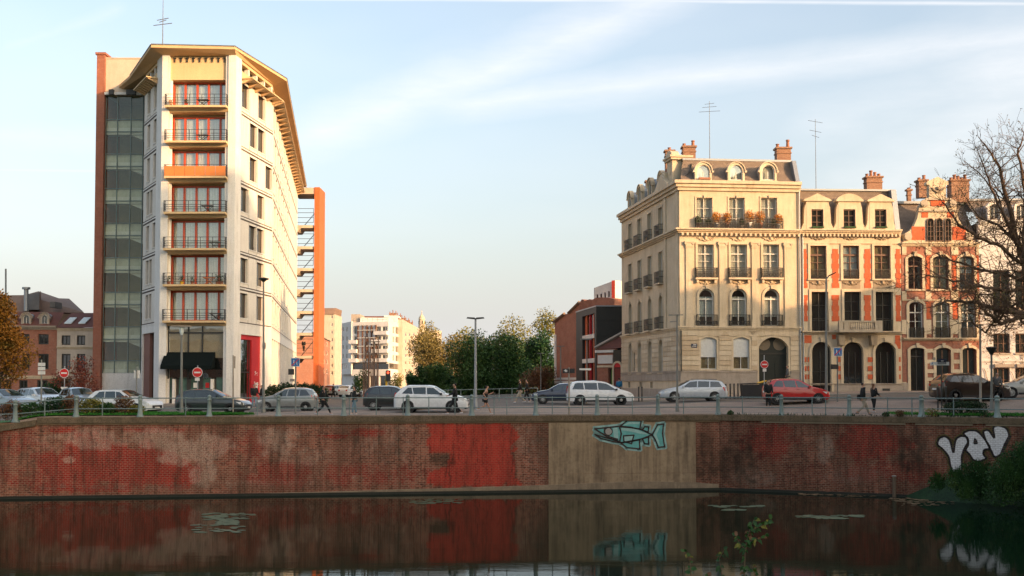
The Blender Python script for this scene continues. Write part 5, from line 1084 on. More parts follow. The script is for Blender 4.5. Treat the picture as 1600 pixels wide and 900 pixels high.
# toothed brick strips standing a little behind the stone quoins
def strip_of_brick(F_, par, x0, x1, y0, y1, mat='redbrick', tooth=.07, ch=.36):
    q = F_.rect(x0, y0, x1, y1); m_ = MB(); n = max(1, int((q[3] - q[1]) / ch)); h = (q[3] - q[1]) / n
    for k in range(n): t_ = tooth if k % 2 else 0; m_.fb(F_, q[0] + t_, q[2] - t_, q[1] + h * k, q[1] + h * (k + 1), .001, .03)
    return m_.build('brick_strip', MT[mat], par)
for x0, x1 in ((1299.5, 1311), (1350, 1361), (1399, 1412)):
    strip_of_brick(R_, rh, x0, min(x1, 1407.5), 389, 450); strip_of_brick(R_, rh, x0, min(x1, 1407.5), 461, 502)
strip_of_brick(R_, rh, 1255, 1261.5, 389, 450); strip_of_brick(R_, rh, 1255, 1262, 461, 502)
for y in (558, 572, 585):
    for x0, x1 in ((1308, 1315), (1356, 1364), (1402, 1407), (1256.5, 1260), (1262, 1264.5)): q = R_.rect(x0, y, x1, y + 7.5); m_ = MB(); m_.fb(R_, q[0], q[2], q[1], q[3], .001, .05); m_.build('brick_square', MT['redbrick'], rh)
for x0, x1, y0, y1 in ((1255, 1268, 524, 536), (1398, 1407, 524, 545), (1300, 1306, 523, 530)): strip_of_brick(R_, rh, x0, x1, y0, y1, tooth=.04)
cornice(R_, rh, 0, RL, zr(366), zr(359), .42, 'stone', brk=.3); cornice(R_, rh, 0, RL, zr(522), zr(517.5), .3, 'stone', 'belt_course'); cornice(R_, rh, 0, RL, zr(602), zr(599), .12, 'plinth', 'plinth_cap')
m_ = MB()
for a, b_ in ((1302, 1317), (1350, 1367)): pass
cornice(R_, rh, 0, RL, zr(382), zr(380), .1, 'stone', 'string_course')
for q in V4: swag(R_, rh, q[0] - .1, q[2] + .1, q[3] + .72, .3, MT['stonedark']); swag(R_, rh, q[0], q[2], q[1] - .28, .2, MT['stonedark']); m_ = MB(); m_.fb(R_, q[0] - .1, q[2] + .1, q[1] - .78, q[1] - .14, .0, .02); m_.build('frieze_panel', MT['stonedark'], rh)
q = R_.rect(1304, 502, 1371, 518); m_ = MB(); m_.fb(R_, q[0], q[2], q[1] - .1, q[1] + .12, 0, 1.0); m_.fb(R_, q[0], q[2], q[3] - .12, q[3], .75, 1.0)
for u in (q[0], q[2] - .35, q[0] + (q[2] - q[0]) * .12, q[0] + (q[2] - q[0]) * .83): m_.fb(R_, u, u + .35, q[1] + .12, q[3] - .12, .72, .98)
bc = m_.build('stone_balcony', MT['stone2'], rh); nb = 12
for k in range(nb): u = q[0] + (q[2] - q[0]) * (.24 + .56 * k / (nb - 1)); m_ = MB(); m_.lathe(R_.P(u, .86, q[1] + .12), [(.05, 0), (.085, .15), (.05, .38), (.06, q[3] - q[1] - .24)], 6); m_.build('baluster', MT['stone2'], bc)
for x in (1312, 1362): u = R_.u(x, 530); m_ = MB(); m_.prism(R_, [(u - .2, zr(540)), (u + .2, zr(540)), (u + .28, zr(524)), (u - .28, zr(524))], .0, .55); m_.build('console', MT['stonedark'], bc)
for q in V4: railing(R_, rh, q[0] + .02, q[2] - .02, q[1] + .05, q[1] + .75, .04, 'iron', .1, (0, .6, 1), 0, lattice=True)
railing(R_, rh, V3[0][0], V3[0][2], V3[0][1] + .05, V3[0][1] + .9, .03, 'iron', .12, (0, 1), 0); railing(R_, rh, V3[2][0], V3[2][2], V3[2][1] + .05, V3[2][1] + .9, .03, 'iron', .12, (0, 1), 0)
m_ = MB()
for a, b_ in ((0, V1[0][0] - .22), (V1[0][2] + .22, RL)): m_.fb(R_, a, b_, rb, zr(602), 0, .10)
m_.build('plinth', MT['plinth'], rh)
m_ = MB(); u = R_.u(1378, 608); m_.fb(R_, u, u + .6, zr(613), zr(607), .101, .12); m_.build('cellar_vent', MT['darkmetal'], rh)
zm0, zm1 = zr(359), zr(294); mansard(R_, rh, 0, RL, zm0, zm1, 1.2, 'mansard'); m_ = MB(); m_.fb(R_, 0, RL, zm1, zm1 + .14, -5, -1.1); m_.poly([R_.P(0, -1.2, zm1 + .14), R_.P(RL, -1.2, zm1 + .14), R_.P(RL, -6, zm1 + .9), R_.P(0, -6, zm1 + .9)]); m_.build('upper_roof', MT['zinc'], rh)
# stone dormers with curved shoulders and pediments
for i, (x0, x1) in enumerate(((1268, 1286.5), (1318, 1336.5), (1367, 1385))):
    q = R_.rect(x0, 327, x1, 356.5); c = (q[0] + q[2]) / 2; w = (q[2] - q[0]) / 2; zt_ = zr(315); z0 = zm0 + .02
    m_ = MB(); m_.fb(R_, c - w - .42, q[0], z0, zt_, -.5, .02); m_.fb(R_, q[2], c + w + .42, z0, zt_, -.5, .02); m_.fb(R_, q[0], q[2], q[3], zt_, -.5, .02); m_.fb(R_, q[0], q[2], z0, q[1], -.5, .02)
    m_.fb(R_, c - w - .62, c + w + .62, zt_, zt_ + .12, -.5, .16)
    pk = [(c - w - .62, zt_ + .12), (c + w + .62, zt_ + .12)] + ([(c, zt_ + .62)] if i != 1 else archtop(c - w - .62, c + w + .62, zt_ + .12, .5)[1:-1]); m_.prism(R_, pk, -.45, .12)
    for s in (-1, 1):
        pts = [(c + s * (w + .42), z0), (c + s * (w + .85), z0), (c + s * (w + .62), z0 + .5), (c + s * (w + .55), zt_ - .5), (c + s * (w + .42), zt_ - .1)]
        m_.prism(R_, pts if s > 0 else pts[::-1], -.42, -.0)
    d_ = m_.build('dormer', MT['stone'], rh); window(R_, d_, q, 'frame_brown', rows=3, fw=.08, inset=.15, glass='darkglass', name='dormer_window')
    m_ = MB(); m_.fb(R_, q[0], q[2], q[1], q[1] + .12, .02, .2); m_.build('window_box', MT['leafdark'], d_); m_ = MB(); m_.lathe(R_.P(c, .03, zt_ + .22), [(.14, -.04), (.16, .02), (.05, .08)], 8, 'y'); m_.build('carved_boss', MT['stonedark'], d_)
m_ = MB(); m_.hexa([R_.P(RL - .42, .05, zm0), R_.P(RL, .05, zm0), R_.P(RL, -9, zm0), R_.P(RL - .42, -9, zm0), R_.P(RL - .42, -.7, zr(293)), R_.P(RL, -.7, zr(293)), R_.P(RL, -9, zr(293)), R_.P(RL - .42, -9, zr(293))]); m_.build('party_wall', MT['zinc'], rh)
c = at(1364, 292, 86); chimney(rh, (c.x, c.y, c.z - .4), 1.3, .8, 1.1, 4, ph=.4)
m_ = MB(); m_.tube(R_.P(.12, .1, rb), R_.P(.12, .1, zr(366)), .06, n=6); m_.build('downpipe', MT['zinc'], rh)
slab([off2(R_, .05, -.9), off2(R_, RL, -.9), off2(R_, RL, -14), off2(R_, .05, -14)], .1, zm0 - .1, 'interior', 'interior', rh)
c = at(1275, 292, 85); an = thing('roof_antenna', 'television aerial with short crossbars over the red striped house', 'antenna', c); z = at(1275, 186, 85).z; m_ = MB(); m_.tube((c.x, c.y, c.z - .5), (c.x, c.y, z), .03, .02, 4); m_.build('mast', MT['steel'], an)
for y, w2 in ((190, .6), (205, .5), (213, .3)): zz_ = at(1275, y, 85).z; m_ = MB(); m_.tube((c.x - w2, c.y, zz_ + .1), (c.x + w2, c.y, zz_ - .1), .02, n=3); m_.build('crossbar', MT['steel'], an)
# ================================================================== GABLED BRICK HOUSE
A3 = R_.P(RL + .03, 0, 0); G_ = Face((A3.x, A3.y), (A3.x + 6.4, A3.y + .15)); GL = G_.u(1530, 450); zg_ = lambda y, x=1470: G_.z(y, x)
gh = thing('curly_gable_house', 'Flemish style brick and stone house with a curly gable behind the bare tree', 'house', (G_.A.x, G_.A.y, g(G_.A.x, G_.A.y)))
gb = gz(G_); D4 = [arch_px(G_, 1419, 1441, 400, 452, .18), arch_px(G_, 1458, 1482, 400, 452, .18), arch_px(G_, 1499, 1522, 400, 452, .18)]
D3 = [arch_px(G_, 1421, 1443, 471, 528, .25), arch_px(G_, 1462, 1484, 471, 528, .25), arch_px(G_, 1502, 1525, 471, 528, .25)]
D1 = [arch_px(G_, 1423, 1445, 543, 612, .15), arch_px(G_, 1463, 1486, 543, 592, .2), arch_px(G_, 1504, 1526, 543, 592, .2)]
wall(G_, 'front_wall', MT['oldbrick'], gh, 0, GL, gb, zg_(380), D4 + D3 + D1, .4, 0)
for k, q in enumerate(D4 + D3): window(G_, gh, q, 'frame_white' if q in D3 else 'frame_brown', rows=2, fw=.08, inset=.2, transom=.7, glass='glass', curtain=(None, 'ochre', 'sheer')[k % 3], cfrac=(.6, 1, .5)[k % 3])
for k, q in enumerate(D1): window(G_, gh, q, 'frame_dark' if k == 0 else 'frame_brown', rows=1, cols=2, fw=.09, inset=.25, glass='darkglass', name='front_door' if k == 0 else 'window', transom=.8 if k == 0 else None)
m_ = MB()
for q in D4 + D3 + D1: surround(m_, G_, q, .22, 0, .07, key=True, sill=q not in (D1[0],))
m_.build('surround', MT['stone'], gh)
for q in D3: railing(G_, gh, q[0], q[2], q[1] + .03, q[1] + .8, .1, 'iron', .1, (0, 1), 0, w=.05)
for x0, x1 in ((1409, 1416), (1446, 1455), (1486, 1497), (1525, 1530)):
    for y0, y1 in ((385, 398), (455, 470), (500, 522), (597, 613)): q = G_.rect(x0, y0, x1, y1); m_ = MB(); m_.fb(G_, q[0], min(GL, q[2]), q[1], q[3], .001, .055); m_.build('stone_quoin', MT['stone'], gh)
for y in (545, 562, 577, 590):
    for x0, x1 in ((1449, 1458), (1488, 1499)): q = G_.rect(x0, y, x1, y + 6); m_ = MB(); m_.fb(G_, q[0] - .12, q[2] + .12, q[1], q[3], .001, .06); m_.build('stone_quoin', MT['stone'], gh)
for x0, x1 in ((1447, 1454), (1488, 1496), (1526, 1529.5)): strip_of_brick(G_, gh, x0, x1, 400, 452, 'redbrick'); strip_of_brick(G_, gh, x0, x1, 472, 498, 'redbrick')
cornice(G_, gh, 0, GL, zg_(385), zg_(379), .3, 'stone'); cornice(G_, gh, 0, GL, zg_(532), zg_(528), .25, 'stone', 'belt_course'); cornice(G_, gh, 0, GL, zg_(470), zg_(468), .1, 'stone', 'string_course')
# gable
K3 = lambda L_: [G_.uv(x, y) for x, y in L_]
GP = [(1412, 379), (1412, 366), (1421, 361), (1428, 353), (1433, 342), (1436, 328), (1437, 322), (1441, 316), (1448, 312), (1452, 308), (1452, 290), (1448, 288), (1448, 284), (1465, 276), (1482, 284), (1482, 288), (1478, 290), (1478, 308), (1484, 312), (1490, 316), (1494, 322), (1495, 328), (1498, 342), (1504, 353), (1511, 361), (1520, 366), (1520, 379)]
pts = K3(GP)[::-1]; m_ = MB(); m_.prism(G_, pts, -.5, .0); m_.build('curly_gable', MT['stone'], gh)
for x0, y0, x1, y1 in ((1424.5, 354, 1445, 375), (1488, 354, 1509, 375), (1454, 310, 1476, 322), (1440, 332, 1450, 340), (1480, 332, 1490, 340)): q = G_.rect(x0, y0, x1, y1); m_ = MB(); m_.fb(G_, q[0], q[2], q[1], q[3], .001, .03); m_.build('brick_field', MT['redbrick'], gh)
for x0, x1 in ((1448, 1459), (1462, 1473), (1476, 1486)): q = arch_px(G_, x0, x1, 341, 377, 'r'); m_ = MB(); m_.prism(G_, outline(q[0], q[2], q[1], q[3], q[4]), .002, .02); m_.build('gable_recess', MT['interior'], gh); window(G_, gh, q, 'frame_brown', o=.2, inset=.12, rows=4, fw=.05, glass='darkglass', name='gable_window')
m_ = MB()
for x0, x1, y in ((1434, 1497, 328), (1445, 1486, 310)): q = G_.rect(x0, y, x1, y + 3); m_.fb(G_, q[0], q[2], q[1], q[3], .0, .16)
for x, y in ((1418, 370), (1514, 370), (1443, 318), (1488, 318)): u, z = G_.uv(x, y); m_.lathe(G_.P(u, .08, z), [(.1, .1), (.3, .02), (.3, -.12)], 12, 'y')
m_.build('scroll', MT['stone2'], gh); swag(G_, gh, G_.u(1456, 300), G_.u(1475, 300), zg_(294), .5, MT['stonedark'], .02)
mansard(G_, gh, 0, GL, zg_(379), zg_(310), 2.6, 'mansard', curve=False); m_ = MB(); m_.fb(G_, 0, GL, zg_(310), zg_(306), -6, -2.4); m_.build('upper_roof', MT['zinc'], gh)
c = at(1497, 306, 84); chimney(gh, (c.x, c.y, c.z - .6), 1.45, .9, 1.75, 5, ph=.34); c = at(1440, 300, 84.5); chimney(gh, (c.x, c.y, c.z - .5), .7, .7, 1.35, 2, ph=.3, mat='stone2' if False else 'chimney'); c = at(1420, 306, 84.5); chimney(gh, (c.x, c.y, c.z - .5), .3, .3, .9, 1, ph=.2)
slab([off2(G_, .05, -.8), off2(G_, GL, -.8), off2(G_, GL, -14), off2(G_, .05, -14)], .1, zg_(379) - .1, 'interior', 'interior', gh)
m_ = MB(); m_.fb(G_, 0, D1[0][0] - .22, gb, zg_(598), 0, .1); m_.fb(G_, D1[0][2] + .22, GL, gb, zg_(598), 0, .1); m_.build('plinth', MT['plinth'], gh)
# ================================================================== WHITE CREEPER HOUSE
A4 = G_.P(GL + .03, 0, 0); H_ = Face((A4.x, A4.y), (A4.x + 13, A4.y - .6)); HL = 13; zh = lambda y, x=1565: H_.z(y, x)
wh = thing('white_house', 'white rendered house with bare creeper stems, half hidden by tree branches', 'house', (H_.A.x, H_.A.y, g(H_.A.x, H_.A.y))); hb = gz(H_)
ops = []
for k in range(5):
    x0 = 1552 + k * 34.5
    for y0, y1 in ((422, 482), (521, 552), (575, 612)): ops.append(H_.rect(x0, y0, x0 + 26, y1))
wall(H_, 'front_wall', MT['white'], wh, 0, HL, hb, zh(345), ops, .4, 0)
for q in ops: window(H_, wh, q, 'frame_brown', cols=3 if q[3] - q[1] < 2 else 2, rows=2, fw=.08, inset=.2, glass='darkglass')
m_ = MB()
for q in ops: m_.fb(H_, q[0] - .05, q[2] + .05, q[1] - .1, q[1] - .01, 0, .1)
m_.build('sill', MT['stone2'], wh); cornice(H_, wh, 0, HL, zh(350), zh(345), .3, 'white'); cornice(H_, wh, 0, HL, zh(566), zh(563), .1, 'white', 'belt_course')
for k in range(3): q = H_.rect(1553 + k * 34.5, 569, 1583 + k * 34.5, 574); m_ = MB(); m_.fb(H_, q[0], q[2], q[1], q[3], .0, .25); m_.build('shop_blind_box', MT['plinth'], wh)
mansard(H_, wh, 0, HL, zh(345), zh(305), 2.5, 'mansard', curve=False); m_ = MB(); m_.fb(H_, 0, HL, zh(305), zh(302), -8, -2.4); m_.build('upper_roof', MT['zinc'], wh)
for x in (1548, 1590): q = arch_px(H_, x, x + 16, 318, 342, .2); dormer(H_, wh, q, -.2, MT['white'], depth=1.6)
slab([off2(H_, .05, -.8), off2(H_, HL, -.8), off2(H_, HL, -14), off2(H_, .05, -14)], .1, zh(345) - .1, 'interior', 'interior', wh)
cr = thing('wall_creeper', 'bare brown creeper stems spread over the white house front', 'climbing plant', H_.P(1.5, .1, hb)); m_ = MB(); crn = random.Random(5)
def creep(u, z, a, n, r):
    for k in range(n):
        L_ = .35; u2, z2 = u + math.cos(a) * L_, z + math.sin(a) * L_
        if not (0.05 < u2 < HL - .1 and z2 < zh(380)): break
        m_.tube(H_.P(u, .06, z), H_.P(u2, .06, z2), r, r * .9, 3, False); r *= .93; u, z = u2, z2; a += crn.uniform(-.4, .4)
        if crn.random() < .28 and r > .008: creep(u, z, a + crn.choice((-1, 1)) * crn.uniform(.4, .9), n - k - 2, r * .7)
for u in (.6, 2.6, 5.2, 7.5): creep(u, hb, 1.5, 26, .035)
m_.build('stem', MT['twig'], cr)
m_ = MB()
for _ in range(900):
    u, z = crn.uniform(.1, 6), crn.gauss(zh(520), 1.6); 
    if z > zh(400) or any(q[0] < u < q[2] and q[1] < z < q[3] for q in ops): continue
    p = H_.P(u, .09, z); m_.poly([p + Vector([crn.uniform(-.09, .09), crn.uniform(-.03, .03), crn.uniform(-.09, .09)]) for _ in range(3)])
m_.build('leaf_cover', MT['leafbrown'], cr, kind='stuff')
# ================================================================== OTHER BUILDINGS
def simple(name, label, F_, x0, x1, ytop, mat, wins, depth=10, frame='frame_white', xm=None, cols=2, glass='darkglass', fw=.12, inset=.15, zbot=None, band=None, recess=.35):
    xm = xm or (x0 + x1) / 2; z1 = F_.z(ytop, xm); z0 = -.2 if zbot is None else zbot
    t_ = thing(name, label, 'building' if 'building' in name or 'flats' in name else 'house', F_.P(0, 0, 0)); u0, u1 = F_.u(x0, ytop), F_.u(x1, ytop)
    wall(F_, 'front_wall', MT[mat], t_, u0, u1, z0, z1, wins, recess, 0)
    m_ = MB(); m_.fb(F_, u0 + .001, u1 - .001, z0, z1 - .003, -depth, -recess - .02); m_.build('building_body', MT[mat], t_)
    for q in wins: window(F_, t_, q, frame, cols=cols, fw=fw, inset=inset, glass=glass)
    return t_, u0, u1, z0, z1
# --- two houses at far left
L1 = Face(bxy(-120, 104), bxy(89, 106)); wl = [L1.rect(*r) for r in ((34, 522, 46, 538), (60, 522, 76, 538), (34, 553, 46, 577), (60, 553, 76, 577), (5, 594, 18, 616), (30, 594, 43, 616), (58, 594, 74, 616), (-30, 522, -16, 538), (-30, 553, -16, 577), (5, 522, 17, 538), (5, 553, 17, 577))]
hA, u0, u1, z0, z1 = simple('brick_house', 'red brick house with small arched dormers beside the tower', L1, -60, 89, 511, 'oldbrick', wl, frame='frame_dark')
m_ = MB(); m_.fb(L1, u0, u1, z0, L1.z(590, 50), .0, .06); 
cornice(L1, hA, u0, u1, L1.z(515, 50), L1.z(509, 50), .4, 'plinth'); cornice(L1, hA, u0, u1, L1.z(592, 50), L1.z(587, 50), .12, 'stone', 'belt_course')
m_ = MB(); P = L1.P; zr_ = L1.z(485, 50); m_.poly([P(u0, .2, z1), P(u1, .2, z1), P(u1, -2.6, zr_), P(u0, -2.6, zr_)]); m_.poly([P(u0, -2.6, zr_), P(u1, -2.6, zr_), P(u1, -10, zr_ + .3), P(u0, -10, zr_ + .3)]); m_.build('roof', MT['tileroof'], hA)
for x in (13, 39, 67.5): q = arch_px(L1, x - 5, x + 5, 491, 506, .3); dormer(L1, hA, q, -.35, MT['plinth'], depth=1.5, w=.18, curtain=None)
L2 = Face(bxy(89.3, 106), bxy(156, 106)); wl = [L2.rect(*r) for r in ((96, 524, 110, 539), (120, 524, 133, 539), (96, 553, 110, 579), (120, 553, 133, 579), (96, 592, 110, 614), (120, 592, 133, 616))]
hB, u0, u1, z0, z1 = simple('cream_house', 'cream rendered house with two roof lights next to the tower brick pier', L2, 89.4, 154, 512, 'housecream', wl, frame='frame_dark')
for y in (515, 543, 582): cornice(L2, hB, u0, u1, L2.z(y + 2, 120), L2.z(y - 1.5, 120), .18, 'stone', 'belt_course')
m_ = MB(); P = L2.P; zr_ = L2.z(485.5, 120); m_.poly([P(u0, .25, z1), P(u1, .25, z1), P(u1, -3.4, zr_), P(u0, -3.4, zr_)]); m_.build('roof', MT['tileroof'], hB)
for x in (102, 124):
    m_ = MB(); ua = L2.u(x - 5, 500); ub = L2.u(x + 6, 500)
    f = lambda o_: z1 + (zr_ - z1) * (.25 - o_) / 3.65 + .06
    m_.hexa([P(ua, -.5, f(-.5)), P(ub, -.5, f(-.5)), P(ub, -1.9, f(-1.9)), P(ua, -1.9, f(-1.9)), P(ua, -.5, f(-.5) + .1), P(ub, -.5, f(-.5) + .1), P(ub, -1.9, f(-1.9) + .1), P(ua, -1.9, f(-1.9) + .1)]); m_.build('roof_light', MT['sheer'], hB)
bt = thing('hipped_roof_building', 'large brown hipped roof with a metal flue rising behind the brick house', 'building', at(60, 600, 135)); m_ = MB(); Y = 132
a, b_, c_, d_ = at(-60, 462, Y), at(38, 461, Y), at(60, 455, Y + 6), at(92, 466, Y + 3); e_ = at(108, 466.5, Y + 6); f_ = at(129, 486, Y); gnd = lambda p: Vector((p.x, p.y, 6))
m_.poly([at(-60, 490, Y - 3), at(131, 488, Y - 3), f_, e_, d_, c_, b_, a]); m_.poly([at(-60, 490, Y - 3), Vector((at(-60, 490, Y).x, Y, 0)), Vector((at(131, 490, Y).x, Y, 0)), at(131, 488, Y - 3)], True)
m_.poly([at(36, 484, Y - 3.3), at(64, 484, Y - 4), at(64, 455, Y - .5), at(36, 461, Y - .4)]); m_.build('roof', MT['tilebrown'], bt)
m_ = MB(); m_.hexa([at(37, 484, Y - 5), at(61, 484, Y - 5), at(61, 484, Y - 1), at(37, 484, Y - 1), at(40, 461, Y - 4), at(62, 456, Y - 4), at(62, 456, Y), at(40, 461, Y)]); m_.build('roof', MT['slate'], bt)
m_ = MB(); p, p2 = at(41, 486, Y - 6), at(41, 452, Y - 6); m_.tube(p, p2, .28, n=8); m_.tube(p2, p2 + Vector((0, 0, .25)), .5, .5, 8); m_.build('flue', MT['zinc'], bt)
m_ = MB(); q1, q2 = at(75, 471, Y - 5.5), at(83, 480, Y - 5.5); m_.box(((q1.x + q2.x) / 2, Y - 4, (q1.z + q2.z) / 2), (q2.x - q1.x, 2, q1.z - q2.z)); m_.build('roof_dormer', MT['slate'], bt)
an = thing('roof_antenna', 'tall thin red and white mast beyond the brown roofs near the orange tree', 'antenna', at(9, 600, 140)); m_ = MB(); m_.tube(at(9, 470, 134), at(9, 420, 134), .12, n=4); m_.build('mast', MT['steel'], an)
# --- street beyond the tower
S1 = Face(bxy(496, 205), bxy(516, 235)); wl = [S1.rect(x, y, x + 2.6, y + 7) for x in (500.5, 505, 510) for y in (534, 548, 562, 577)]
tA, u0, u1, z0, z1 = simple('brick_terrace_house', 'orange brick terrace house just past the tower stair frame', S1, 496, 516, 529, 'farbrick', wl, depth=8, cols=1)
m_ = MB(); P = S1.P; m_.poly([P(u0, .3, z1), P(u1, .3, z1), P(u1, -4, z1 + 2.2), P(u0, -4, z1 + 2.8)]); m_.poly([P(u1, .3, z1), P(u1, -8, z1), P(u1, -4, z1 + 2.2)]); m_.build('roof', MT['slate'], tA)
S2 = Face(bxy(492, 240), bxy(522, 240)); wl = [S2.rect(517, y, 520, y + 6) for y in (492, 504, 516, 528, 541, 554, 568, 580)]
tA, u0, u1, z0, z1 = simple('slim_tall_building', 'narrow cream tower block with dark cap beyond the brick terrace', S2, 492, 523, 491, 'housecream', wl, depth=10, cols=1)
m_ = MB(); m_.hexa([S2.P(u0, .3, z1), S2.P(u1, .3, z1), S2.P(u1, -9, z1), S2.P(u0, -9, z1), S2.P(u0, -1, z1 + 1.5), S2.P(u1 + .2, -.5, z1 + 1.5), S2.P(u1 + .2, -9, z1 + 1.5), S2.P(u0, -9, z1 + 1.5)]); m_.build('roof', MT['tilebrown'], tA)
S3 = Face(bxy(520, 330), bxy(534, 330)); wl = [S3.rect(x, y, x + 3, y + 7) for x in (524, 529) for y in (540, 553, 567, 580)]
simple('distant_street_building', 'small pale building in the gap before the white balcony flats', S3, 520, 534, 527, 'stone2', wl, depth=10, cols=1)
# white flats with balconies
YF = 300; B1, B2, B3 = Face(bxy(532, YF + 12), bxy(549, YF)), Face(bxy(549, YF), bxy(607, YF - 4)), Face(bxy(607, YF - 4), bxy(630, YF + 30))
fl = thing('balcony_flats', 'white six storey flats with wrapped balconies and a glazed corner, down the street', 'flats', (B2.A.x, B2.A.y, 0))
zt1 = B2.z(503, 575); rows_ = ((510, 522), (525, 536), (540, 550.5), (554, 565))
def far_wall(F_, x0, x1, ytop, ybot, wins, mat='white', nm='wall'): u0, u1 = F_.u(x0, ytop), F_.u(x1, ytop); wall(F_, nm, MT[mat], fl, u0, u1, F_.z(ybot, (x0 + x1) / 2), F_.z(ytop, (x0 + x1) / 2), wins, .5, 0); return u0, u1
w1 = [B1.rect(x, y, x + 2.5, y + 7) for x in (535, 541) for y in (511, 525.5, 539, 553)]; far_wall(B1, 532, 549, 504, 585, w1 + [B1.rect(533.5, 568, 544, 577)])
for q in w1 + [B1.rect(533.5, 568, 544, 577)]: window(B1, fl, q, 'frame_white', cols=1 if q in w1 else 3, fw=.12)
w2 = []
for y0, y1 in rows_: w2 += [B2.rect(553, y0, 559, y1), B2.rect(588, y0, 595, y1), B2.rect(597, y0, 606, y1), B2.rect(571, y0 + 1, 576, y1 - 1), B2.rect(578, y0 + 1, 583, y1 - 1)]
far_wall(B2, 549, 607, 503, 566, w2, 'white')
for q in w2: window(B2, fl, q, 'frame_white', cols=2, fw=.12, inset=.25)
for i, y in enumerate((523.5, 537, 551.5, 566)):
    if i == 0: rngs = ((587, 607),)
    else: rngs = ((548, 560), (583, 608))
    for a, b_ in rngs: m_ = MB(); z = B2.z(y, 590); m_.fb(B2, B2.u(a, y), B2.u(b_, y), z, z + 1.1, .0, 1.4); m_.build('balcony', MT['white'], fl)
# glazed red-framed corner bay
for k in range(5):
    x = 560 + k * 7; m_ = MB(); u = B2.u(x, 520); m_.fb(B2, u - .12, u + .12, B2.z(560, 570), B2.z(508, 570), .0, .5); m_.build('bay_mullion', MT['frame_brown'], fl)
for y in (508, 516, 528, 541, 553): m_ = MB(); z = B2.z(y, 570); m_.fb(B2, B2.u(560, 520), B2.u(588, 520), z - .1, z + .1, .501, .6); m_.build('bay_rail', MT['frame_white'], fl)
w3 = []
for y0, y1 in rows_: w3 += [B3.rect(613.5, y0 + 1, 616.5, y1 - 1), B3.rect(618, y0 + 1, 623, y1), B3.rect(624, y0 + 1, 627.5, y1)]
far_wall(B3, 607, 630, 503, 600, w3 + [B3.rect(608, 568.5, 628, 577)])
for q in w3: window(B3, fl, q, 'frame_white', cols=1, fw=.12, inset=.25)
window(B3, fl, B3.rect(608, 568.5, 628, 577), 'frame_dark', cols=8)
q = B2.rect(553, 568.5, 606, 577); m_ = MB(); m_.fb(B2, q[0], q[2], q[1], q[3], -.6, -.1); m_.build('strip_window', MT['darkglass'], fl)
m_ = MB(); q = B2.rect(549, 577, 607, 587); m_.fb(B2, q[0], q[2], q[1], q[3], -.8, 0); m_.build('wall', MT['white'], fl)
m_ = MB(); q = B2.rect(552, 587, 607, 602); m_.fb(B2, q[0], q[2], 0, q[3], -1.5, -.8); m_.build('ground_floor', MT['darkglass'], fl)
for x in (560, 575, 590, 603): m_ = MB(); u = B2.u(x, 590); m_.fb(B2, u, u + .5, 0, B2.z(587, 580), -.79, -.2); m_.build('pillar', MT['white'], fl)
slab([(B1.A.x + .5, B1.A.y + 1), (B2.A.x + .8, B2.A.y + 1), (B3.A.x - .8, B3.A.y + 1.2), (B3.B.x - .8, B3.B.y), (B1.A.x + 1, B3.B.y + 4)], 0, zt1 - .2, 'building_body', 'white', fl)
for x0, x1, y0, dY in ((549, 563, 491, 5), (563, 608, 496, 4), (600, 622, 493, 18)): a = bxy(x0, YF + dY); b_ = bxy(x1, YF + dY); slab([a, b_, (b_[0], b_[1] + 9), (a[0], a[1] + 9)], zt1 - .2, at(x0, y0, YF + dY).z, 'penthouse', 'white' if x0 > 549 else 'plinth', fl)
railing(B2, fl, .5, B2.L - .5, zt1, zt1 + 1.2, -.3, 'steel', 1.5, (.5, 1), 0, w=.06, tw=.08)
# tall ochre houses stepping away on the same street
T1 = Face(bxy(629, 318), bxy(655, 372)); wl = [T1.rect(x, y, x + 2.6, y + 5.5) for x in (633, 639, 646) for y in (520, 531, 542, 553, 564, 576)]
tA, u0, u1, z0, z1 = simple('ochre_terrace', 'yellow lit terrace with red chimneys beyond the white flats', T1, 629, 656, 505, 'housecream', wl, depth=12, cols=1, xm=640)
m_ = MB(); P = T1.P; m_.poly([P(u0, 0, z1), P(u1, 0, z1), P(u1, -3, z1 + 1), P(u0, -3, z1 + 1)]); m_.poly([P(u0, -3, z1 + 1), P(u1, -3, z1 + 1), P(u1, -12, z1 + 1), P(u0, -12, z1 + 1)]); m_.poly([P(u0, 0, z1), P(u0, -3, z1 + 1), P(u0, -12, z1 + 1), P(u0, -12, z1)]); m_.build('roof', MT['tileroof'], tA)
for k in range(5): c = T1.P(u0 + 4 + k * (u1 - u0 - 6) / 4, -3.5, z1 + .5); chimney(tA, (c.x, c.y, c.z), 2.2, 1.2, 1.6, 3, ph=.7)
T2 = Face(bxy(652, 420), bxy(690, 430)); wl = [T2.rect(x, y, x + 2.5, y + 5) for x in (656, 662, 668) for y in (528, 540, 552)]
tA, u0, u1, z0, z1 = simple('domed_building', 'distant pale building with a small spired cupola above the trees', T2, 650, 690, 516, 'stone2', wl, depth=12, cols=1)
m_ = MB(); c = T2.P(T2.u(669, 510), -4, z1); sx = 430 / 1600; m_.lathe(c, [(6.5 * sx, 0), (6 * sx, 1.0), (5 * sx, 2.2), (4.6 * sx, 4.5), (5.2 * sx, 4.7), (4.2 * sx, 5.6), (2 * sx, 6.4), (.7 * sx, 6.9), (.2 * sx, 8.6)], 10); m_.build('cupola', MT['stone'], tA)
for k in range(5): a = k * 1.2566; m_ = MB(); m_.box((c.x + 1.3 * math.cos(a), c.y + 1.3 * math.sin(a), c.z + 3.3), (.35, .35, 1.6), a); m_.build('lantern_opening', MT['interior'], tA)
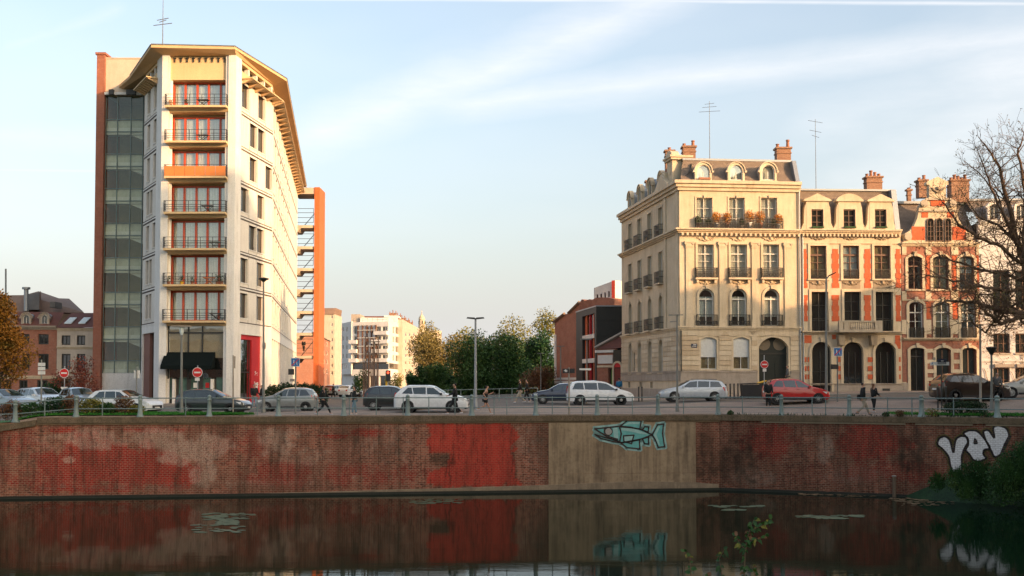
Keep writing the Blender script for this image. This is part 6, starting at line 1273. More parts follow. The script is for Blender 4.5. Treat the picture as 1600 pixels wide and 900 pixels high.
# --- brick and dark metal group beside the mansion
C1 = Face(bxy(866, 122), bxy(905, 114)); 
tA = thing('brick_gable_building', 'old brown brick gable building beside the dark metal extension and trees', 'building', C1.P(0, 0, 0)); K4 = lambda F_, L_: [F_.uv(*p) for p in L_][::-1]
m_ = MB(); m_.prism(C1, K4(C1, [(867, 640), (867, 503), (882, 491), (889, 490), (905, 473), (905, 640)]), -12, 0); m_.build('wall', MT['oldbrick'], tA)
m_ = MB(); m_.tube(C1.P(*[C1.uv(866, 503)[0], .1, C1.uv(866, 503)[1]]), C1.P(C1.uv(883, 490)[0], .1, C1.uv(883, 490)[1]), .18, n=4); m_.tube(C1.P(C1.uv(889, 489)[0], .1, C1.uv(889, 489)[1]), C1.P(C1.uv(906, 472)[0], .1, C1.uv(906, 472)[1]), .18, n=4); m_.build('coping', MT['tilebrown'], tA)
m_ = MB(); q = C1.rect(867.5, 523, 869.6, 592); m_.fb(C1, q[0], q[2], q[1], q[3], .001, .12); q = C1.rect(867.5, 590, 905, 593.5); m_.fb(C1, q[0], q[2], q[1], q[3], .001, .15); q = C1.rect(867.5, 595, 905, 599); m_.fb(C1, q[0], q[2], q[1], q[3], .001, .15); m_.build('white_stone_band', MT['white'], tA, kind='stuff')
C2 = Face(bxy(900, 112), bxy(931.5, 103)); C3 = Face(bxy(931.5, 103), bxy(975, 103.1)); dm = thing('dark_metal_extension', 'black metal clad block with tall red window strip and white bands', 'building', C2.B)
dkm = pbr('black_cladding', (.030, .030, .026), .6, col2=(.022, .022, .02), bump=.4, bscale=4); MT['dkm'] = dkm
zt2 = C3.z(479, 950); q = C2.rect(910, 492, 929, 597)
wall(C2, 'clad_wall', dkm, dm, 0, C2.L, 0, zt2, [q], .4, 0)
m_ = MB(); m_.fb(C2, q[0], q[2], q[1], q[3], -.6, -.3); rw = m_.build('red_recess', MT['redbrick'], dm)
for x in (915, 920, 926): m_ = MB(); u = C2.u(x, 540); m_.fb(C2, u - .12, u + .12, q[1], q[3], -.3, -.1); m_.build('fin', MT['redwall'] if x == 920 else MT['redbrick'], rw)
for x0, x1 in ((914, 918), (921, 924)): m_ = MB(); m_.fb(C2, C2.u(x0, 540), C2.u(x1, 540), q[1], q[3], -.299, -.25); m_.build('glazing', MT['darkglass'], rw)
for y in (523, 560.5): m_ = MB(); p = C2.rect(910, y, 929, y + 6.5); m_.fb(C2, p[0] + .01, p[2] - .01, p[1], p[3], -.28, .03); m_.build('white_band', MT['white'], dm)
m_ = MB(); m_.fb(C3, .75, C3.L, 0, zt2 - .001, -9, 0); m_.fb(C3, .05, .75, 0, zt2 - .002, -.4, -.001); m_.build('clad_block', dkm, dm)
for k in range(6): m_ = MB(); z = zt2 * k / 6 + .2; m_.fb(C3, 0, C3.L, z, z + .04, .001, .02); m_.build('cladding_joint', MT['interior'], dm)
m_ = MB(); m_.fb(C2, -.05, C2.L, zt2, zt2 + .12, -6, .05); m_.fb(C3, 0, C3.L, zt2 + .001, zt2 + .121, -9, .05); m_.build('roof_edge', MT['zinc'], dm)
C4 = Face(bxy(928, 118), bxy(961, 116)); C5 = Face(bxy(961, 116), bxy(976, 119)); wt = thing('white_and_red_building', 'white block with red end and five small windows above the black extension', 'building', C4.B)
ops = [C4.rect(x, y, x + 2.6, y + 9) for x, y in ((932, 460), (938, 459), (944, 457), (950, 455), (956.5, 453))]
z1_ = C4.z(438, 961); uu0, uu1 = 0, C4.L; zl_ = C4.z(450, 928)
wall(C4, 'wall', MT['white'], wt, 0, uu1, 0, zl_, ops, .4, 0, top=False); m_ = MB(); m_.prism(C4, [(0, zl_), (uu1, zl_), (uu1, z1_)], -8, 0); m_.fb(C4, .01, uu1 - .01, 0, zl_ - .01, -8, -.41); m_.build('wall_top', MT['white'], wt)
for q in ops: window(C4, wt, q, 'frame_brown', cols=1, fw=.08)
m_ = MB(); m_.fb(C5, 0, C5.L + 2, 0, z1_, -.4, 0); m_.build('red_end', pbr('red_cladding', (.60, .06, .035), .6, bump=.3), wt)
C6 = Face(bxy(905, 113), bxy(961, 109)); m_ = MB(); pts = [(905, 500), (905, 474), (909, 467.5), (914, 470), (921, 467.5), (925, 468.5), (931, 465.5), (940, 464.5), (950, 465), (960, 467), (960, 500)]; m_.prism(C6, K4(C6, pts), -2.5, 0); o = m_.build('brick_parapet', MT['oldbrick'], tA)
C7 = Face(bxy(932.5, 101), bxy(976, 98.5)); br_ = thing('low_brick_gable_house', 'low brick building with steep tiled roof, blank white sign panel and green door', 'house', C7.P(0, 0, 0))
q = C7.rect(950.5, 575.5, 959, 606); za_ = C7.z(545, 945); wall(C7, 'wall', MT['oldbrick'], br_, 0, C7.u(961, 560), 0, za_, [q], .4, 0)
m_ = MB(); m_.fb(C7, q[0], q[2], 0, q[3], -.5, -.3); m_.build('recess', MT['interior'], br_); m_ = MB(); m_.fb(C7, q[0] + .25, q[2], 0, q[3] - .1, -.3, -.2); m_.build('green_door', pbr('green_paint', (.14, .32, .04), .5), br_)
m_ = MB(); P = C7.P; ua, ub = C7.u(931, 545), C7.u(976, 510); zt_ = C7.z(501, 975); m_.poly([P(ua, .15, za_), P(C7.u(961, 545), .15, za_), P(ub, -1, za_ + .2), P(ub, -3.2, zt_)]); m_.poly([P(ua, .15, za_), P(ub, -3.2, zt_), P(ub, -6, zt_), P(ua, -6, za_)]); m_.build('roof', MT['tileroof'], br_)
m_ = MB(); m_.tube(P(ua, .2, za_ + .1), P(ub, -3.1, zt_ + .12), .16, n=4); m_.build('verge', MT['plinth'], br_)
m_ = MB(); m_.fb(C7, -.1, C7.u(961, 545), C7.z(551, 945), C7.z(547, 945), .001, .2); m_.build('white_fascia', MT['white'], br_); q2_ = C7.rect(935, 555, 958, 568); m_ = MB(); m_.fb(C7, q2_[0], q2_[2], q2_[1], q2_[3], .001, .1); m_.build('sign_panel', MT['white'], br_); m_ = MB(); q2_ = C7.rect(933.5, 571, 961, 574); m_.fb(C7, q2_[0], q2_[2], q2_[1], q2_[3], .001, .08); m_.build('belt_course', MT['stone'], br_)
en = thing('red_arch_entrance', 'dark porch with a red arched fanlight between brick house and mansion', 'entrance', C7.P(C7.u(967, 580), .3, 0)); m_ = MB(); m_.fb(C7, C7.u(961.3, 560), C7.u(976, 560), 0, C7.z(547, 965), -2, .3); m_.build('wall', dkm, en)
qa = arch_px(C7, 963, 974, 567, 610, 'r'); m_ = MB(); surround(m_, C7, qa, .18, .301, .1, sill=False, key=False); m_.build('arch', MT['stone'], en); m_ = MB(); m_.prism(C7, archtop(qa[0], qa[2], qa[3] - qa[4], qa[4]), .301, .35); m_.build('fanlight', MT['redwall'], en); m_ = MB(); m_.fb(C7, qa[0], qa[2], 0, qa[3] - qa[4] - .1, .301, .33); m_.build('door', pbr('dark_red_door', (.16, .02, .02), .5), en)
# --- far skyline pieces closing the street
for i, (x0, x1, yt, Yd, mt_, lab) in enumerate(((688, 760, 560, 420, 'stone2', 'distant low cream building behind the olive tree'), (-420, -70, 530, 160, 'oldbrick', 'long brick building past the red house'), (1780, 2300, 420, 110, 'stone2', 'cream house row continuing beyond the white house'))):
    Fx = Face(bxy(x0, Yd), bxy(x1, Yd)); zt_ = Fx.z(yt, (x0 + x1) / 2); n = max(2, int(Fx.L / 4)); ops = [(Fx.L * (k + .3) / n, z, Fx.L * (k + .7) / n, z + 1.7) for k in range(n) for z in np.arange(1.5, zt_ - 2, 3.2)][:60]
    simple('distant_building', lab, Fx, x0, x1, yt, mt_, ops, depth=12, cols=1)
# ================================================================== THE BANK BEHIND THE CAMERA (seen only in the glass; blocks added and sized to shade the street)
def bankblock(name, lab, A, B, h, mat, depth):
    F_ = Face(A, B); t_ = thing(name, lab, 'building', (A[0], A[1], 0)); n = int(F_.L / 3.4); ops = [(F_.L * (k + .3) / n, z, F_.L * (k + .68) / n, z + 1.8) for k in range(n) for z in np.arange(1.2, h - 2.4, 3.3)]
    wall(F_, 'front_wall', MT[mat], t_, 0, F_.L, -.5, h, ops, .3, 0); m_ = MB(); m_.fb(F_, .01, F_.L - .01, -.5, h - .01, -depth, -.5); m_.build('building_body', MT[mat], t_)
    m_ = MB(); [m_.fb(F_, q[0], q[2], q[1], q[3], -.3, -.2) for q in ops]; m_.build('window_glazing', MT['darkglass'], t_, kind='stuff')
    m_ = MB(); P = F_.P; m_.poly([P(0, .3, h), P(F_.L, .3, h), P(F_.L, -depth / 2, h + 3), P(0, -depth / 2, h + 3)]); m_.poly([P(0, -depth / 2, h + 3), P(F_.L, -depth / 2, h + 3), P(F_.L, -depth, h), P(0, -depth, h)]); m_.poly([P(0, 0, h), P(0, -depth / 2, h + 3), P(0, -depth, h)]); m_.poly([P(F_.L, 0, h), P(F_.L, -depth, h), P(F_.L, -depth / 2, h + 3)]); m_.build('roof', MT['slate'], t_)
bankblock('shading_flats', 'tall brick flats on the bank behind the viewer', (68, -62), (68, 26), 37, 'oldbrick', 14)  # added out of view, tall enough to shade the lower tower front
bankblock('shading_house', 'cream stone house row on the bank at the viewer side', (68, 27), (68, 46), 17.5, 'stone2', 11)  # added out of view; its height sets the shade line on the mansion
bankblock('shading_house', 'lower cream stone house at the end of the viewer side row', (67, 47), (67, 58), 14, 'stone2', 11)  # added out of view, lower so more sun reaches the striped house
bankblock('riverside_terrace', 'brick terrace standing well behind the viewer', (45, -70), (-90, -70), 12, 'oldbrick', 12)
# ================================================================== TREES AND PLANTS
def crown_mb(mb, blobs, n, size, rr, flat=1.0):
    """many small leaf clumps scattered on and in lumpy volumes"""
    tot = sum(b[3] ** 2 for b in blobs)
    for cx, cy, cz, r in blobs:
        m = int(n * r * r / tot)
        for _ in range(m):
            d = Vector((rr.gauss(0, 1), rr.gauss(0, 1), rr.gauss(0, 1))).normalized(); k = rr.random() ** .35 * (1 + .18 * noise.noise(d * 2.3 + Vector((cx, cy, cz)))); p = Vector((cx, cy, cz)) + Vector((d.x * r * k, d.y * r * k, d.z * r * k * flat))
            e = size * rr.uniform(.5, 1.3); a = Vector((rr.gauss(0, 1), rr.gauss(0, 1), rr.gauss(0, 1))).normalized() * e; b_ = a.cross(Vector((rr.gauss(0, 1), rr.gauss(0, 1), rr.gauss(0, 1)))).normalized() * e * .8
            mb.poly([p - a * .6, p + b_ * .5, p + a * .7, p - b_ * .45])
def limbs(mb, p, d, L_, r, lev, rr, spread=.55, tips=None, n=5, curve=.25, kids=(2, 3), minr=.01, up=.1, segs=3):
    d = d.normalized()
    for s in range(segs):
        q = p + d * L_ / segs; r2 = r * (.86 if lev else .92); mb.tube(p, q, r, r2, n, False); p, r = q, r2
        d = (d + Vector((rr.uniform(-1, 1), rr.uniform(-1, 1), rr.uniform(-.6, 1) * .6 + up)) * curve).normalized()
        if lev and s < segs - 1 and rr.random() < .55 and lev > 0:
            sd = (d + Vector((rr.gauss(0, 1), rr.gauss(0, 1), rr.gauss(0, .7))) * spread * 1.2).normalized(); limbs(mb, p, sd, L_ * .6, max(minr, r * .5), lev - 1, rr, spread, tips, max(3, n - 1), curve, kids, minr, up, segs)
    if lev <= 0:
        if tips is not None: tips.append(p)
        return
    for k in range(rr.randint(*kids)):
        nd = (d + Vector((rr.gauss(0, 1), rr.gauss(0, 1), rr.gauss(0, .8))) * spread).normalized(); limbs(mb, p, nd, L_ * rr.uniform(.6, .85), max(minr, r * rr.uniform(.55, .75)), lev - 1, rr, spread, tips, max(3, n - 1), curve, kids, minr, up, segs)
def tree(name, label, px, Y, ytop, ybot, wpx, mat, n, seed, trunk_r=.2, size=.25, lobes=9, squash=1.0, cat='tree', group=None, gaps=.5, base=None):
    """a crown filling the given picture height and width at its own depth"""
    rr = random.Random(seed); c = at(px, (ytop + ybot) / 2, Y); zt, zb = at(px, ytop, Y).z, at(px, ybot, Y).z; H = zt - zb; Wd = wpx * Y / F; z0 = g(c.x, Y) if base is None else base
    t_ = thing(name, label, cat, (c.x, Y, z0), 0, group); m_ = MB(); p0 = Vector((c.x, Y, z0)); zc = (zt + zb) / 2
    tips = []; limbs(m_, p0, Vector((rr.uniform(-.1, .1), 0, 1)), max(.5, max(0, zb - z0) * .6 + H * .14), trunk_r, 3, rr, .5, tips, 7, .18); m_.build('trunk', MT['barkdark'], t_)
    bl = []
    for k in range(lobes):
        a = rr.uniform(0, 6.283); rad = rr.uniform(.15, .72); h = rr.uniform(-.40, .38); sh = math.sqrt(max(.05, 1 - (h / .5) ** 2)) ; r = min(Wd, H) * rr.uniform(.2, .31)
        bl.append((c.x + math.cos(a) * rad * Wd / 2 * sh, Y + math.sin(a) * rad * Wd / 2 * sh, zc + h * H, r))
    bl.append((c.x, Y, zc, min(Wd, H) * .30)); m_ = MB(); crown_mb(m_, bl, n, size, rr); m_.build('crown', MT[mat], t_); return t_
G_T = 'trees in the park beyond the street'
tree('broadleaf_tree', 'olive brown autumn tree next to the balcony flats', 688, 175, 513, 604, 112, 'leafolive', 12000, 1, .3, .28, 15, group=G_T)
tree('broadleaf_tree', 'small olive tree top just beyond the domed building', 668, 200, 509, 575, 66, 'leafyellow', 3000, 21, .25, .3, 8, group=G_T)
tree('broadleaf_tree', 'tall yellow green tree behind the dark green one, lamp post in front', 748, 190, 508, 590, 96, 'leafyellow', 9000, 2, .3, .3, 13, group=G_T)
tree('broadleaf_tree', 'yellow green tree top between the two dark green trees', 800, 185, 505, 592, 96, 'leafyellow', 9000, 3, .3, .3, 13, group=G_T)
tree('broadleaf_tree', 'pale airy tree top above the round dark tree', 853, 195, 489, 545, 60, 'leafyellow', 2500, 4, .25, .28, 8, group=G_T)
tree('broadleaf_tree', 'full dark green tree behind the double headed lamp', 740, 132, 527, 618, 96, 'leafgreen', 16000, 5, .3, .22, 18, group=G_T)
tree('broadleaf_tree', 'full dark green tree past the double headed lamp, its twin beside it', 795, 134, 530, 618, 88, 'leafgreen', 15000, 6, .3, .22, 18, group=G_T)
tree('broadleaf_tree', 'round blue green tree close to the old brick gable', 850, 150, 515, 604, 66, 'leafdark', 11000, 7, .3, .25, 14, group=G_T)
tree('broadleaf_tree', 'dark dense tree filling the gap under the yellow tree tops', 832, 155, 545, 612, 52, 'leafdark', 6000, 17, .3, .25, 10, group=G_T)
tree('small_tree', 'low rounded bright green tree before the olive tree', 684, 125, 569, 617, 52, 'leafgreen', 6000, 8, .15, .18, 10)
tree('small_tree', 'dark low tree behind the black car', 655, 140, 574, 617, 34, 'leafdark', 3500, 9, .15, .18, 8)
tree('small_tree', 'rust brown bush tree beside the brick gable', 845, 120, 562, 618, 54, 'leafbrown', 5500, 10, .1, .15, 10)
tree('small_tree', 'thin green street tree in front of the white balcony flats', 562, 130, 578, 612, 38, 'leafgreen', 900, 11, .1, .2, 9)
tree('small_tree', 'small yellowing tree beside the traffic light', 618, 150, 584, 614, 34, 'leafyellow', 1200, 12, .1, .18, 8)
tree('autumn_tree', 'orange and green autumn tree at the edge of the brick house', -2, 74, 455, 606, 96, 'leaforange', 15000, 13, .2, .15, 17)
tree('autumn_tree', 'small red leaved tree in front of the cream house', 116, 92, 556, 624, 76, 'leafred', 3200, 14, .1, .14, 14)
tree('autumn_tree', 'dark shrubby tree under the red leaved tree', 92, 95, 590, 626, 60, 'leafdark', 3000, 15, .1, .14, 9)
tree('background_tree', 'dark evergreen mass at the end of the street', 640, 240, 580, 606, 40, 'leafdark', 1500, 16, .1, .3, 6)
Y = 140; hz_ = thing('park_hedge', 'long dark hedge closing the park under the trees', 'hedge', (at(760, 600, Y).x, Y, .3)); m_ = MB(); rr = random.Random(91)
for _ in range(15000):
    x = rr.uniform(at(637, 600, Y).x, at(872, 600, Y).x); hh = 2.6 + 1.1 * noise.noise(Vector((x * .35, 3, 0))); q = Vector((x, Y + rr.uniform(-1.2, 1.2), .2 + hh * rr.random() ** .6)); m_.poly([q + Vector([rr.uniform(-.28, .28) for _ in range(3)]) for _ in range(4)])
m_.build('foliage', MT['leafdark'], hz_); m_ = MB(); [m_.tube((at(637 + k * 12, 600, Y).x, Y, 0), (at(637 + k * 12, 600, Y).x, Y, 2), .06, n=4) for k in range(20)]; m_.build('stem', MT['barkdark'], hz_, kind='stuff')
# the big bare tree at the right: several leaders and long drooping boughs
bt_ = at(1640, 600, 57.5); rr = random.Random(42); Yb = 57.5; z0 = g(bt_.x, Yb)
t_ = thing('bare_tree', 'large nearly leafless plane tree whose boughs hang in front of the houses', 'tree', (bt_.x, Yb, z0)); m_ = MB(); base = Vector((bt_.x, Yb, z0)); tips = []
def path(pts, r0, r1, Y0=Yb, lev=3, n=7, side=.75, tw=0.9):
    P_ = [at(x, y, Y0 + d) for x, y, d in pts]; k = len(P_) - 1
    Q = []
    for i in range(k):
        for s in range(4): t2 = s / 4; a = P_[i].lerp(P_[i + 1], t2); Q.append(a + Vector((rr.uniform(-.06, .06), rr.uniform(-.06, .06), rr.uniform(-.08, .08))))
    Q.append(P_[-1]); m = len(Q) - 1
    for i in range(m):
        ra, rb = r0 + (r1 - r0) * i / m, r0 + (r1 - r0) * (i + 1) / m; m_.tube(Q[i], Q[i + 1], ra, rb, n, False)
        if i > 1:
            for _ in range(3 if rr.random() < side else 2):
                d = (Q[i + 1] - Q[i]).normalized(); sd = (d * .6 + Vector((rr.gauss(0, .9), rr.gauss(0, .7), rr.gauss(.1, .9)))).normalized(); limbs(m_, Q[i], sd, rr.uniform(.7, 1.25) * tw, max(.014, ra * .35), lev - 1, rr, .55, tips, 4, .3, (1, 3), .0085, .04, 3)
    limbs(m_, Q[-1], (Q[-1] - Q[-2]), .8 * tw, r1, 2, rr, .5, tips, 4, .3, (2, 3), .008, .04, 3)
m_.tube(base, at(1640, 505, Yb), .42, .34, 10); 
path([(1640, 510, 0), (1610, 440, 0), (1590, 380, .5), (1575, 320, .3), (1562, 262, .2), (1543, 232, 0)], .24, .04)
path([(1590, 385, .5), (1566, 330, -.3), (1543, 280, -.5), (1530, 242, -.5)], .10, .025)
path([(1640, 500, 0), (1600, 430, -.4), (1600, 370, -.6), (1604, 300, -.6), (1590, 240, -.5), (1598, 215, -.5)], .2, .03)
path([(1645, 500, 0), (1640, 420, 0), (1625, 330, .3), (1618, 250, .3)], .2, .04)
path([(1640, 505, 0), (1600, 492, -.8), (1560, 484, -1.2), (1525, 474, -1.4), (1490, 468, -1.6), (1463, 478, -1.6)], .2, .03)
path([(1600, 494, -.8), (1565, 505, -1.2), (1545, 492, -1.5), (1530, 478, -1.8)], .14, .04)
path([(1610, 440, 0), (1570, 430, .5), (1530, 420, .8), (1490, 408, 1.0), (1462, 396, 1.1)], .12, .02)
path([(1605, 420, 0), (1565, 385, -.5), (1530, 372, -.8), (1500, 352, -1), (1478, 322, -1.2), (1468, 310, -1.2)], .12, .018)
path([(1610, 450, 0), (1570, 455, -.5), (1530, 448, -.9), (1488, 438, -1), (1450, 430, -1.2), (1425, 438, -1.2)], .12, .018)
path([(1590, 380, .5), (1560, 352, .8), (1530, 340, 1), (1510, 310, 1.1)], .09, .018)
path([(1600, 470, 0), (1572, 480, .5), (1540, 520, .8), (1515, 500, .8), (1480, 510, 1)], .08, .015)
path([(1640, 505, 0), (1605, 500, 1), (1580, 478, 1.4), (1550, 462, 1.8), (1500, 455, 2)], .12, .02)
path([(1600, 400, 0), (1580, 360, .2), (1556, 300, .6), (1520, 262, .7)], .08, .018)
path([(1640, 480, 0), (1700, 420, .4), (1730, 330, .6)], .2, .03, lev=2)
m_.build('trunk', MT['bark'], t_, smooth=False)
m_ = MB()
for p in tips:
    if rr.random() < .30:
        for _ in range(rr.randint(1, 3)): q = p + Vector([rr.uniform(-.12, .12) for _ in range(3)]); m_.poly([q + Vector([rr.uniform(-.07, .07) for _ in range(3)]) for _ in range(3)])
m_.build('crown', MT['leafolive'], t_)
print('bare tree tips', len(tips))
# shrubs, hedges and bank growth
def shrub(name, label, x, Y, w, h, mat, n, seed, size=.1, depth=None, group=None, zoff=0):
    rr = random.Random(seed); depth = depth or w * .6; z0 = g(x, Y) + zoff; t_ = thing(name, label, 'hedge' if 'hedge' in name else 'shrub', (x, Y, z0), 0, group); m_ = MB()
    for _ in range(n):
        u, v, q = rr.uniform(-1, 1), rr.uniform(-1, 1), rr.random() ** .6; top = h * (1 - .25 * abs(u) ** 3) * (1 + .22 * noise.noise(Vector((x + u * w * .6, Y + v, seed)) * 1.7))
        p = Vector((x + u * w / 2, Y + v * depth / 2, z0 + q * top)); m_.poly([p + Vector([rr.uniform(-size, size) for _ in range(3)]) for _ in range(4)])
    m_.build('foliage', MT[mat], t_); m2_ = MB()
    for _ in range(8): a = Vector((x + rr.uniform(-.3, .3) * w, Y + rr.uniform(-.2, .2) * depth, z0)); m2_.tube(a, a + Vector((rr.uniform(-.1, .1), 0, h * .8)), .02, .008, 4, False)
    m2_.build('stem', MT['twig'], t_); return t_
for i, (x0, x1, h, mt_, lab) in enumerate(((2, 34, 30, 'leafbrown', 'brown seedheaded shrub at the bend of the railing'), (34, 68, 23, 'leafgreen', 'green leafy shrub behind the second railing post'), (68, 104, 26, 'leafdark', 'dark green shrub with brown tops before the silver estate car'), (100, 122, 30, 'leafbrown', 'tall brown shrub just past the dark green shrub'), (128, 158, 24, 'leafyellow', 'yellow green shrub under the white hatchback door'), (152, 182, 17, 'leafgreen', 'low green shrub under the white hatchback'), (182, 206, 28, 'leafbrown', 'reddish brown shrub against the white hatchback bonnet'), (204, 222, 14, 'leafyellow', 'last low shrub before the open grass'))):
    Y = Yw(at((x0 + x1) / 2, 640, 57).x) + 1.7; x = at((x0 + x1) / 2, 640, Y).x; shrub('quay_shrub', lab, x, Y, (x1 - x0) * Y / F * 1.05, h * Y / F, mt_, 900, i + 30, .07, 1.0, 'shrubs along the quay railing', .1)
Y = 87.2; shrub('clipped_hedge', 'dark clipped hedge in front of the white colonnade', at(463, 610, Y).x, Y, 96 * Y / F, 1.75, 'leafhedge', 6500, 60, .09, 1.4)
shrub('clipped_shrub', 'dark rounded box shrub on the grass before the brown car', at(1502, 640, 58).x, Yw(at(1502, 640, 58).x) + 2.2, 2.2, .75, 'leafhedge', 2200, 61, .06, 1.2, zoff=.1)
for i, (x, s, mt_, lab) in enumerate(((1408, .35, 'leafbrown', 'small orange weed tuft on the coping by the grass edge'), (1460, .5, 'leafyellow', 'yellow dried plant against the foot of a railing post'), (1385, .25, 'leafgreen', 'small green tuft growing from the coping'), (1140, .25, 'leafgreen', 'green tuft growing on the coping at the wall corner'), (1545, .4, 'leafdark', 'dark green tuft next to the wide railing post'))):
    X = at(x, 650, 58).x; X = at(x, 650, Yw(X) + .4).x; shrub('weed_tuft', lab, X, Yw(X) + .42, s * 1.3, s, mt_, 160, i + 70, .05, .3)
# growth on the bank at the right, at the foot of the wall
bk = thing('bank_bushes', 'dark green bushes covering the bank below the bubble letter graffiti', 'bushes', (27, 52, WATER)); rr = random.Random(77); m_ = MB(); bl = []
for (px, y, r) in ((1470, 757, 12), (1490, 750, 16), (1515, 742, 20), (1540, 745, 20), (1560, 740, 22), (1585, 732, 26), (1604, 722, 30), (1630, 712, 36), (1660, 705, 46), (1530, 765, 20), (1565, 765, 26), (1600, 755, 34), (1500, 768, 14), (1640, 750, 40), (1700, 720, 60)):
    Y = 52.5 if px < 1560 else 51; c = at(px, y, Y); bl.append((c.x, c.y + rr.uniform(-.5, .8), c.z, r * Y / F * 1.1))
crown_mb(m_, bl, 34000, .085, rr); m_.build('foliage', MT['leafgreen'], bk)
m_ = MB(); rr = random.Random(78)
for _ in range(2600):
    b_ = rr.choice(bl); a = rr.uniform(0, 6.28); p = Vector((b_[0] + math.cos(a) * b_[3] * rr.random(), b_[1] - b_[3] * .7, b_[2] + b_[3] * rr.uniform(-.6, .9))); d = Vector((rr.uniform(-.3, .3), -.1, rr.uniform(.1, .45))); s = Vector((.02, 0, .0)); m_.poly([p - s, p + s, p + d])
m_.build('grass_blade', MT['leafgreen'], bk, kind='stuff')
m_ = MB(); pr_ = [(60, 16), (24.6, 54.8), (21.5, 55.6), (23.5, 53.2), (28, 49.5), (34, 44), (50, 34), (90, 30)]
m_ = MB(); e1 = [(21.6, 56.4), (24, 55.2), (28, 53.6), (34, 51.4), (60, 41.5), (80, 34)]; e2 = [(21.8, 55.6), (24, 53.4), (28, 50.8), (34, 47), (60, 34), (80, 26)]
for (x0, y0), (x1, y1), (x2, y2), (x3, y3) in zip(e1[:-1], e1[1:], e2[:-1], e2[1:]): m_.poly([(x2, y2, WATER - .3), (x3, y3, WATER - .3), (x1, y1, WATER + 1.4), (x0, y0, WATER + (.1 if x0 < 22 else 1.4))])
struct('earth_bank', m_, MT['leafhedge'])
# leafy stems in front, on the near bank
fp = at(1170, 880, 13.0); sp = thing('waterside_sapling', 'leafy green sapling rising before the dark water reflection', 'plant', (fp.x, 13, -3.3)); rr = random.Random(5); sm_ = MB(); lf = MB(); leaves_at = []
def stem(pts, r):
    Q = [at(x, y, Y) for x, y, Y in pts]
    for a, b_ in zip(Q[:-1], Q[1:]):
        sm_.tube(a, b_, r, r * .8, 5, False); r *= .8
        for k in range(4): leaves_at.append((a.lerp(b_, (k + rr.random()) / 4), (b_ - a).normalized()))
    leaves_at.append((Q[-1], Vector((0, 0, 1))))
stem([(1160, 960, 13), (1163, 900, 13), (1164, 868, 13), (1167, 845, 13), (1172, 825, 13), (1178, 812, 13)], .014)
stem([(1166, 860, 13), (1155, 848, 13.1), (1150, 838, 13.1)], .006); stem([(1167, 848, 13), (1182, 842, 12.9), (1197, 838, 12.9)], .006); stem([(1170, 832, 13), (1188, 822, 12.9), (1205, 812, 12.9)], .006); stem([(1130, 960, 13.2), (1128, 900, 13.2), (1124, 872, 13.2), (1132, 858, 13.2)], .008)
stem([(1075, 960, 13), (1080, 900, 13), (1078, 878, 13), (1070, 862, 13)], .008); stem([(1100, 960, 13), (1105, 895, 13)], .006); stem([(1176, 960, 13.2), (1180, 900, 13.2), (1176, 885, 13.2)], .008)
nl = 0
for p, d in leaves_at:
    for _ in range(2):
        a = Vector((rr.gauss(0, 1), rr.gauss(0, .7), rr.gauss(-.1, .6))).normalized(); L_ = rr.uniform(.05, .10); w = L_ * .26; s = a.cross(Vector((0, -1, .4))).normalized() * w; m_ = MB()
        m_.poly([p, p + a * L_ * .3 + s, p + a * L_ * .5 - Vector((0, 0, .01))]); m_.poly([p, p + a * L_ * .5 - Vector((0, 0, .01)), p + a * L_ * .3 - s]); tip = p + a * L_ - Vector((0, 0, L_ * .25)); m_.poly([p + a * L_ * .3 + s, p + a * L_ * .7 + s * .8, tip, p + a * L_ * .5 - Vector((0, 0, .01))]); m_.poly([p + a * L_ * .3 - s, p + a * L_ * .5 - Vector((0, 0, .01)), tip, p + a * L_ * .7 - s * .8])
        m_.build('leaf', MT['leafbrown' if rr.random() < .15 else 'leafyellow' if rr.random() < .15 else 'leafgreen'], sp)
sm_.build('stem', MT['twig'], sp)
# ================================================================== QUAY RAILING
def qline(px, dist=.55):
    x = at(px, 640, 57).x
    for _ in range(6): x = at(px, 640, Yw(x) + dist).x
    return Vector((x, Yw(x) + dist, g(x, Yw(x) + dist)))
big = [(-80, 0), (24, 0), (119, 0), (219, 0), (327, 0), (435, 0), (537, 0), (637, 0), (737, 0), (837, 0), (933, 0), (1028, 0), (1122, 0), (1221, 0), (1327, 0), (1440, 0), (1558, 0), (1680, 0)]
thin = [70, 160, 290, 402, 496, 546, 588, 630, 670, 711, 772, 792, 863, 910, 950, 988, 1068, 1160, 1269, 1290, 1387, 1425, 1490, 1610]
rail = thing('quay_railing', 'long grey green double tube railing with cast posts along the quay', 'railing', qline(800))
def cast_mesh():
    m = MB(); m.lathe((0, 0, 0), [(.20, -.05), (.20, .06), (.165, .09), (.15, .16), (.135, .2), (.115, .55), (.10, .92), (.125, .95), (.125, 1.0), (.085, 1.03), (.07, 1.06), (.105, 1.10), (.115, 1.15), (.10, 1.20), (.05, 1.24), (.01, 1.25)], 12); return m
PT = [qline(x) for x, _ in big]
zt_of = lambda p: p.z + 1.04
cm = cast_mesh().mesh('cast_post', MT['railgreen'], Vector((0, 0, 0)), True); scm = cast_mesh().mesh('cast_post', pbr('worn_green_iron', (.24, .30, .28), .6, col2=(.16, .20, .18), grime=.5, gcol=(.12, .07, .03), bump=.3), Vector((0, 0, 0)), True)
for k, p in enumerate(PT): o = share('cast_post', scm, rail, p - Vector(rail.location)); o.scale = (1.15 if k > 14 else 1, 1.15 if k > 14 else 1, .98)
tm = MB(); tm.tube((0, 0, -.05), (0, 0, 1.1), .03, n=6); tmm = tm.mesh('thin_post', MT['railgreen'])
for x in thin: p = qline(x); share('thin_post', tmm, rail, p - Vector(rail.location))
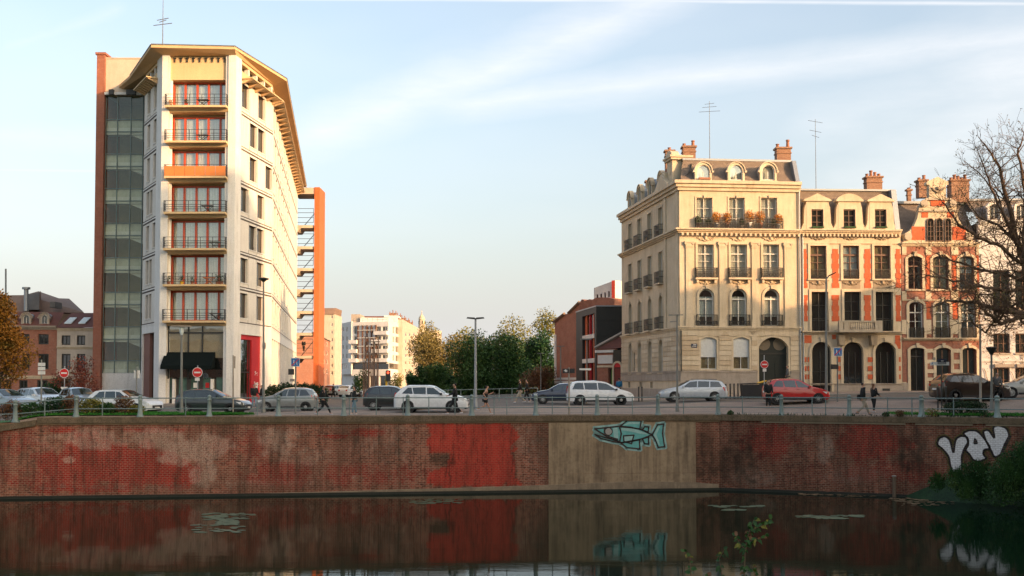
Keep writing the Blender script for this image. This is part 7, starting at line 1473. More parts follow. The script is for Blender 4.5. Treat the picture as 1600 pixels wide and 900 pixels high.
for a, b_ in zip(PT[:-1], PT[1:]):
    for h, nm in ((1.04, 'top_rail'), (.46, 'lower_rail')): m_ = MB(); m_.tube(a + Vector((0, 0, h)), b_ + Vector((0, 0, h)), .036 if h > 1 else .03, n=6); m_.build(nm, MT['railgreen'], rail)
# second railing beyond the street
r2 = thing('park_railing', 'thin railing on the far side of the street before the dark trees', 'railing', (at(800, 620, 84).x, 84, 0)); fr_pts = [at(x, 620, 84).x for x in range(640, 860, 20)]
for x in fr_pts: m_ = MB(); z = g(x, 84); m_.tube((x, 84, z), (x, 84, z + 1.05), .035, n=5); m_.build('thin_post', MT['railgreen'], r2)
for h in (.5, 1.03): m_ = MB(); m_.tube((fr_pts[0], 84, g(fr_pts[0], 84) + h), (fr_pts[-1], 84, g(fr_pts[-1], 84) + h), .03, n=5); m_.build('top_rail' if h > 1 else 'lower_rail', MT['railgreen'], r2)
# ================================================================== LAMPS, SIGNS, POSTS
def gp(px, Y, py=600): x = at(px, py, Y).x; return Vector((x, Y, g(x, Y) + .05))
def post(name, label, cat, px, Y, ytop, r0=.09, r1=.05, mat='lampgrey', px_top=None, foot=True):
    p = gp(px, Y); q = at(px_top or px, ytop, Y); t_ = thing(name, label, cat, p); m_ = MB(); m_.tube(p - Vector((0, 0, .05)), q, r0, r1, 8); m_.build('pole', MT[mat], t_)
    if foot: m_ = MB(); m_.lathe(p, [(r0 * 1.8, -.04), (r0 * 1.7, .12), (r0 * 1.25, .5), (r0 * 1.05, .9)], 8); m_.build('base', MT[mat], t_)
    return t_, p, q
t_, p, q = post('street_lamp', 'tall slim lamp with a flat disc head rising before the white tower', 'street lamp', 412, 64, 437)
m_ = MB(); m_.lathe(q, [(.06, -.15), (.16, -.05), (.32, .02), (.33, .08), (.1, .14), (.02, .16)], 14); m_.build('lamp_head', MT['darkmetal'], t_)
m_ = MB(); m_.lathe(p + Vector((0, 0, (q.z - p.z) * .5)), [(.1, -.2), (.12, 0), (.1, .2)], 8); m_.build('collar', MT['lampgrey'], t_)
t_, p, q = post('street_lamp', 'shorter lamp with flat square head before the black awning', 'street lamp', 284, 58.6, 511, .085, .06)
m_ = MB(); m_.box(q + Vector((0, 0, .04)), (1.0, .5, .07)); m_.build('lamp_head', MT['plinth'], t_); m_ = MB(); m_.lathe(q - Vector((0, 0, .5)), [(.05, 0), (.12, .2), (.16, .48)], 8); m_.build('diffuser', MT['sheer'], t_)
t_, p, q = post('street_lamp', 'tall double headed lamp before the dark green trees', 'street lamp', 743, 66, 497, .10, .06, 'zinc')
for s in (-1, 1): m_ = MB(); m_.hexa([q + Vector((s * .05, -.15, -.08)), q + Vector((s * .58, -.15, -.02)), q + Vector((s * .58, .15, -.02)), q + Vector((s * .05, .15, -.08)), q + Vector((s * .05, -.15, .03)), q + Vector((s * .52, -.12, .06)), q + Vector((s * .52, .12, .06)), q + Vector((s * .05, .15, .03))][::1] if s > 0 else [q + Vector((-.58, -.15, -.02)), q + Vector((-.05, -.15, -.08)), q + Vector((-.05, .15, -.08)), q + Vector((-.58, .15, -.02)), q + Vector((-.52, -.12, .06)), q + Vector((-.05, -.15, .03)), q + Vector((-.05, .15, .03)), q + Vector((-.52, .12, .06))]); m_.build('lamp_head', MT['darkmetal'], t_)
t_, p, q = post('street_lamp', 'thin grey lamp with short cross arm before the mansion corner', 'street lamp', 1058, 64, 492, .07, .05)
m_ = MB(); m_.box(q + Vector((-.1, 0, .0)), (.9, .22, .06)); m_.build('lamp_head', MT['lampgrey'], t_); m_ = MB(); m_.tube(at(1047, 503, 64), at(1058, 502, 64), .025, n=5); m_.build('bracket', MT['lampgrey'], t_)
t_, p, q = post('street_lamp', 'tall lamp with angled head before the red striped house', 'street lamp', 1291, 66, 436, .1, .055)
e = at(1305, 426, 65.6); m_ = MB(); m_.tube(q, at(1296, 430, 66), .05, .04, 6); m_.build('bracket', MT['lampgrey'], t_); m_ = MB(); a = at(1295, 431, 66); d = (e - a).normalized(); sd = Vector((0, .14, 0)); n_ = Vector((-d.z, 0, d.x)) * .05; m_.hexa([a - sd - n_, e - sd - n_, e + sd - n_, a + sd - n_, a - sd + n_, e - sd + n_, e + sd + n_, a + sd + n_]); m_.build('lamp_head', MT['darkmetal'], t_)
t_, p, q = post('street_lamp', 'low lamp with dark conical shade before the white house shop', 'street lamp', 1549, 59.5, 548, .08, .06)
m_ = MB(); m_.lathe(q, [(.05, -.25), (.1, -.2), (.30, .16), (.30, .2), (.0, .26)], 12); m_.build('lamp_shade', MT['darkmetal'], t_)
t_, p, q = post('slim_pole', 'plain wooden coloured pole on the grass before the brown car', 'pole', 1531.5, 57.6, 508, .07, .06, 'plinth', foot=False); m_ = MB(); m_.tube(p, p + Vector((0, 0, .25)), .11, .1, 8); m_.build('base', MT['plasticdark'], t_)
m_ = MB(); m_.box(q, (.35, .1, .08)); m_.build('cap', MT['plinth'], t_)
t_, p, q = post('distant_lamp', 'small flat headed lamp before the balcony flats', 'street lamp', 585, 110, 534, .08, .06); m_ = MB(); m_.box(q, (1.2, .4, .1)); m_.build('lamp_head', MT['lampgrey'], t_)
t_, p, q = post('distant_lamp', 'small lamp before the old brick gable', 'street lamp', 876, 100, 541, .07, .05); m_ = MB(); m_.box(q, (.7, .3, .08)); m_.build('lamp_head', MT['lampgrey'], t_)
t_, p, q = post('distant_lamp', 'lamp with angled head before the black metal extension', 'street lamp', 917, 96, 530, .08, .05); m_ = MB(); m_.box(q + Vector((-.1, 0, 0)), (1.0, .4, .12)); m_.build('lamp_head', MT['lampgrey'], t_)
t_, p, q = post('distant_lamp', 'slim lamp standing before the dark trees', 'street lamp', 845, 105, 552, .06, .04); m_ = MB(); m_.box(q, (.8, .3, .06)); m_.build('lamp_head', MT['lampgrey'], t_)
def disc(c, r, d, n=24):
    m = MB(); m.lathe(c, [(r, 0), (r, d)], n, 'y'); return m
def noentry(label, px, Y, yc, ytop, r=.36, plate=True, sub=None):
    t_, p, q = post('no_entry_sign', label, 'road sign', px, Y, ytop, .035, .035, 'zinc', foot=False); c = at(px, yc, Y) + Vector((0, -.09, 0))
    d_ = disc(c, r, .03).build('sign_plate', MT['signwhite'], t_); disc(c + Vector((0, -.006, 0)), r * .9, .005).build('red_disc', MT['signred'], d_); m_ = MB(); m_.box(c + Vector((0, -.012, 0)), (r * 1.25, .008, r * .30)); m_.build('white_bar', MT['signwhite'], d_)
    if plate: m_ = MB(); m_.box(c + Vector((0, 0, -r - .12)), (r * .9, .02, .2)); m_.build('small_plate', MT['signwhite'], t_)
    return t_, p, q, c
t1, p, q, c = noentry('round red no entry sign before the red leaved tree', 101, 72, 583, 572, .33, False)
cc = at(101, 609, 72) + Vector((0, -.1, 0)); m_ = MB(); m_.poly([cc + Vector((-.26, 0, .2)), cc + Vector((0, 0, -.25)), cc + Vector((.26, 0, .2))]); m_.poly([cc + Vector((-.26, .02, .2)), cc + Vector((.26, .02, .2)), cc + Vector((0, .02, -.25))]); yt = m_.build('triangle_plate', MT['signwhite'], t1); 
noentry('round red no entry sign above the dark hatchback by the awning', 309, 70, 582, 571, .35)
noentry('round red no entry sign before the mansion portal', 1194, 70, 569.5, 555, .27, True)
def bluesign(label, px, Y, yc, ytop, w):
    t_, p, q = post('blue_sign', label, 'road sign', px, Y, ytop, .05, .045, 'lampgrey', foot=False); c = at(px, yc, Y) + Vector((0, -.1, 0)); m_ = MB(); m_.box(c, (w, .03, w)); s = m_.build('sign_plate', MT['signwhite'], t_)
    m_ = MB(); m_.box(c + Vector((0, -.018, 0)), (w * .88, .006, w * .88)); m_.build('blue_field', MT['signblue'], s)
    # two small white figures, a house shape and a red slash: end of a shared zone
    o = -.024
    for k, (dx, dz, s_) in enumerate(((-.16, -.02, 1), (.18, -.14, .7))): b_ = MB(); x, z = c.x + dx * w, c.z + dz * w; b_.box((x, c.y + o, z), (w * .10 * s_, .005, w * .30 * s_)); b_.box((x, c.y + o, z + w * .22 * s_), (w * .11 * s_, .005, w * .11 * s_)); b_.box((x + w * .05, c.y + o, z - w * .2 * s_), (w * .05 * s_, .005, w * .2 * s_)); b_.build('figure_mark', MT['signwhite'], s, kind='stuff')
    b_ = MB(); dv = Vector((1, 0, 1)).normalized() * w * .56; nv = Vector((-1, 0, 1)).normalized() * w * .045; cc = c + Vector((0, -.031, 0)); b_.poly([cc - dv - nv, cc + dv - nv, cc + dv + nv, cc - dv + nv]); b_.build('red_slash', MT['signred'], s); return t_, p, q, c
t_, p, q, c = bluesign('blue pedestrian zone end sign with a dark signal box before the tower colonnade', 462, 60.3, 566, 558, .52)
m_ = MB(); m_.box(at(455, 581, 60.3), (.34, .3, .34), .2); m_.build('signal_box', MT['plasticdark'], t_); m_ = MB(); m_.box(at(456.5, 594, 60.3), (.26, .15, .16), .3); m_.build('clip_plate', MT['kerb'], t_)
t_, p, q, c = bluesign('blue pedestrian zone end sign before the red striped house', 1308.5, 66, 550, 543, .56)
m_ = MB(); a = at(1304, 573, 66); m_.box(a, (.42, .25, .3), .3); m_.build('signal_box', MT['plasticdark'], t_)
t_, p, q = post('direction_sign', 'three stacked pale plates on a post by the brick house', 'road sign', 65, 60.5, 562, .045, .045, 'lampgrey', foot=False)
for y in (569.5, 576, 582.5): m_ = MB(); m_.box(at(66, y, 60.5) + Vector((0, -.08, 0)), (.42, .03, .20)); m_.build('sign_plate', MT['signwhite'], t_)
t_, p, q = post('blank_sign', 'back of a narrow pale double sign beside the tower base wall', 'road sign', 213.5, 66, 574, .04, .04, 'lampgrey', foot=False)
for x in (211, 216): m_ = MB(); m_.box(at(x, 585, 66) + Vector((0, .05, 0)), (.19, .02, .52)); m_.build('sign_plate', MT['signwhite'], t_)
t_, p, q = post('blank_sign', 'narrow pole with a grey plate at the tower corner column', 'road sign', 364.5, 58.8, 555, .045, .045, 'plinth', foot=False); m_ = MB(); m_.box(at(365.5, 566, 58.8) + Vector((0, .05, 0)), (.14, .1, .7)); m_.build('sign_plate', MT['plinth'], t_)
t_, p, q = post('black_arrow_sign', 'black direction plates with a white arrow on a post before the blue car', 'road sign', 889, 60, 574, .06, .05, 'plinth', foot=False)
for x, w in ((884, .38), (894, .3)): m_ = MB(); c = at(x, 579.5, 60) + Vector((0, -.08, 0)); m_.box(c, (w, .03, .26)); s = m_.build('sign_plate', MT['plasticdark'], t_)
c = at(883.5, 579.5, 60) + Vector((0, -.1, 0)); m_ = MB(); m_.poly([c + Vector((-.11, 0, .02)), c + Vector((.04, 0, -.09)), c + Vector((.04, 0, .1))]); m_.poly([c + Vector((.04, 0, -.05)), c + Vector((.1, 0, -.05)), c + Vector((.1, 0, .03)), c + Vector((.04, 0, .03))]); m_.build('arrow', MT['signwhite'], s)
t_, p, q = post('white_bar_sign', 'white bar shaped sign before the black metal extension', 'road sign', 916.5, 75, 577, .05, .05, 'plinth', foot=False); m_ = MB(); m_.box(q + Vector((-.1, -.05, 0)), (.85, .04, .13)); m_.build('sign_plate', MT['signwhite'], t_)
t_, p, q = post('street_name_sign', 'navy street name plates over a white arrow plate before the gabled house', 'road sign', 1471, 60.5, 560, .04, .035, 'darkmetal', foot=False)
Yq = 60.5; A = at(1453, 569, Yq); B_ = at(1482, 567.5, Yq); m_ = MB(); c = (A + B_) / 2 + Vector((0, -.08, 0)); m_.box(c, (1.1, .03, .20)); s = m_.build('sign_plate', MT['signwhite'], t_)
m_ = MB(); m_.box(at(1471, 563.5, Yq) + Vector((0, -.1, .02)), (.52, .03, .16)); s1_ = m_.build('sign_plate', MT['signnavy'], t_); m_ = MB(); m_.box(at(1470.5, 567.3, Yq) + Vector((0, -.1, 0)), (.50, .035, .13)); s2_ = m_.build('sign_plate', MT['signnavy'], t_)
for k in range(3): m_ = MB(); m_.box(at(1471, 564, Yq) + Vector((-.05 + k * .05, -.118, 0)), (.035, .004, .05)); m_.build('lettering', MT['signwhite'], s1_)
for k in range(8): m_ = MB(); m_.box(at(1470.5, 567.3, Yq) + Vector((-.2 + k * .055, -.12, 0)), (.038, .004, .05)); m_.build('lettering', MT['signwhite'], s2_)
m_ = MB(); cc = at(1455.5, 567.8, Yq) + Vector((0, -.1, 0)); m_.poly([cc + Vector((-.06, 0, 0)), cc + Vector((.03, 0, -.06)), cc + Vector((.03, 0, .06))]); m_.build('arrow', MT['signblue'], s)
m_ = MB(); m_.box(at(1458.5, 560.5, Yq) + Vector((0, -.08, 0)), (.16, .02, .14)); m_.build('small_plate', MT['stone2'], t_)
# traffic light with a yellow backed post
t_, p, q = post('traffic_light', 'traffic light showing red on a yellow and white post beside the black car', 'traffic light', 606, 88, 579, .08, .08, 'zinc', foot=False)
m_ = MB(); m_.box(at(604, 592, 88), (.16, .16, 1.3)); m_.build('yellow_post', MT['signyellow'], t_); m_ = MB(); hc = at(607, 587, 88) + Vector((0, -.2, 0)); m_.box(hc, (.36, .25, .9)); h_ = m_.build('signal_head', MT['plasticdark'], t_)
em, tt, bb = newmat('red_signal_lamp'); bb.inputs['Base Color'].default_value = (.5, .02, .01, 1); bb.inputs['Emission Color'].default_value = (1, .06, .02, 1); bb.inputs['Emission Strength'].default_value = 1.2
disc(hc + Vector((0, -.14, .25)), .1, .02, 12).build('red_light', em, h_)
# rusty pole sculpture
t_ = thing('pole_sculpture', 'cluster of tall thin rusty poles standing on the pavement', 'sculpture', gp(578, 78)); rr = random.Random(9)
for k in range(11): x = 568 + k * 2.3 + rr.uniform(-.6, .6); Y = 78 + rr.uniform(-2, 2); m_ = MB(); a = gp(x, Y); m_.tube(a, at(x + rr.uniform(-1, 1), rr.uniform(523, 552), Y), .045, .035, 5); m_.build('pole', pbr('rusty_pole_%d' % k, (.20, .11, .07), .8) if k < 2 else bpy.data.materials['rusty_pole_%d' % (k % 2)], t_)
# row of thin bollards, bins
bm = MB(); bm.tube((0, 0, 0), (0, 0, 1.0), .05, n=8); bm.lathe((0, 0, 1.0), [(.06, -.02), (.065, .05), (.03, .1), (.0, .11)], 8); bme = bm.mesh('bollard', MT['darkmetal'])
def bollard(px, Y, lab, grp='thin bollards before the stone mansion', sc_=1):
    p = gp(px, Y); o = bpy.data.objects.new('bollard', bme); COL.objects.link(o); o.location = p; o.scale = (1, 1, sc_); tag(o, lab, 'bollard', grp)
for k, x in enumerate((1127, 1134, 1141, 1147, 1153, 1159)): bollard(x, 75.0, ('%s thin bollard counted from the back of the silver estate car' % ('first', 'second', 'third', 'fourth', 'fifth', 'sixth')[k]))
for k, (x, lab) in enumerate(((998, 'thin bollard at the foot of the mansion side wall'), (1478, 'dark green bollard post behind the brown car'), (1465, 'black bollard with a white band behind the brown car'), (1003, 'thin bollard next to the silver estate car bonnet'))): bollard(x, 76 if x < 1100 else 60.6, lab, None, 1 if x < 1100 else 1.25)
def bin_(px, Y, lab, lid, w=.58, tilt=0):
    p = gp(px, Y); t_ = thing('wheelie_bin', lab, 'wheelie bin', p, 0, 'wheelie bins before the mansion'); m_ = MB(); w0 = w * .8
    m_.hexa([p + Vector(v) for v in ((-w0 / 2, -w0 / 2, .08), (w0 / 2, -w0 / 2, .08), (w0 / 2, w0 / 2, .08), (-w0 / 2, w0 / 2, .08), (-w / 2, -w / 2, .98), (w / 2, -w / 2, .98), (w / 2, w / 2, .98), (-w / 2, w / 2, .98))]); m_.build('body', MT['plasticdark'], t_)
    m_ = MB(); a, b_ = (.0, .22) if tilt else (0, .05); m_.hexa([p + Vector(v) for v in ((-w / 2 - .03, -w / 2 - .05, 1.0 + a), (w / 2 + .03, -w / 2 - .05, 1.0 + b_), (w / 2 + .03, w / 2, 1.0 + b_), (-w / 2 - .03, w / 2, 1.0 + a), (-w / 2 - .03, -w / 2 - .05, 1.05 + a), (w / 2 + .03, -w / 2 - .05, 1.05 + b_), (w / 2 + .03, w / 2, 1.08 + b_), (-w / 2 - .03, w / 2, 1.08 + a))]); m_.build('lid', MT[lid], t_)
    for s in (-1, 1): m_ = MB(); m_.lathe(p + Vector((s * w * .42, w * .3, .1)), [(.1, -.03), (.1, .03)], 8, 'y'); m_.build('wheel', MT['rubber'], t_)
for k, (x, lid, lab) in enumerate(((1164, 'plasticdark', 'black wheelie bin closest to the silver car'), (1172, 'plasticdark', 'black wheelie bin, second from the silver car'), (1180, 'plasticdark', 'black wheelie bin touching the one with the yellow lid'), (1189, 'signyellow', 'wheelie bin with tilted yellow lid beside the red car'))): bin_(x, 74.6, lab, lid, .62, k == 3)
# ================================================================== CARS
paint = {k: (lambda m: m)(plain('car_paint_' + k, c, .28, mt_, .5, 1)) for k, c, mt_ in (('white', (.76, .77, .77), 0), ('silver', (.50, .54, .58), .2), ('dark_grey', (.035, .045, .048), .3), ('mid_grey', (.26, .28, .28), .3), ('black', (.012, .014, .016), .1), ('navy', (.012, .022, .06), .2), ('red', (.55, .012, .012), 0), ('brown', (.035, .022, .018), .3), ('blue_grey', (.26, .33, .38), .25), ('cream', (.50, .48, .42), .1))}
def interp(pts, x): return float(np.interp(x, [p[0] for p in pts], [p[1] for p in pts]))
# outlines: x as share of length from rear (0) to front (1), z in metres
SPEC = {
 'hatch': dict(L=4.3, W=1.76, wb=(.185, .80), top=[(0, .75), (.012, .98), (.05, 1.12), (.13, 1.38), (.22, 1.44), (.42, 1.46), (.52, 1.42), (.70, 1.02), (.86, .90), (.96, .76), (1, .56)], belt=[(0, .97), (.7, .93), (1, .7)], win=[((.115, .20), (.30, .285)), ((.31, .295), (.475, .45)), ((.49, .46), (.655, .535))], ws=(.53, .685), rw=(.055, .125), wr=.315),
 'mini': dict(L=3.95, W=1.70, wb=(.17, .81), top=[(0, .75), (.012, 1.0), (.04, 1.15), (.10, 1.42), (.2, 1.5), (.42, 1.52), (.52, 1.47), (.72, 1.04), (.88, .90), (.97, .74), (1, .55)], belt=[(0, 1.02), (.7, .95), (1, .7)], win=[((.10, .16), (.27, .26)), ((.29, .27), (.47, .45)), ((.49, .465), (.68, .535))], ws=(.53, .71), rw=(.045, .095), wr=.30),
 'estate': dict(L=4.72, W=1.82, wb=(.205, .80), top=[(0, .7), (.01, .97), (.04, 1.1), (.085, 1.38), (.16, 1.47), (.45, 1.51), (.56, 1.45), (.73, 1.03), (.88, .90), (.965, .76), (1, .55)], belt=[(0, .98), (.72, .95), (1, .7)], win=[((.09, .13), (.27, .26)), ((.285, .275), (.45, .44)), ((.465, .455), (.68, .575))], ws=(.565, .72), rw=(.042, .085), wr=.33),
 'suv': dict(L=4.55, W=1.85, wb=(.195, .79), top=[(0, .8), (.01, 1.05), (.045, 1.2), (.12, 1.54), (.2, 1.63), (.42, 1.66), (.54, 1.58), (.70, 1.14), (.87, 1.02), (.97, .86), (1, .6)], belt=[(0, 1.14), (.7, 1.06), (1, .8)], win=[((.115, .19), (.26, .24)), ((.275, .25), (.44, .43)), ((.455, .445), (.655, .55))], ws=(.55, .69), rw=(.055, .115), wr=.35),
 'mpv': dict(L=4.65, W=1.83, wb=(.19, .80), top=[(0, .75), (.012, 1.05), (.035, 1.2), (.075, 1.5), (.16, 1.6), (.42, 1.65), (.58, 1.55), (.80, 1.06), (.90, .93), (.97, .78), (1, .55)], belt=[(0, 1.05), (.78, .98), (1, .7)], win=[((.075, .12), (.25, .235)), ((.265, .25), (.45, .44)), ((.465, .455), (.74, .60))], ws=(.59, .79), rw=(.038, .078), wr=.33),
}
wheel_cache = {}
def wheel_meshes(r, w=.21):
    if r in wheel_cache: return wheel_cache[r]
    t = MB(); t.lathe((0, 0, 0), [(r * .66, -w / 2), (r * .9, -w / 2), (r, -w * .32), (r, w * .32), (r * .9, w / 2), (r * .66, w / 2)], 24, 'y')
    rm = MB(); rm.lathe((0, -w * .5 + .0, 0), [(r * .67, .0), (r * .60, .02), (r * .58, .05)], 24, 'y')
    for k in range(5):
        a = 2 * math.pi * k / 5; ca, sa = math.cos(a), math.sin(a)
        def pt(u, v, y): return (u * ca - v * sa, y, u * sa + v * ca)
        y0, y1 = -w * .5 - .005, -w * .5 + .03
        rm.hexa([pt(.04, -.05, y0), pt(r * .62, -.028, y0 + .012), pt(r * .62, -.028, y1), pt(.04, -.05, y1), pt(.04, .05, y0), pt(r * .62, .028, y0 + .012), pt(r * .62, .028, y1), pt(.04, .05, y1)])
    rm.lathe((0, -w * .5 - .01, 0), [(.06, 0), (.06, .03)], 10, 'y')
    dk = MB(); dk.lathe((0, -w * .5 + .06, 0), [(r * .66, 0), (r * .66, .01)], 20, 'y')
    wheel_cache[r] = (t.mesh('tyre', MT['rubber'], smooth=False), rm.mesh('rim', MT['rim']), dk.mesh('brake_disc', MT['plasticdark'])); return wheel_cache[r]
def car(name, label, cat, kind, pn, pxc, Y, heading=1, yaw=0, scale=1.0):
    """heading 1: front towards +x; the body is one shell with real wheel arches, glass set 5 mm proud"""
    S_ = SPEC[kind]; L_, W_ = S_['L'], S_['W']; p = gp(pxc, Y, 625); p.z -= .035; rz = (0 if heading > 0 else math.pi) + math.radians(yaw)
    t_ = thing(name, label, cat, p, rz); wr = S_['wr']; ax = [(s - .5) * L_ for s in S_['wb']]; ar = wr + .055
    X = lambda s: (s - .5) * L_
    top = lambda s: interp(S_['top'], s); belt = lambda s: interp(S_['belt'], s)
    def hw(s): e = abs(2 * s - 1); return W_ / 2 * (1 - .10 * e ** 5 - .16 * max(0, (e - .93) / .07) ** 2)
    def yy(s, z):
        b_ = belt(s); w = hw(s)
        if z > b_: k = (z - b_) / max(.05, 1.5 - b_); return w * (.965 - .235 * min(1.15, k))
        k = (z - .25) / max(.1, b_ - .25); return w * (.955 + .045 * math.sin(math.pi * min(1, max(0, k)) * .95) - .01 * k)
    def zb(s):
        x = X(s); z = .24 if .04 < s < .96 else .30
        for a in ax:
            if abs(x - a) < ar: z = max(z, wr + math.sqrt(max(0, ar * ar - (x - a) ** 2)))
        return z
    ss = set(np.linspace(0, 1, 45)); 
    for a in ax:
        for k in np.linspace(-1, 1, 13): ss.add(min(1, max(0, (a + ar * k) / L_ + .5)))
    ss = sorted(ss); NR = 11; NT = 6; m_ = MB(); cols = []
    for s in ss:
        z0, z1 = zb(s), max(top(s), zb(s) + .05); b_ = min(belt(s), z1 - .02); col = []
        zsq = [z0 + (b_ - z0) * k / 6 for k in range(7)] + [b_ + (z1 - b_) * k / 4 for k in range(1, 5)]
        for z in zsq: col.append((X(s), yy(s, z), z))
        ysd = col[-1][1]
        for k in range(1, NT + 1): v = 1 - k / NT; cr = .05 if z1 > 1.2 else .03; col.append((X(s), ysd * v, z1 + cr * (1 - v * v)))
        cols.append(col)
    n = len(cols[0]); full = []
    for c in cols: full.append(c + [(x, -y, z) for x, y, z in c[:-1][::-1]])
    N_ = len(full[0])
    for c in full: m_.v += c
    for i in range(len(full) - 1):
        for j in range(N_ - 1): m_.f.append([i * N_ + j, i * N_ + j + 1, (i + 1) * N_ + j + 1, (i + 1) * N_ + j][::-1])
    for e_, rev in ((0, False), (len(full) - 1, True)):
        for j in range(N_ // 2): a = e_ * N_; q_ = [a + j, a + j + 1, a + N_ - 2 - j, a + N_ - 1 - j]; m_.f.append(q_[::-1] if rev else q_)
    loc = Vector(t_.location)
    def B(mb_, nm, mat, par=t_, smooth=False, **k_): o = bpy.data.objects.new(nm, mb_.mesh(nm, mat, Vector((0, 0, 0)), smooth)); COL.objects.link(o); o.parent = par; return o
    body = B(m_, 'body', paint[pn], smooth=True)
    mod = body.modifiers.new('edge', 'EDGE_SPLIT'); mod.split_angle = math.radians(38)
    # underside and wheel housings
    m2_ = MB(); m2_.box((0, 0, .36), (L_ * .95, W_ * .62, .3)); m2_.box((0, 0, .55), (L_ * .9, W_ * .80, .4)) if False else None
    for a in ax:
        m2_.lathe((a, 0, wr), [(ar + .01, -W_ * .47), (ar + .01, W_ * .47)], 18, 'y')
    B(m2_, 'underbody', MT['plasticdark'])
    # lower sill trim
    for sgn in (-1, 1):
        for (bot, tp) in S_['win']:
            m3 = MB(); s0b, s0t = bot; s1b, s1t = tp if tp[0] > tp[1] else tp; z_lo = lambda s: belt(s) + .035; z_hi = lambda s: top(s) - .085
            nx, nz = 6, 3; g_ = []
            for i in range(nx + 1):
                for j in range(nz + 1):
                    f = j / nz; sb = s0b + (s1b - s0b) * i / nx; st = s0t + (s1t - s0t) * i / nx; s = sb + (st - sb) * f; z = z_lo(sb) + (z_hi(st) - z_lo(sb)) * f; m3.v.append((X(s), sgn * (yy(s, z) + .006), z))
            for i in range(nx):
                for j in range(nz): q_ = [i * (nz + 1) + j, (i + 1) * (nz + 1) + j, (i + 1) * (nz + 1) + j + 1, i * (nz + 1) + j + 1]; m3.f.append(q_ if sgn < 0 else q_[::-1])
            B(m3, 'side_window', MT['carglass'])
        m3 = MB(); s_ = S_['win'][-1][1][0] - .012; z = belt(s_) + .07; m3.box((X(s_), sgn * (W_ / 2 + .06), z), (.13, .2, .13)); B(m3, 'mirror', paint[pn] if pn not in ('white',) else MT['plasticdark'])
        for f in (.30, .49): m3 = MB(); m3.box((X(f), sgn * (yy(f, belt(f) - .1) + .01), belt(f) - .09), (.16, .03, .03)); B(m3, 'door_handle', paint[pn])
        for f in (.285, .465, .66): m3 = MB(); z0_, z1_ = .36, belt(f) - .02; m3.hexa([(X(f) - .005, sgn * (yy(f, z0_) - .01), z0_), (X(f) + .005, sgn * (yy(f, z0_) - .01), z0_), (X(f) + .005, sgn * (yy(f, z0_) + .004), z0_), (X(f) - .005, sgn * (yy(f, z0_) + .004), z0_), (X(f) - .005, sgn * (yy(f, z1_) - .01), z1_), (X(f) + .005, sgn * (yy(f, z1_) - .01), z1_), (X(f) + .005, sgn * (yy(f, z1_) + .004), z1_), (X(f) - .005, sgn * (yy(f, z1_) + .004), z1_)]); B(m3, 'door_seam', MT['plasticdark'])
        m3 = MB(); s0, s1 = S_['wb'][0] + .09, S_['wb'][1] - .09; m3.hexa([(X(s0), sgn * (hw(.5) * .96), .22), (X(s1), sgn * (hw(.5) * .96), .22), (X(s1), sgn * (hw(.5) + .012), .24), (X(s0), sgn * (hw(.5) + .012), .24), (X(s0), sgn * (hw(.5) * .96), .34), (X(s1), sgn * (hw(.5) * .96), .34), (X(s1), sgn * (hw(.5) + .004), .34), (X(s0), sgn * (hw(.5) + .004), .34)][::1]); B(m3, 'sill', MT['plasticdark'])
        m3 = MB(); m3.v = []; zt = belt(.02) if kind != 'estate' else .95
        s0, s1 = .0, .085; zz_ = [zt - .22, zt + .08] if kind != 'mpv' else [zt - .25, zt + .25]
        g_ = [(s0 + .004, zz_[0]), (s1 * .6, zz_[0]), (s1, zz_[1] - .04), (.02, zz_[1])]; m3.poly([(X(s) - .004 * (s < .02), sgn * (yy(s, z) + .008), z) for s, z in (g_ if sgn < 0 else g_[::-1])]); m3.poly([(X(0) - .006, sgn * (yy(0, zz_[0]) + .005), zz_[0]), (X(0) - .006, sgn * (yy(0, zz_[0]) - .22), zz_[0]), (X(.01) - .02, sgn * (yy(0, zz_[0]) - .2), min(zz_[1], top(.012) - .03)), (X(.01) - .02, sgn * (yy(0, zz_[0]) + .0), min(zz_[1], top(.012) - .03))][::(1 if sgn < 0 else 1)]); B(m3, 'taillight', MT['lampred'])
        m3 = MB(); zf_ = top(.96) - .09; g_ = [(.985, zf_ - .13), (.93, zf_ - .06), (.875, zf_ + .08), (.95, zf_ + .06), (.985, zf_)]; m3.poly([(X(s), sgn * (yy(s, z) + .009), z) for s, z in (g_ if sgn > 0 else g_[::-1])]); m3.poly([(X(1) + .006, sgn * (yy(1, zf_ - .2) + .0), zf_ - .22), (X(1) + .006, sgn * (yy(1, zf_ - .2) - .3), zf_ - .22), (X(.985) + .01, sgn * (yy(1, zf_ - .2) - .28), zf_ - .04), (X(.985) + .01, sgn * (yy(1, zf_ - .2) + .02), zf_ - .04)]); B(m3, 'headlight', MT['lampclear'])
    def topglass(s0, s1, nm, inset=.06, lift_=.012):
        m3 = MB(); n1_, n2_ = 6, 8
        for i in range(n1_ + 1):
            s = s0 + (s1 - s0) * i / n1_; zt = top(s); w = yy(s, zt) - inset
            for j in range(n2_ + 1): v = -1 + 2 * j / n2_; m3.v.append((X(s) + (lift_ if s > .5 else -lift_), w * v, zt + (.05 if zt > 1.2 else .03 + .02 * min(1, max(0, (zt - .9) / .3))) * (1 - v * v) + lift_))
        for i in range(n1_):
            for j in range(n2_): m3.f.append([i * (n2_ + 1) + j, (i + 1) * (n2_ + 1) + j, (i + 1) * (n2_ + 1) + j + 1, i * (n2_ + 1) + j + 1])
        B(m3, nm, MT['carglass'])
    topglass(S_['ws'][0], S_['ws'][1], 'windscreen'); topglass(S_['rw'][0], S_['rw'][1], 'rear_window')
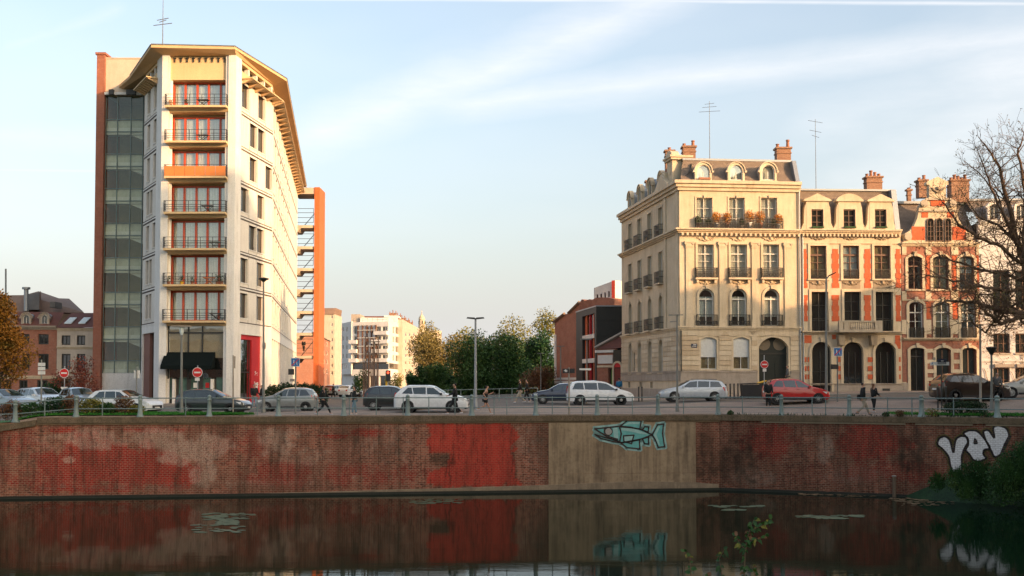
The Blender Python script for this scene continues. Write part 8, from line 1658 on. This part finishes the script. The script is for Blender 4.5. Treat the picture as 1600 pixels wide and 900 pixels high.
    m3 = MB(); m3.box((X(1) + .006, 0, .46), (.02, W_ * .55, .16)); B(m3, 'grille', MT['plasticdark']); m3 = MB(); m3.box((X(1) + .02, 0, .40), (.012, .5, .11)); B(m3, 'number_plate', MT['signwhite']); m3 = MB(); m3.box((X(0) - .01, 0, .72), (.012, .5, .11)); B(m3, 'number_plate', MT['signwhite'])
    tm_, rm_, dm_ = wheel_meshes(wr)
    for a in ax:
        for sgn in (-1, 1):
            o = bpy.data.objects.new('wheel', tm_); COL.objects.link(o); o.parent = t_; o.location = (a, sgn * (W_ / 2 - .12), wr); o.rotation_euler = (0, 0, 0 if sgn < 0 else math.pi)
            for nm, me in (('rim', rm_), ('brake_disc', dm_)): c = bpy.data.objects.new(nm, me); COL.objects.link(c); c.parent = o
    if scale != 1: t_.scale = (scale,) * 3
    if kind in ('estate', 'suv') and pn in ('silver', 'brown', 'white'):
        for sgn in (-1, 1): m3 = MB(); m3.tube((X(.16), sgn * (yy(.3, top(.3)) - .05), top(.2) + .06), (X(.5), sgn * (yy(.3, top(.3)) - .05), top(.45) + .05), .018, n=5); B(m3, 'roof_rail', MT['plasticdark'])
    return t_
car('parked_car', 'blue grey saloon cut off by the picture edge beside the brown shrubs', 'car', 'hatch', 'blue_grey', 8, 64, 1, -25)
car('parked_car', 'silver grey estate seen from its front corner between two signs', 'car', 'estate', 'silver', 64, 73, 1, -38)
car('parked_car', 'grey compact people carrier facing out just behind the white hatchback', 'car', 'mini', 'blue_grey', 124, 70, 1, -48)
car('parked_car', 'white hatchback with black trim parked behind the quay shrubs', 'car', 'hatch', 'white', 196, 61.5, 1, -14)
car('parked_car', 'dark green grey hatchback in front of the black awning', 'car', 'hatch', 'dark_grey', 334, 62, 1, -3)
car('parked_car', 'mid grey small hatchback facing the dark hatchback beside the hedge', 'car', 'mini', 'mid_grey', 449, 67.5, -1, 3)
car('parked_car', 'black hatchback mostly hidden by the white off roader', 'car', 'mini', 'black', 617, 66.5, 1, 0)
car('parked_car', 'white off roader with dark wheels beside the woman in jeans', 'car', 'suv', 'white', 675, 63.5, 1, -2)
car('parked_car', 'dark navy low car behind the white people carrier', 'car', 'hatch', 'navy', 876, 74.5, -1, -3)
car('parked_car', 'white people carrier beside the black arrow sign', 'car', 'mpv', 'white', 937, 71.5, 1, 1)
car('parked_car', 'silver estate car parked before the mansion corner', 'car', 'estate', 'silver', 1082, 72.5, -1, 0)
car('parked_car', 'bright red hatchback before the mansion portal', 'car', 'mini', 'red', 1243, 66.5, 1, -2, 1.03)
car('parked_car', 'dark brown off roader behind the street name sign', 'car', 'suv', 'brown', 1515, 63.2, 1, 6)
car('parked_car', 'cream white car entering beside the conical lamp', 'car', 'estate', 'cream', 1612, 66, -1, -12)
for k, (x, Y, pn_, lab) in enumerate(((523, 150, 'mid_grey', 'tiny grey car far down the street past the brick terrace'), (534, 160, 'black', 'tiny dark car further down the street'), (548, 135, 'white', 'tiny white car in front of the balcony flats'))): car('distant_car', lab, 'car', 'hatch', pn_, x, Y, 1, 70)
# ================================================================== PEOPLE
def skin_obj(name, verts, edges, radii, mat, par, root=0, sub=1):
    me = bpy.data.meshes.new(name); me.from_pydata(verts, edges, []); o = bpy.data.objects.new(name, me); COL.objects.link(o); me.materials.append(mat)
    o.modifiers.new('skin', 'SKIN'); 
    for i, r in enumerate(radii):
        v = me.skin_vertices[0].data[i]; v.radius = r if isinstance(r, tuple) else (r, r); v.use_root = (i == root)
    o.modifiers['skin'].use_smooth_shade = True
    if sub: s = o.modifiers.new('sub', 'SUBSURF'); s.levels = sub; s.render_levels = sub
    o.parent = par; return o
def person(label, px, Y, h, face, stride=.3, coat='black', legs='black', hair='hair', shoes='shoe', arms=(.25, -.25), bend=(.2, .2), skirt=False, bare=False, longhair=False, group=None, lean=0, run=False, bag=False, zadd=0, hood=False, side_shift=0, shorts=False):
    p = gp(px, Y, 625) + Vector((0, 0, zadd)); t_ = thing('person', label, 'person', p, math.radians(face), group); s = h / 1.75   # local: x forward, y left
    hipz = .93 * s - (.05 if stride > .25 else 0) * s; V = {}; 
    def v3(x, y, z): return Vector((x * s, y * s, z * s))
    hip = v3(0, 0, .92 - .10 * stride); chest = v3(lean + .02, 0, 1.32 - .1 * stride); neck = v3(lean * 1.3 + .0, 0, 1.49 - .1 * stride); head = v3(lean * 1.5 + .03, 0, 1.63 - .1 * stride)
    fr, bk = stride, -stride
    def leg(dx, y, lift_=0, knee=.04):
        foot = v3(dx, y, .06 + lift_); mid = (hip + foot) / 2; kn = Vector((mid.x + knee * s + (.14 * s if lift_ else 0), y * s, .48 * s + lift_ * .3 * s)); return kn, foot
    kL, fL = leg(fr, .085, .0 if not run else .0); kR, fR = leg(bk, -.085, .05 if stride > .2 else 0, .08 if stride > .2 else .02)
    if run: fR = v3(-.48, -.085, .30); kR = v3(-.02, -.09, .50)
    def arm(sw, y, be):
        sh = chest + v3(-.01, y, .10); el = sh + v3(math.sin(sw) * .27, y * .25, -.27 * math.cos(sw)); ha = el + v3(math.sin(sw + be) * .25, -y * .05, -.25 * math.cos(sw + be)); return sh, el, ha
    sL, eL, hL = arm(arms[0], .19, bend[0]); sR, eR, hR = arm(arms[1], -.19, bend[1])
    vs, es, rs = [], [], []
    def add(v, r, par_=None):
        vs.append(tuple(v)); rs.append(r if isinstance(r, tuple) else r); 
        if par_ is not None: es.append((par_, len(vs) - 1))
        return len(vs) - 1
    a = add(hip, (.135 * s, .10 * s)); c_ = add((hip + chest) / 2, (.125 * s, .095 * s), a); c2 = add(chest, (.15 * s, .105 * s), c_); nk = add(neck, .055 * s, c2); h0 = add(neck.lerp(head, .45) + v3(.012, 0, 0), (.068 * s, .075 * s), nk); h1 = add(head + v3(0, 0, .02), (.078 * s, .092 * s), h0); h2 = add(head + v3(0, 0, .07), (.06 * s, .07 * s), h1)
    no = add(head + v3(.105, 0, -.005), .012 * s, h1)
    for sgn in (-1, 1): add(head + v3(.0, .082 * sgn, .005), (.012 * s, .02 * s), h1)
    for (sh, el, ha, y) in ((sL, eL, hL, 1), (sR, eR, hR, -1)):
        i1 = add(sh, .055 * s, c2); i2 = add(el, .042 * s, i1); i3 = add(ha, .026 * s, i2); d = (ha - el).normalized(); pm = add(ha + d * .06 * s, (.03 * s, .016 * s), i3); sd = Vector((d.z, 0, -d.x))
        for k in range(4):
            off = (k - 1.5) * .018 * s; L_ = (.055, .068, .064, .050)[k] * s; q1 = ha + d * (.09 * s) + sd * off; f1 = add(q1, .008 * s, pm); add(q1 + d * L_ * .8 + Vector((0, -y * .25 * L_, 0)), .0065 * s, f1)
        q1 = ha + d * .035 * s + sd * .035 * s; f1 = add(q1, .0095 * s, i3); add(q1 + d * .04 * s + sd * .012 * s, .008 * s, f1)
    for kn, ft, y in ((kL, fL, .085), (kR, fR, -.085)):
        i0 = add(hip + v3(0, y, -.05), .085 * s, a); i1 = add(kn, .055 * s, i0); i1b = add(kn.lerp(ft, .35), .052 * s, i1); i2 = add(ft + v3(-.01, 0, .03), .034 * s, i1b); add(ft + v3(.13, 0, -.02), (.035 * s, .026 * s), i2)
    skin_obj('body', vs, es, rs, MT['skin'], t_)
    g_ = 1.25
    if not bare:
        vs, es, rs = [], [], []; 
        b0 = hip + v3(0, 0, -.06); a = add(b0, (.20 * s, .16 * s)); c_ = add((hip + chest) / 2, (.20 * s, .16 * s), a); c2 = add(chest, (.215 * s, .165 * s), c_); nk = add(neck + v3(0, 0, -.04), .085 * s, c2)
        if hood: add(head + v3(-.05, 0, .02), .10 * s, nk)
        for (sh, el, ha) in ((sL, eL, hL), (sR, eR, hR)): i1 = add(sh, .085 * s, c2); i2 = add(el, .068 * s, i1); add(ha, .05 * s, i2)
        skin_obj('jacket', vs, es, rs, MT[coat], t_)
    else:
        vs, es, rs = [], [], []; a = add(hip + v3(0, 0, .02), (.17 * s, .14 * s)); c_ = add((hip + chest) / 2, (.17 * s, .14 * s), a); c2 = add(chest + v3(0, 0, .09), (.19 * s, .15 * s), c_); skin_obj('running_top', vs, es, rs, MT[coat], t_)
    vs, es, rs = [], [], []; a = add(hip + v3(0, 0, .06), (.17 * s, .14 * s))
    for kn, ft, y in ((kL, fL, .085), (kR, fR, -.085)):
        i0 = add(hip + v3(0, y, -.07), .112 * s, a)
        if shorts: add(kn.lerp(hip + v3(0, y, -.07), .45), .105 * s, i0)
        else: i1 = add(kn, .080 * s * (1.15 if legs == 'beige' else 1), i0); i2 = add(kn.lerp(ft, .9), .052 * s * (1.35 if legs == 'beige' else 1), i1)
    skin_obj('shorts' if shorts else 'trousers', vs, es, rs, MT[legs], t_)
    for ft in (fL, fR): vs, es, rs = [], [], []; a = add(ft + v3(-.05, 0, -.012), (.042 * s, .042 * s)); b_ = add(ft + v3(.04, 0, -.02), (.045 * s, .036 * s), a); add(ft + v3(.15, 0, -.03), (.04 * s, .024 * s), b_); skin_obj('shoe', vs, es, rs, MT[shoes], t_)
    vs, es, rs = [], [], []; a = add(head + v3(-.012, 0, .085), (.115 * s, .095 * s)); b_ = add(head + v3(-.05, 0, .03), (.11 * s, .085 * s), a); c_ = add(head + v3(-.065, 0, -.06), (.065 * s, .05 * s), b_)
    if longhair: add(head + v3(-.12, 0, -.22), (.07 * s, .035 * s), c_)
    skin_obj('hair', vs, es, rs, MT[hair], t_)
    for sgn in (-1, 1): m3 = MB(); m3.lathe(tuple(head + v3(.084, .03 * sgn, .012)), [(.002, -.006), (.012 * s, 0), (.002, .006)], 6); o = bpy.data.objects.new('eye', m3.mesh('eye', MT['interior'])); COL.objects.link(o); o.parent = t_
    m3 = MB(); m3.box(tuple(head + v3(.09, 0, -.055)), (.01 * s, .045 * s, .01 * s)); o = bpy.data.objects.new('mouth', m3.mesh('mouth', MT['redwall'])); COL.objects.link(o); o.parent = t_
    if bag: b = MB(); b.box(tuple(hip + v3(-.16, .12, .06)), (.2, .1, .26)); o = bpy.data.objects.new('shoulder_bag', b.mesh('shoulder_bag', MT['black'])); COL.objects.link(o); o.parent = t_
    return t_
YP = lambda px, d=1.5: Yw(at(px, 640, 58).x) + d
person('person all in black striding past the mid grey hatchback', 505, YP(505, 1.4), 1.76, 0, .42, arms=(.5, -.45))
person('woman in black jacket, light jeans and white trainers', 554, YP(554, 1.5), 1.68, 200, .14, legs='denim', longhair=True, arms=(.15, -.1), bend=(.7, .9))
person('tall man in black with light shoes before the white off roader', 711, YP(711, 1.6), 1.88, 180, .38, hair='hair', arms=(.4, -.3), bend=(.8, .5))
person('jogger in dark top and black shorts with bare legs', 758, YP(758, 1.5), 1.74, 8, .34, coat='black', legs='black', bare=True, run=True, shorts=True, arms=(.5, -.9), bend=(1.5, 1.5), lean=.06)
person('person in black with beige trousers before the dark trees', 813, 76, 1.78, 180, .36, legs='beige', arms=(.3, -.3))
person('person in dark clothes walking close to the beige trousers pair', 823.5, 77, 1.74, 180, .2, arms=(.2, -.2))
person('person in blue jacket beside the red arch entrance', 967.5, 90, 1.74, 90, .08, coat='bluecloth')
person('person in black seen from the front behind the red car', 1200.5, 64.8, 1.78, -90, .08, shoes='greycloth', arms=(.05, .05), bend=(.4, .5))
person('person in grey standing in the mansion portal', 1231, 79.2, 1.72, 180, .04, coat='greycloth', legs='greycloth', zadd=.55)
person('man in black coat and wide cream trousers walking on the quay', 1348, YP(1348, 1.5), 1.92, 0, .36, legs='beige', bag=True, arms=(.2, -.3), shoes='greycloth')
person('woman with long auburn hair all in black on the quay', 1365, YP(1365, 3.6), 1.74, 20, .08, longhair=True, arms=(.1, .1), bend=(.9, .9), hair='leafbrown')
person('person in black jacket and pale jeans talking at the tower corner', 397, 73, 1.76, -60, .1, legs='denim', arms=(.3, .1), bend=(.6, .5))
person('person in black jacket carrying a pale bag at the tower corner', 409, 73.5, 1.72, 200, .1, legs='denim', arms=(.3, .1), bend=(.6, .5), longhair=True)
person('person with pale scarf by the conical lamp', 1558, 62.5, 1.72, -90, .06, coat='greycloth')
person('small dark figure on the open gallery of the tower stair', 474, 145.5, 1.8, -90, .06, zadd=Ff.z(551, 474) - g(at(474, 550, 145.5).x, 145.5))
person('person far off before the brick terrace in the street', 521, 118, 1.74, 180, .2)
for k, (x, Y, lab) in enumerate(((151, 80, 'dark parked motorbike nearest the brick pier'), (163, 80.5, 'dark parked motorbike by the tower base wall'))):
    p = gp(x, Y); t_ = thing('motorbike', lab, 'motorbike', p, 0, 'motorbikes parked at the tower')
    for s in (-.62, .62): m_ = MB(); m_.lathe(p + Vector((s, -.06, .31)), [(.2, 0), (.31, .0), (.32, .06), (.31, .12), (.2, .12)], 16, 'y'); m_.build('wheel', MT['rubber'], t_)
    m_ = MB(); m_.hexa([p + Vector(v) for v in ((-.4, -.12, .35), (.35, -.12, .35), (.35, .12, .35), (-.4, .12, .35), (-.55, -.14, .8), (.3, -.16, .98), (.3, .16, .98), (-.55, .14, .8))]); m_.build('body', MT['plasticdark'], t_)
    m_ = MB(); m_.hexa([p + Vector(v) for v in ((-.75, -.12, .8), (-.1, -.13, .78), (-.1, .13, .78), (-.75, .12, .8), (-.78, -.1, .9), (-.1, -.12, .86), (-.1, .12, .86), (-.78, .1, .9))]); m_.build('saddle', MT['rubber'], t_)
    m_ = MB(); m_.tube(p + Vector((.62, 0, .31)), p + Vector((.38, 0, 1.05)), .04, n=6); m_.tube(p + Vector((.38, -.35, 1.08)), p + Vector((.38, .35, 1.08)), .025, n=5); m_.build('handlebar', MT['darkmetal'], t_); m_ = MB(); m_.hexa([p + Vector(v) for v in ((.42, -.16, .9), (.52, -.12, .9), (.52, .12, .9), (.42, .16, .9), (.3, -.16, 1.3), (.34, -.14, 1.3), (.34, .14, 1.3), (.3, .16, 1.3))]); m_.build('windshield', MT['carglass'], t_)
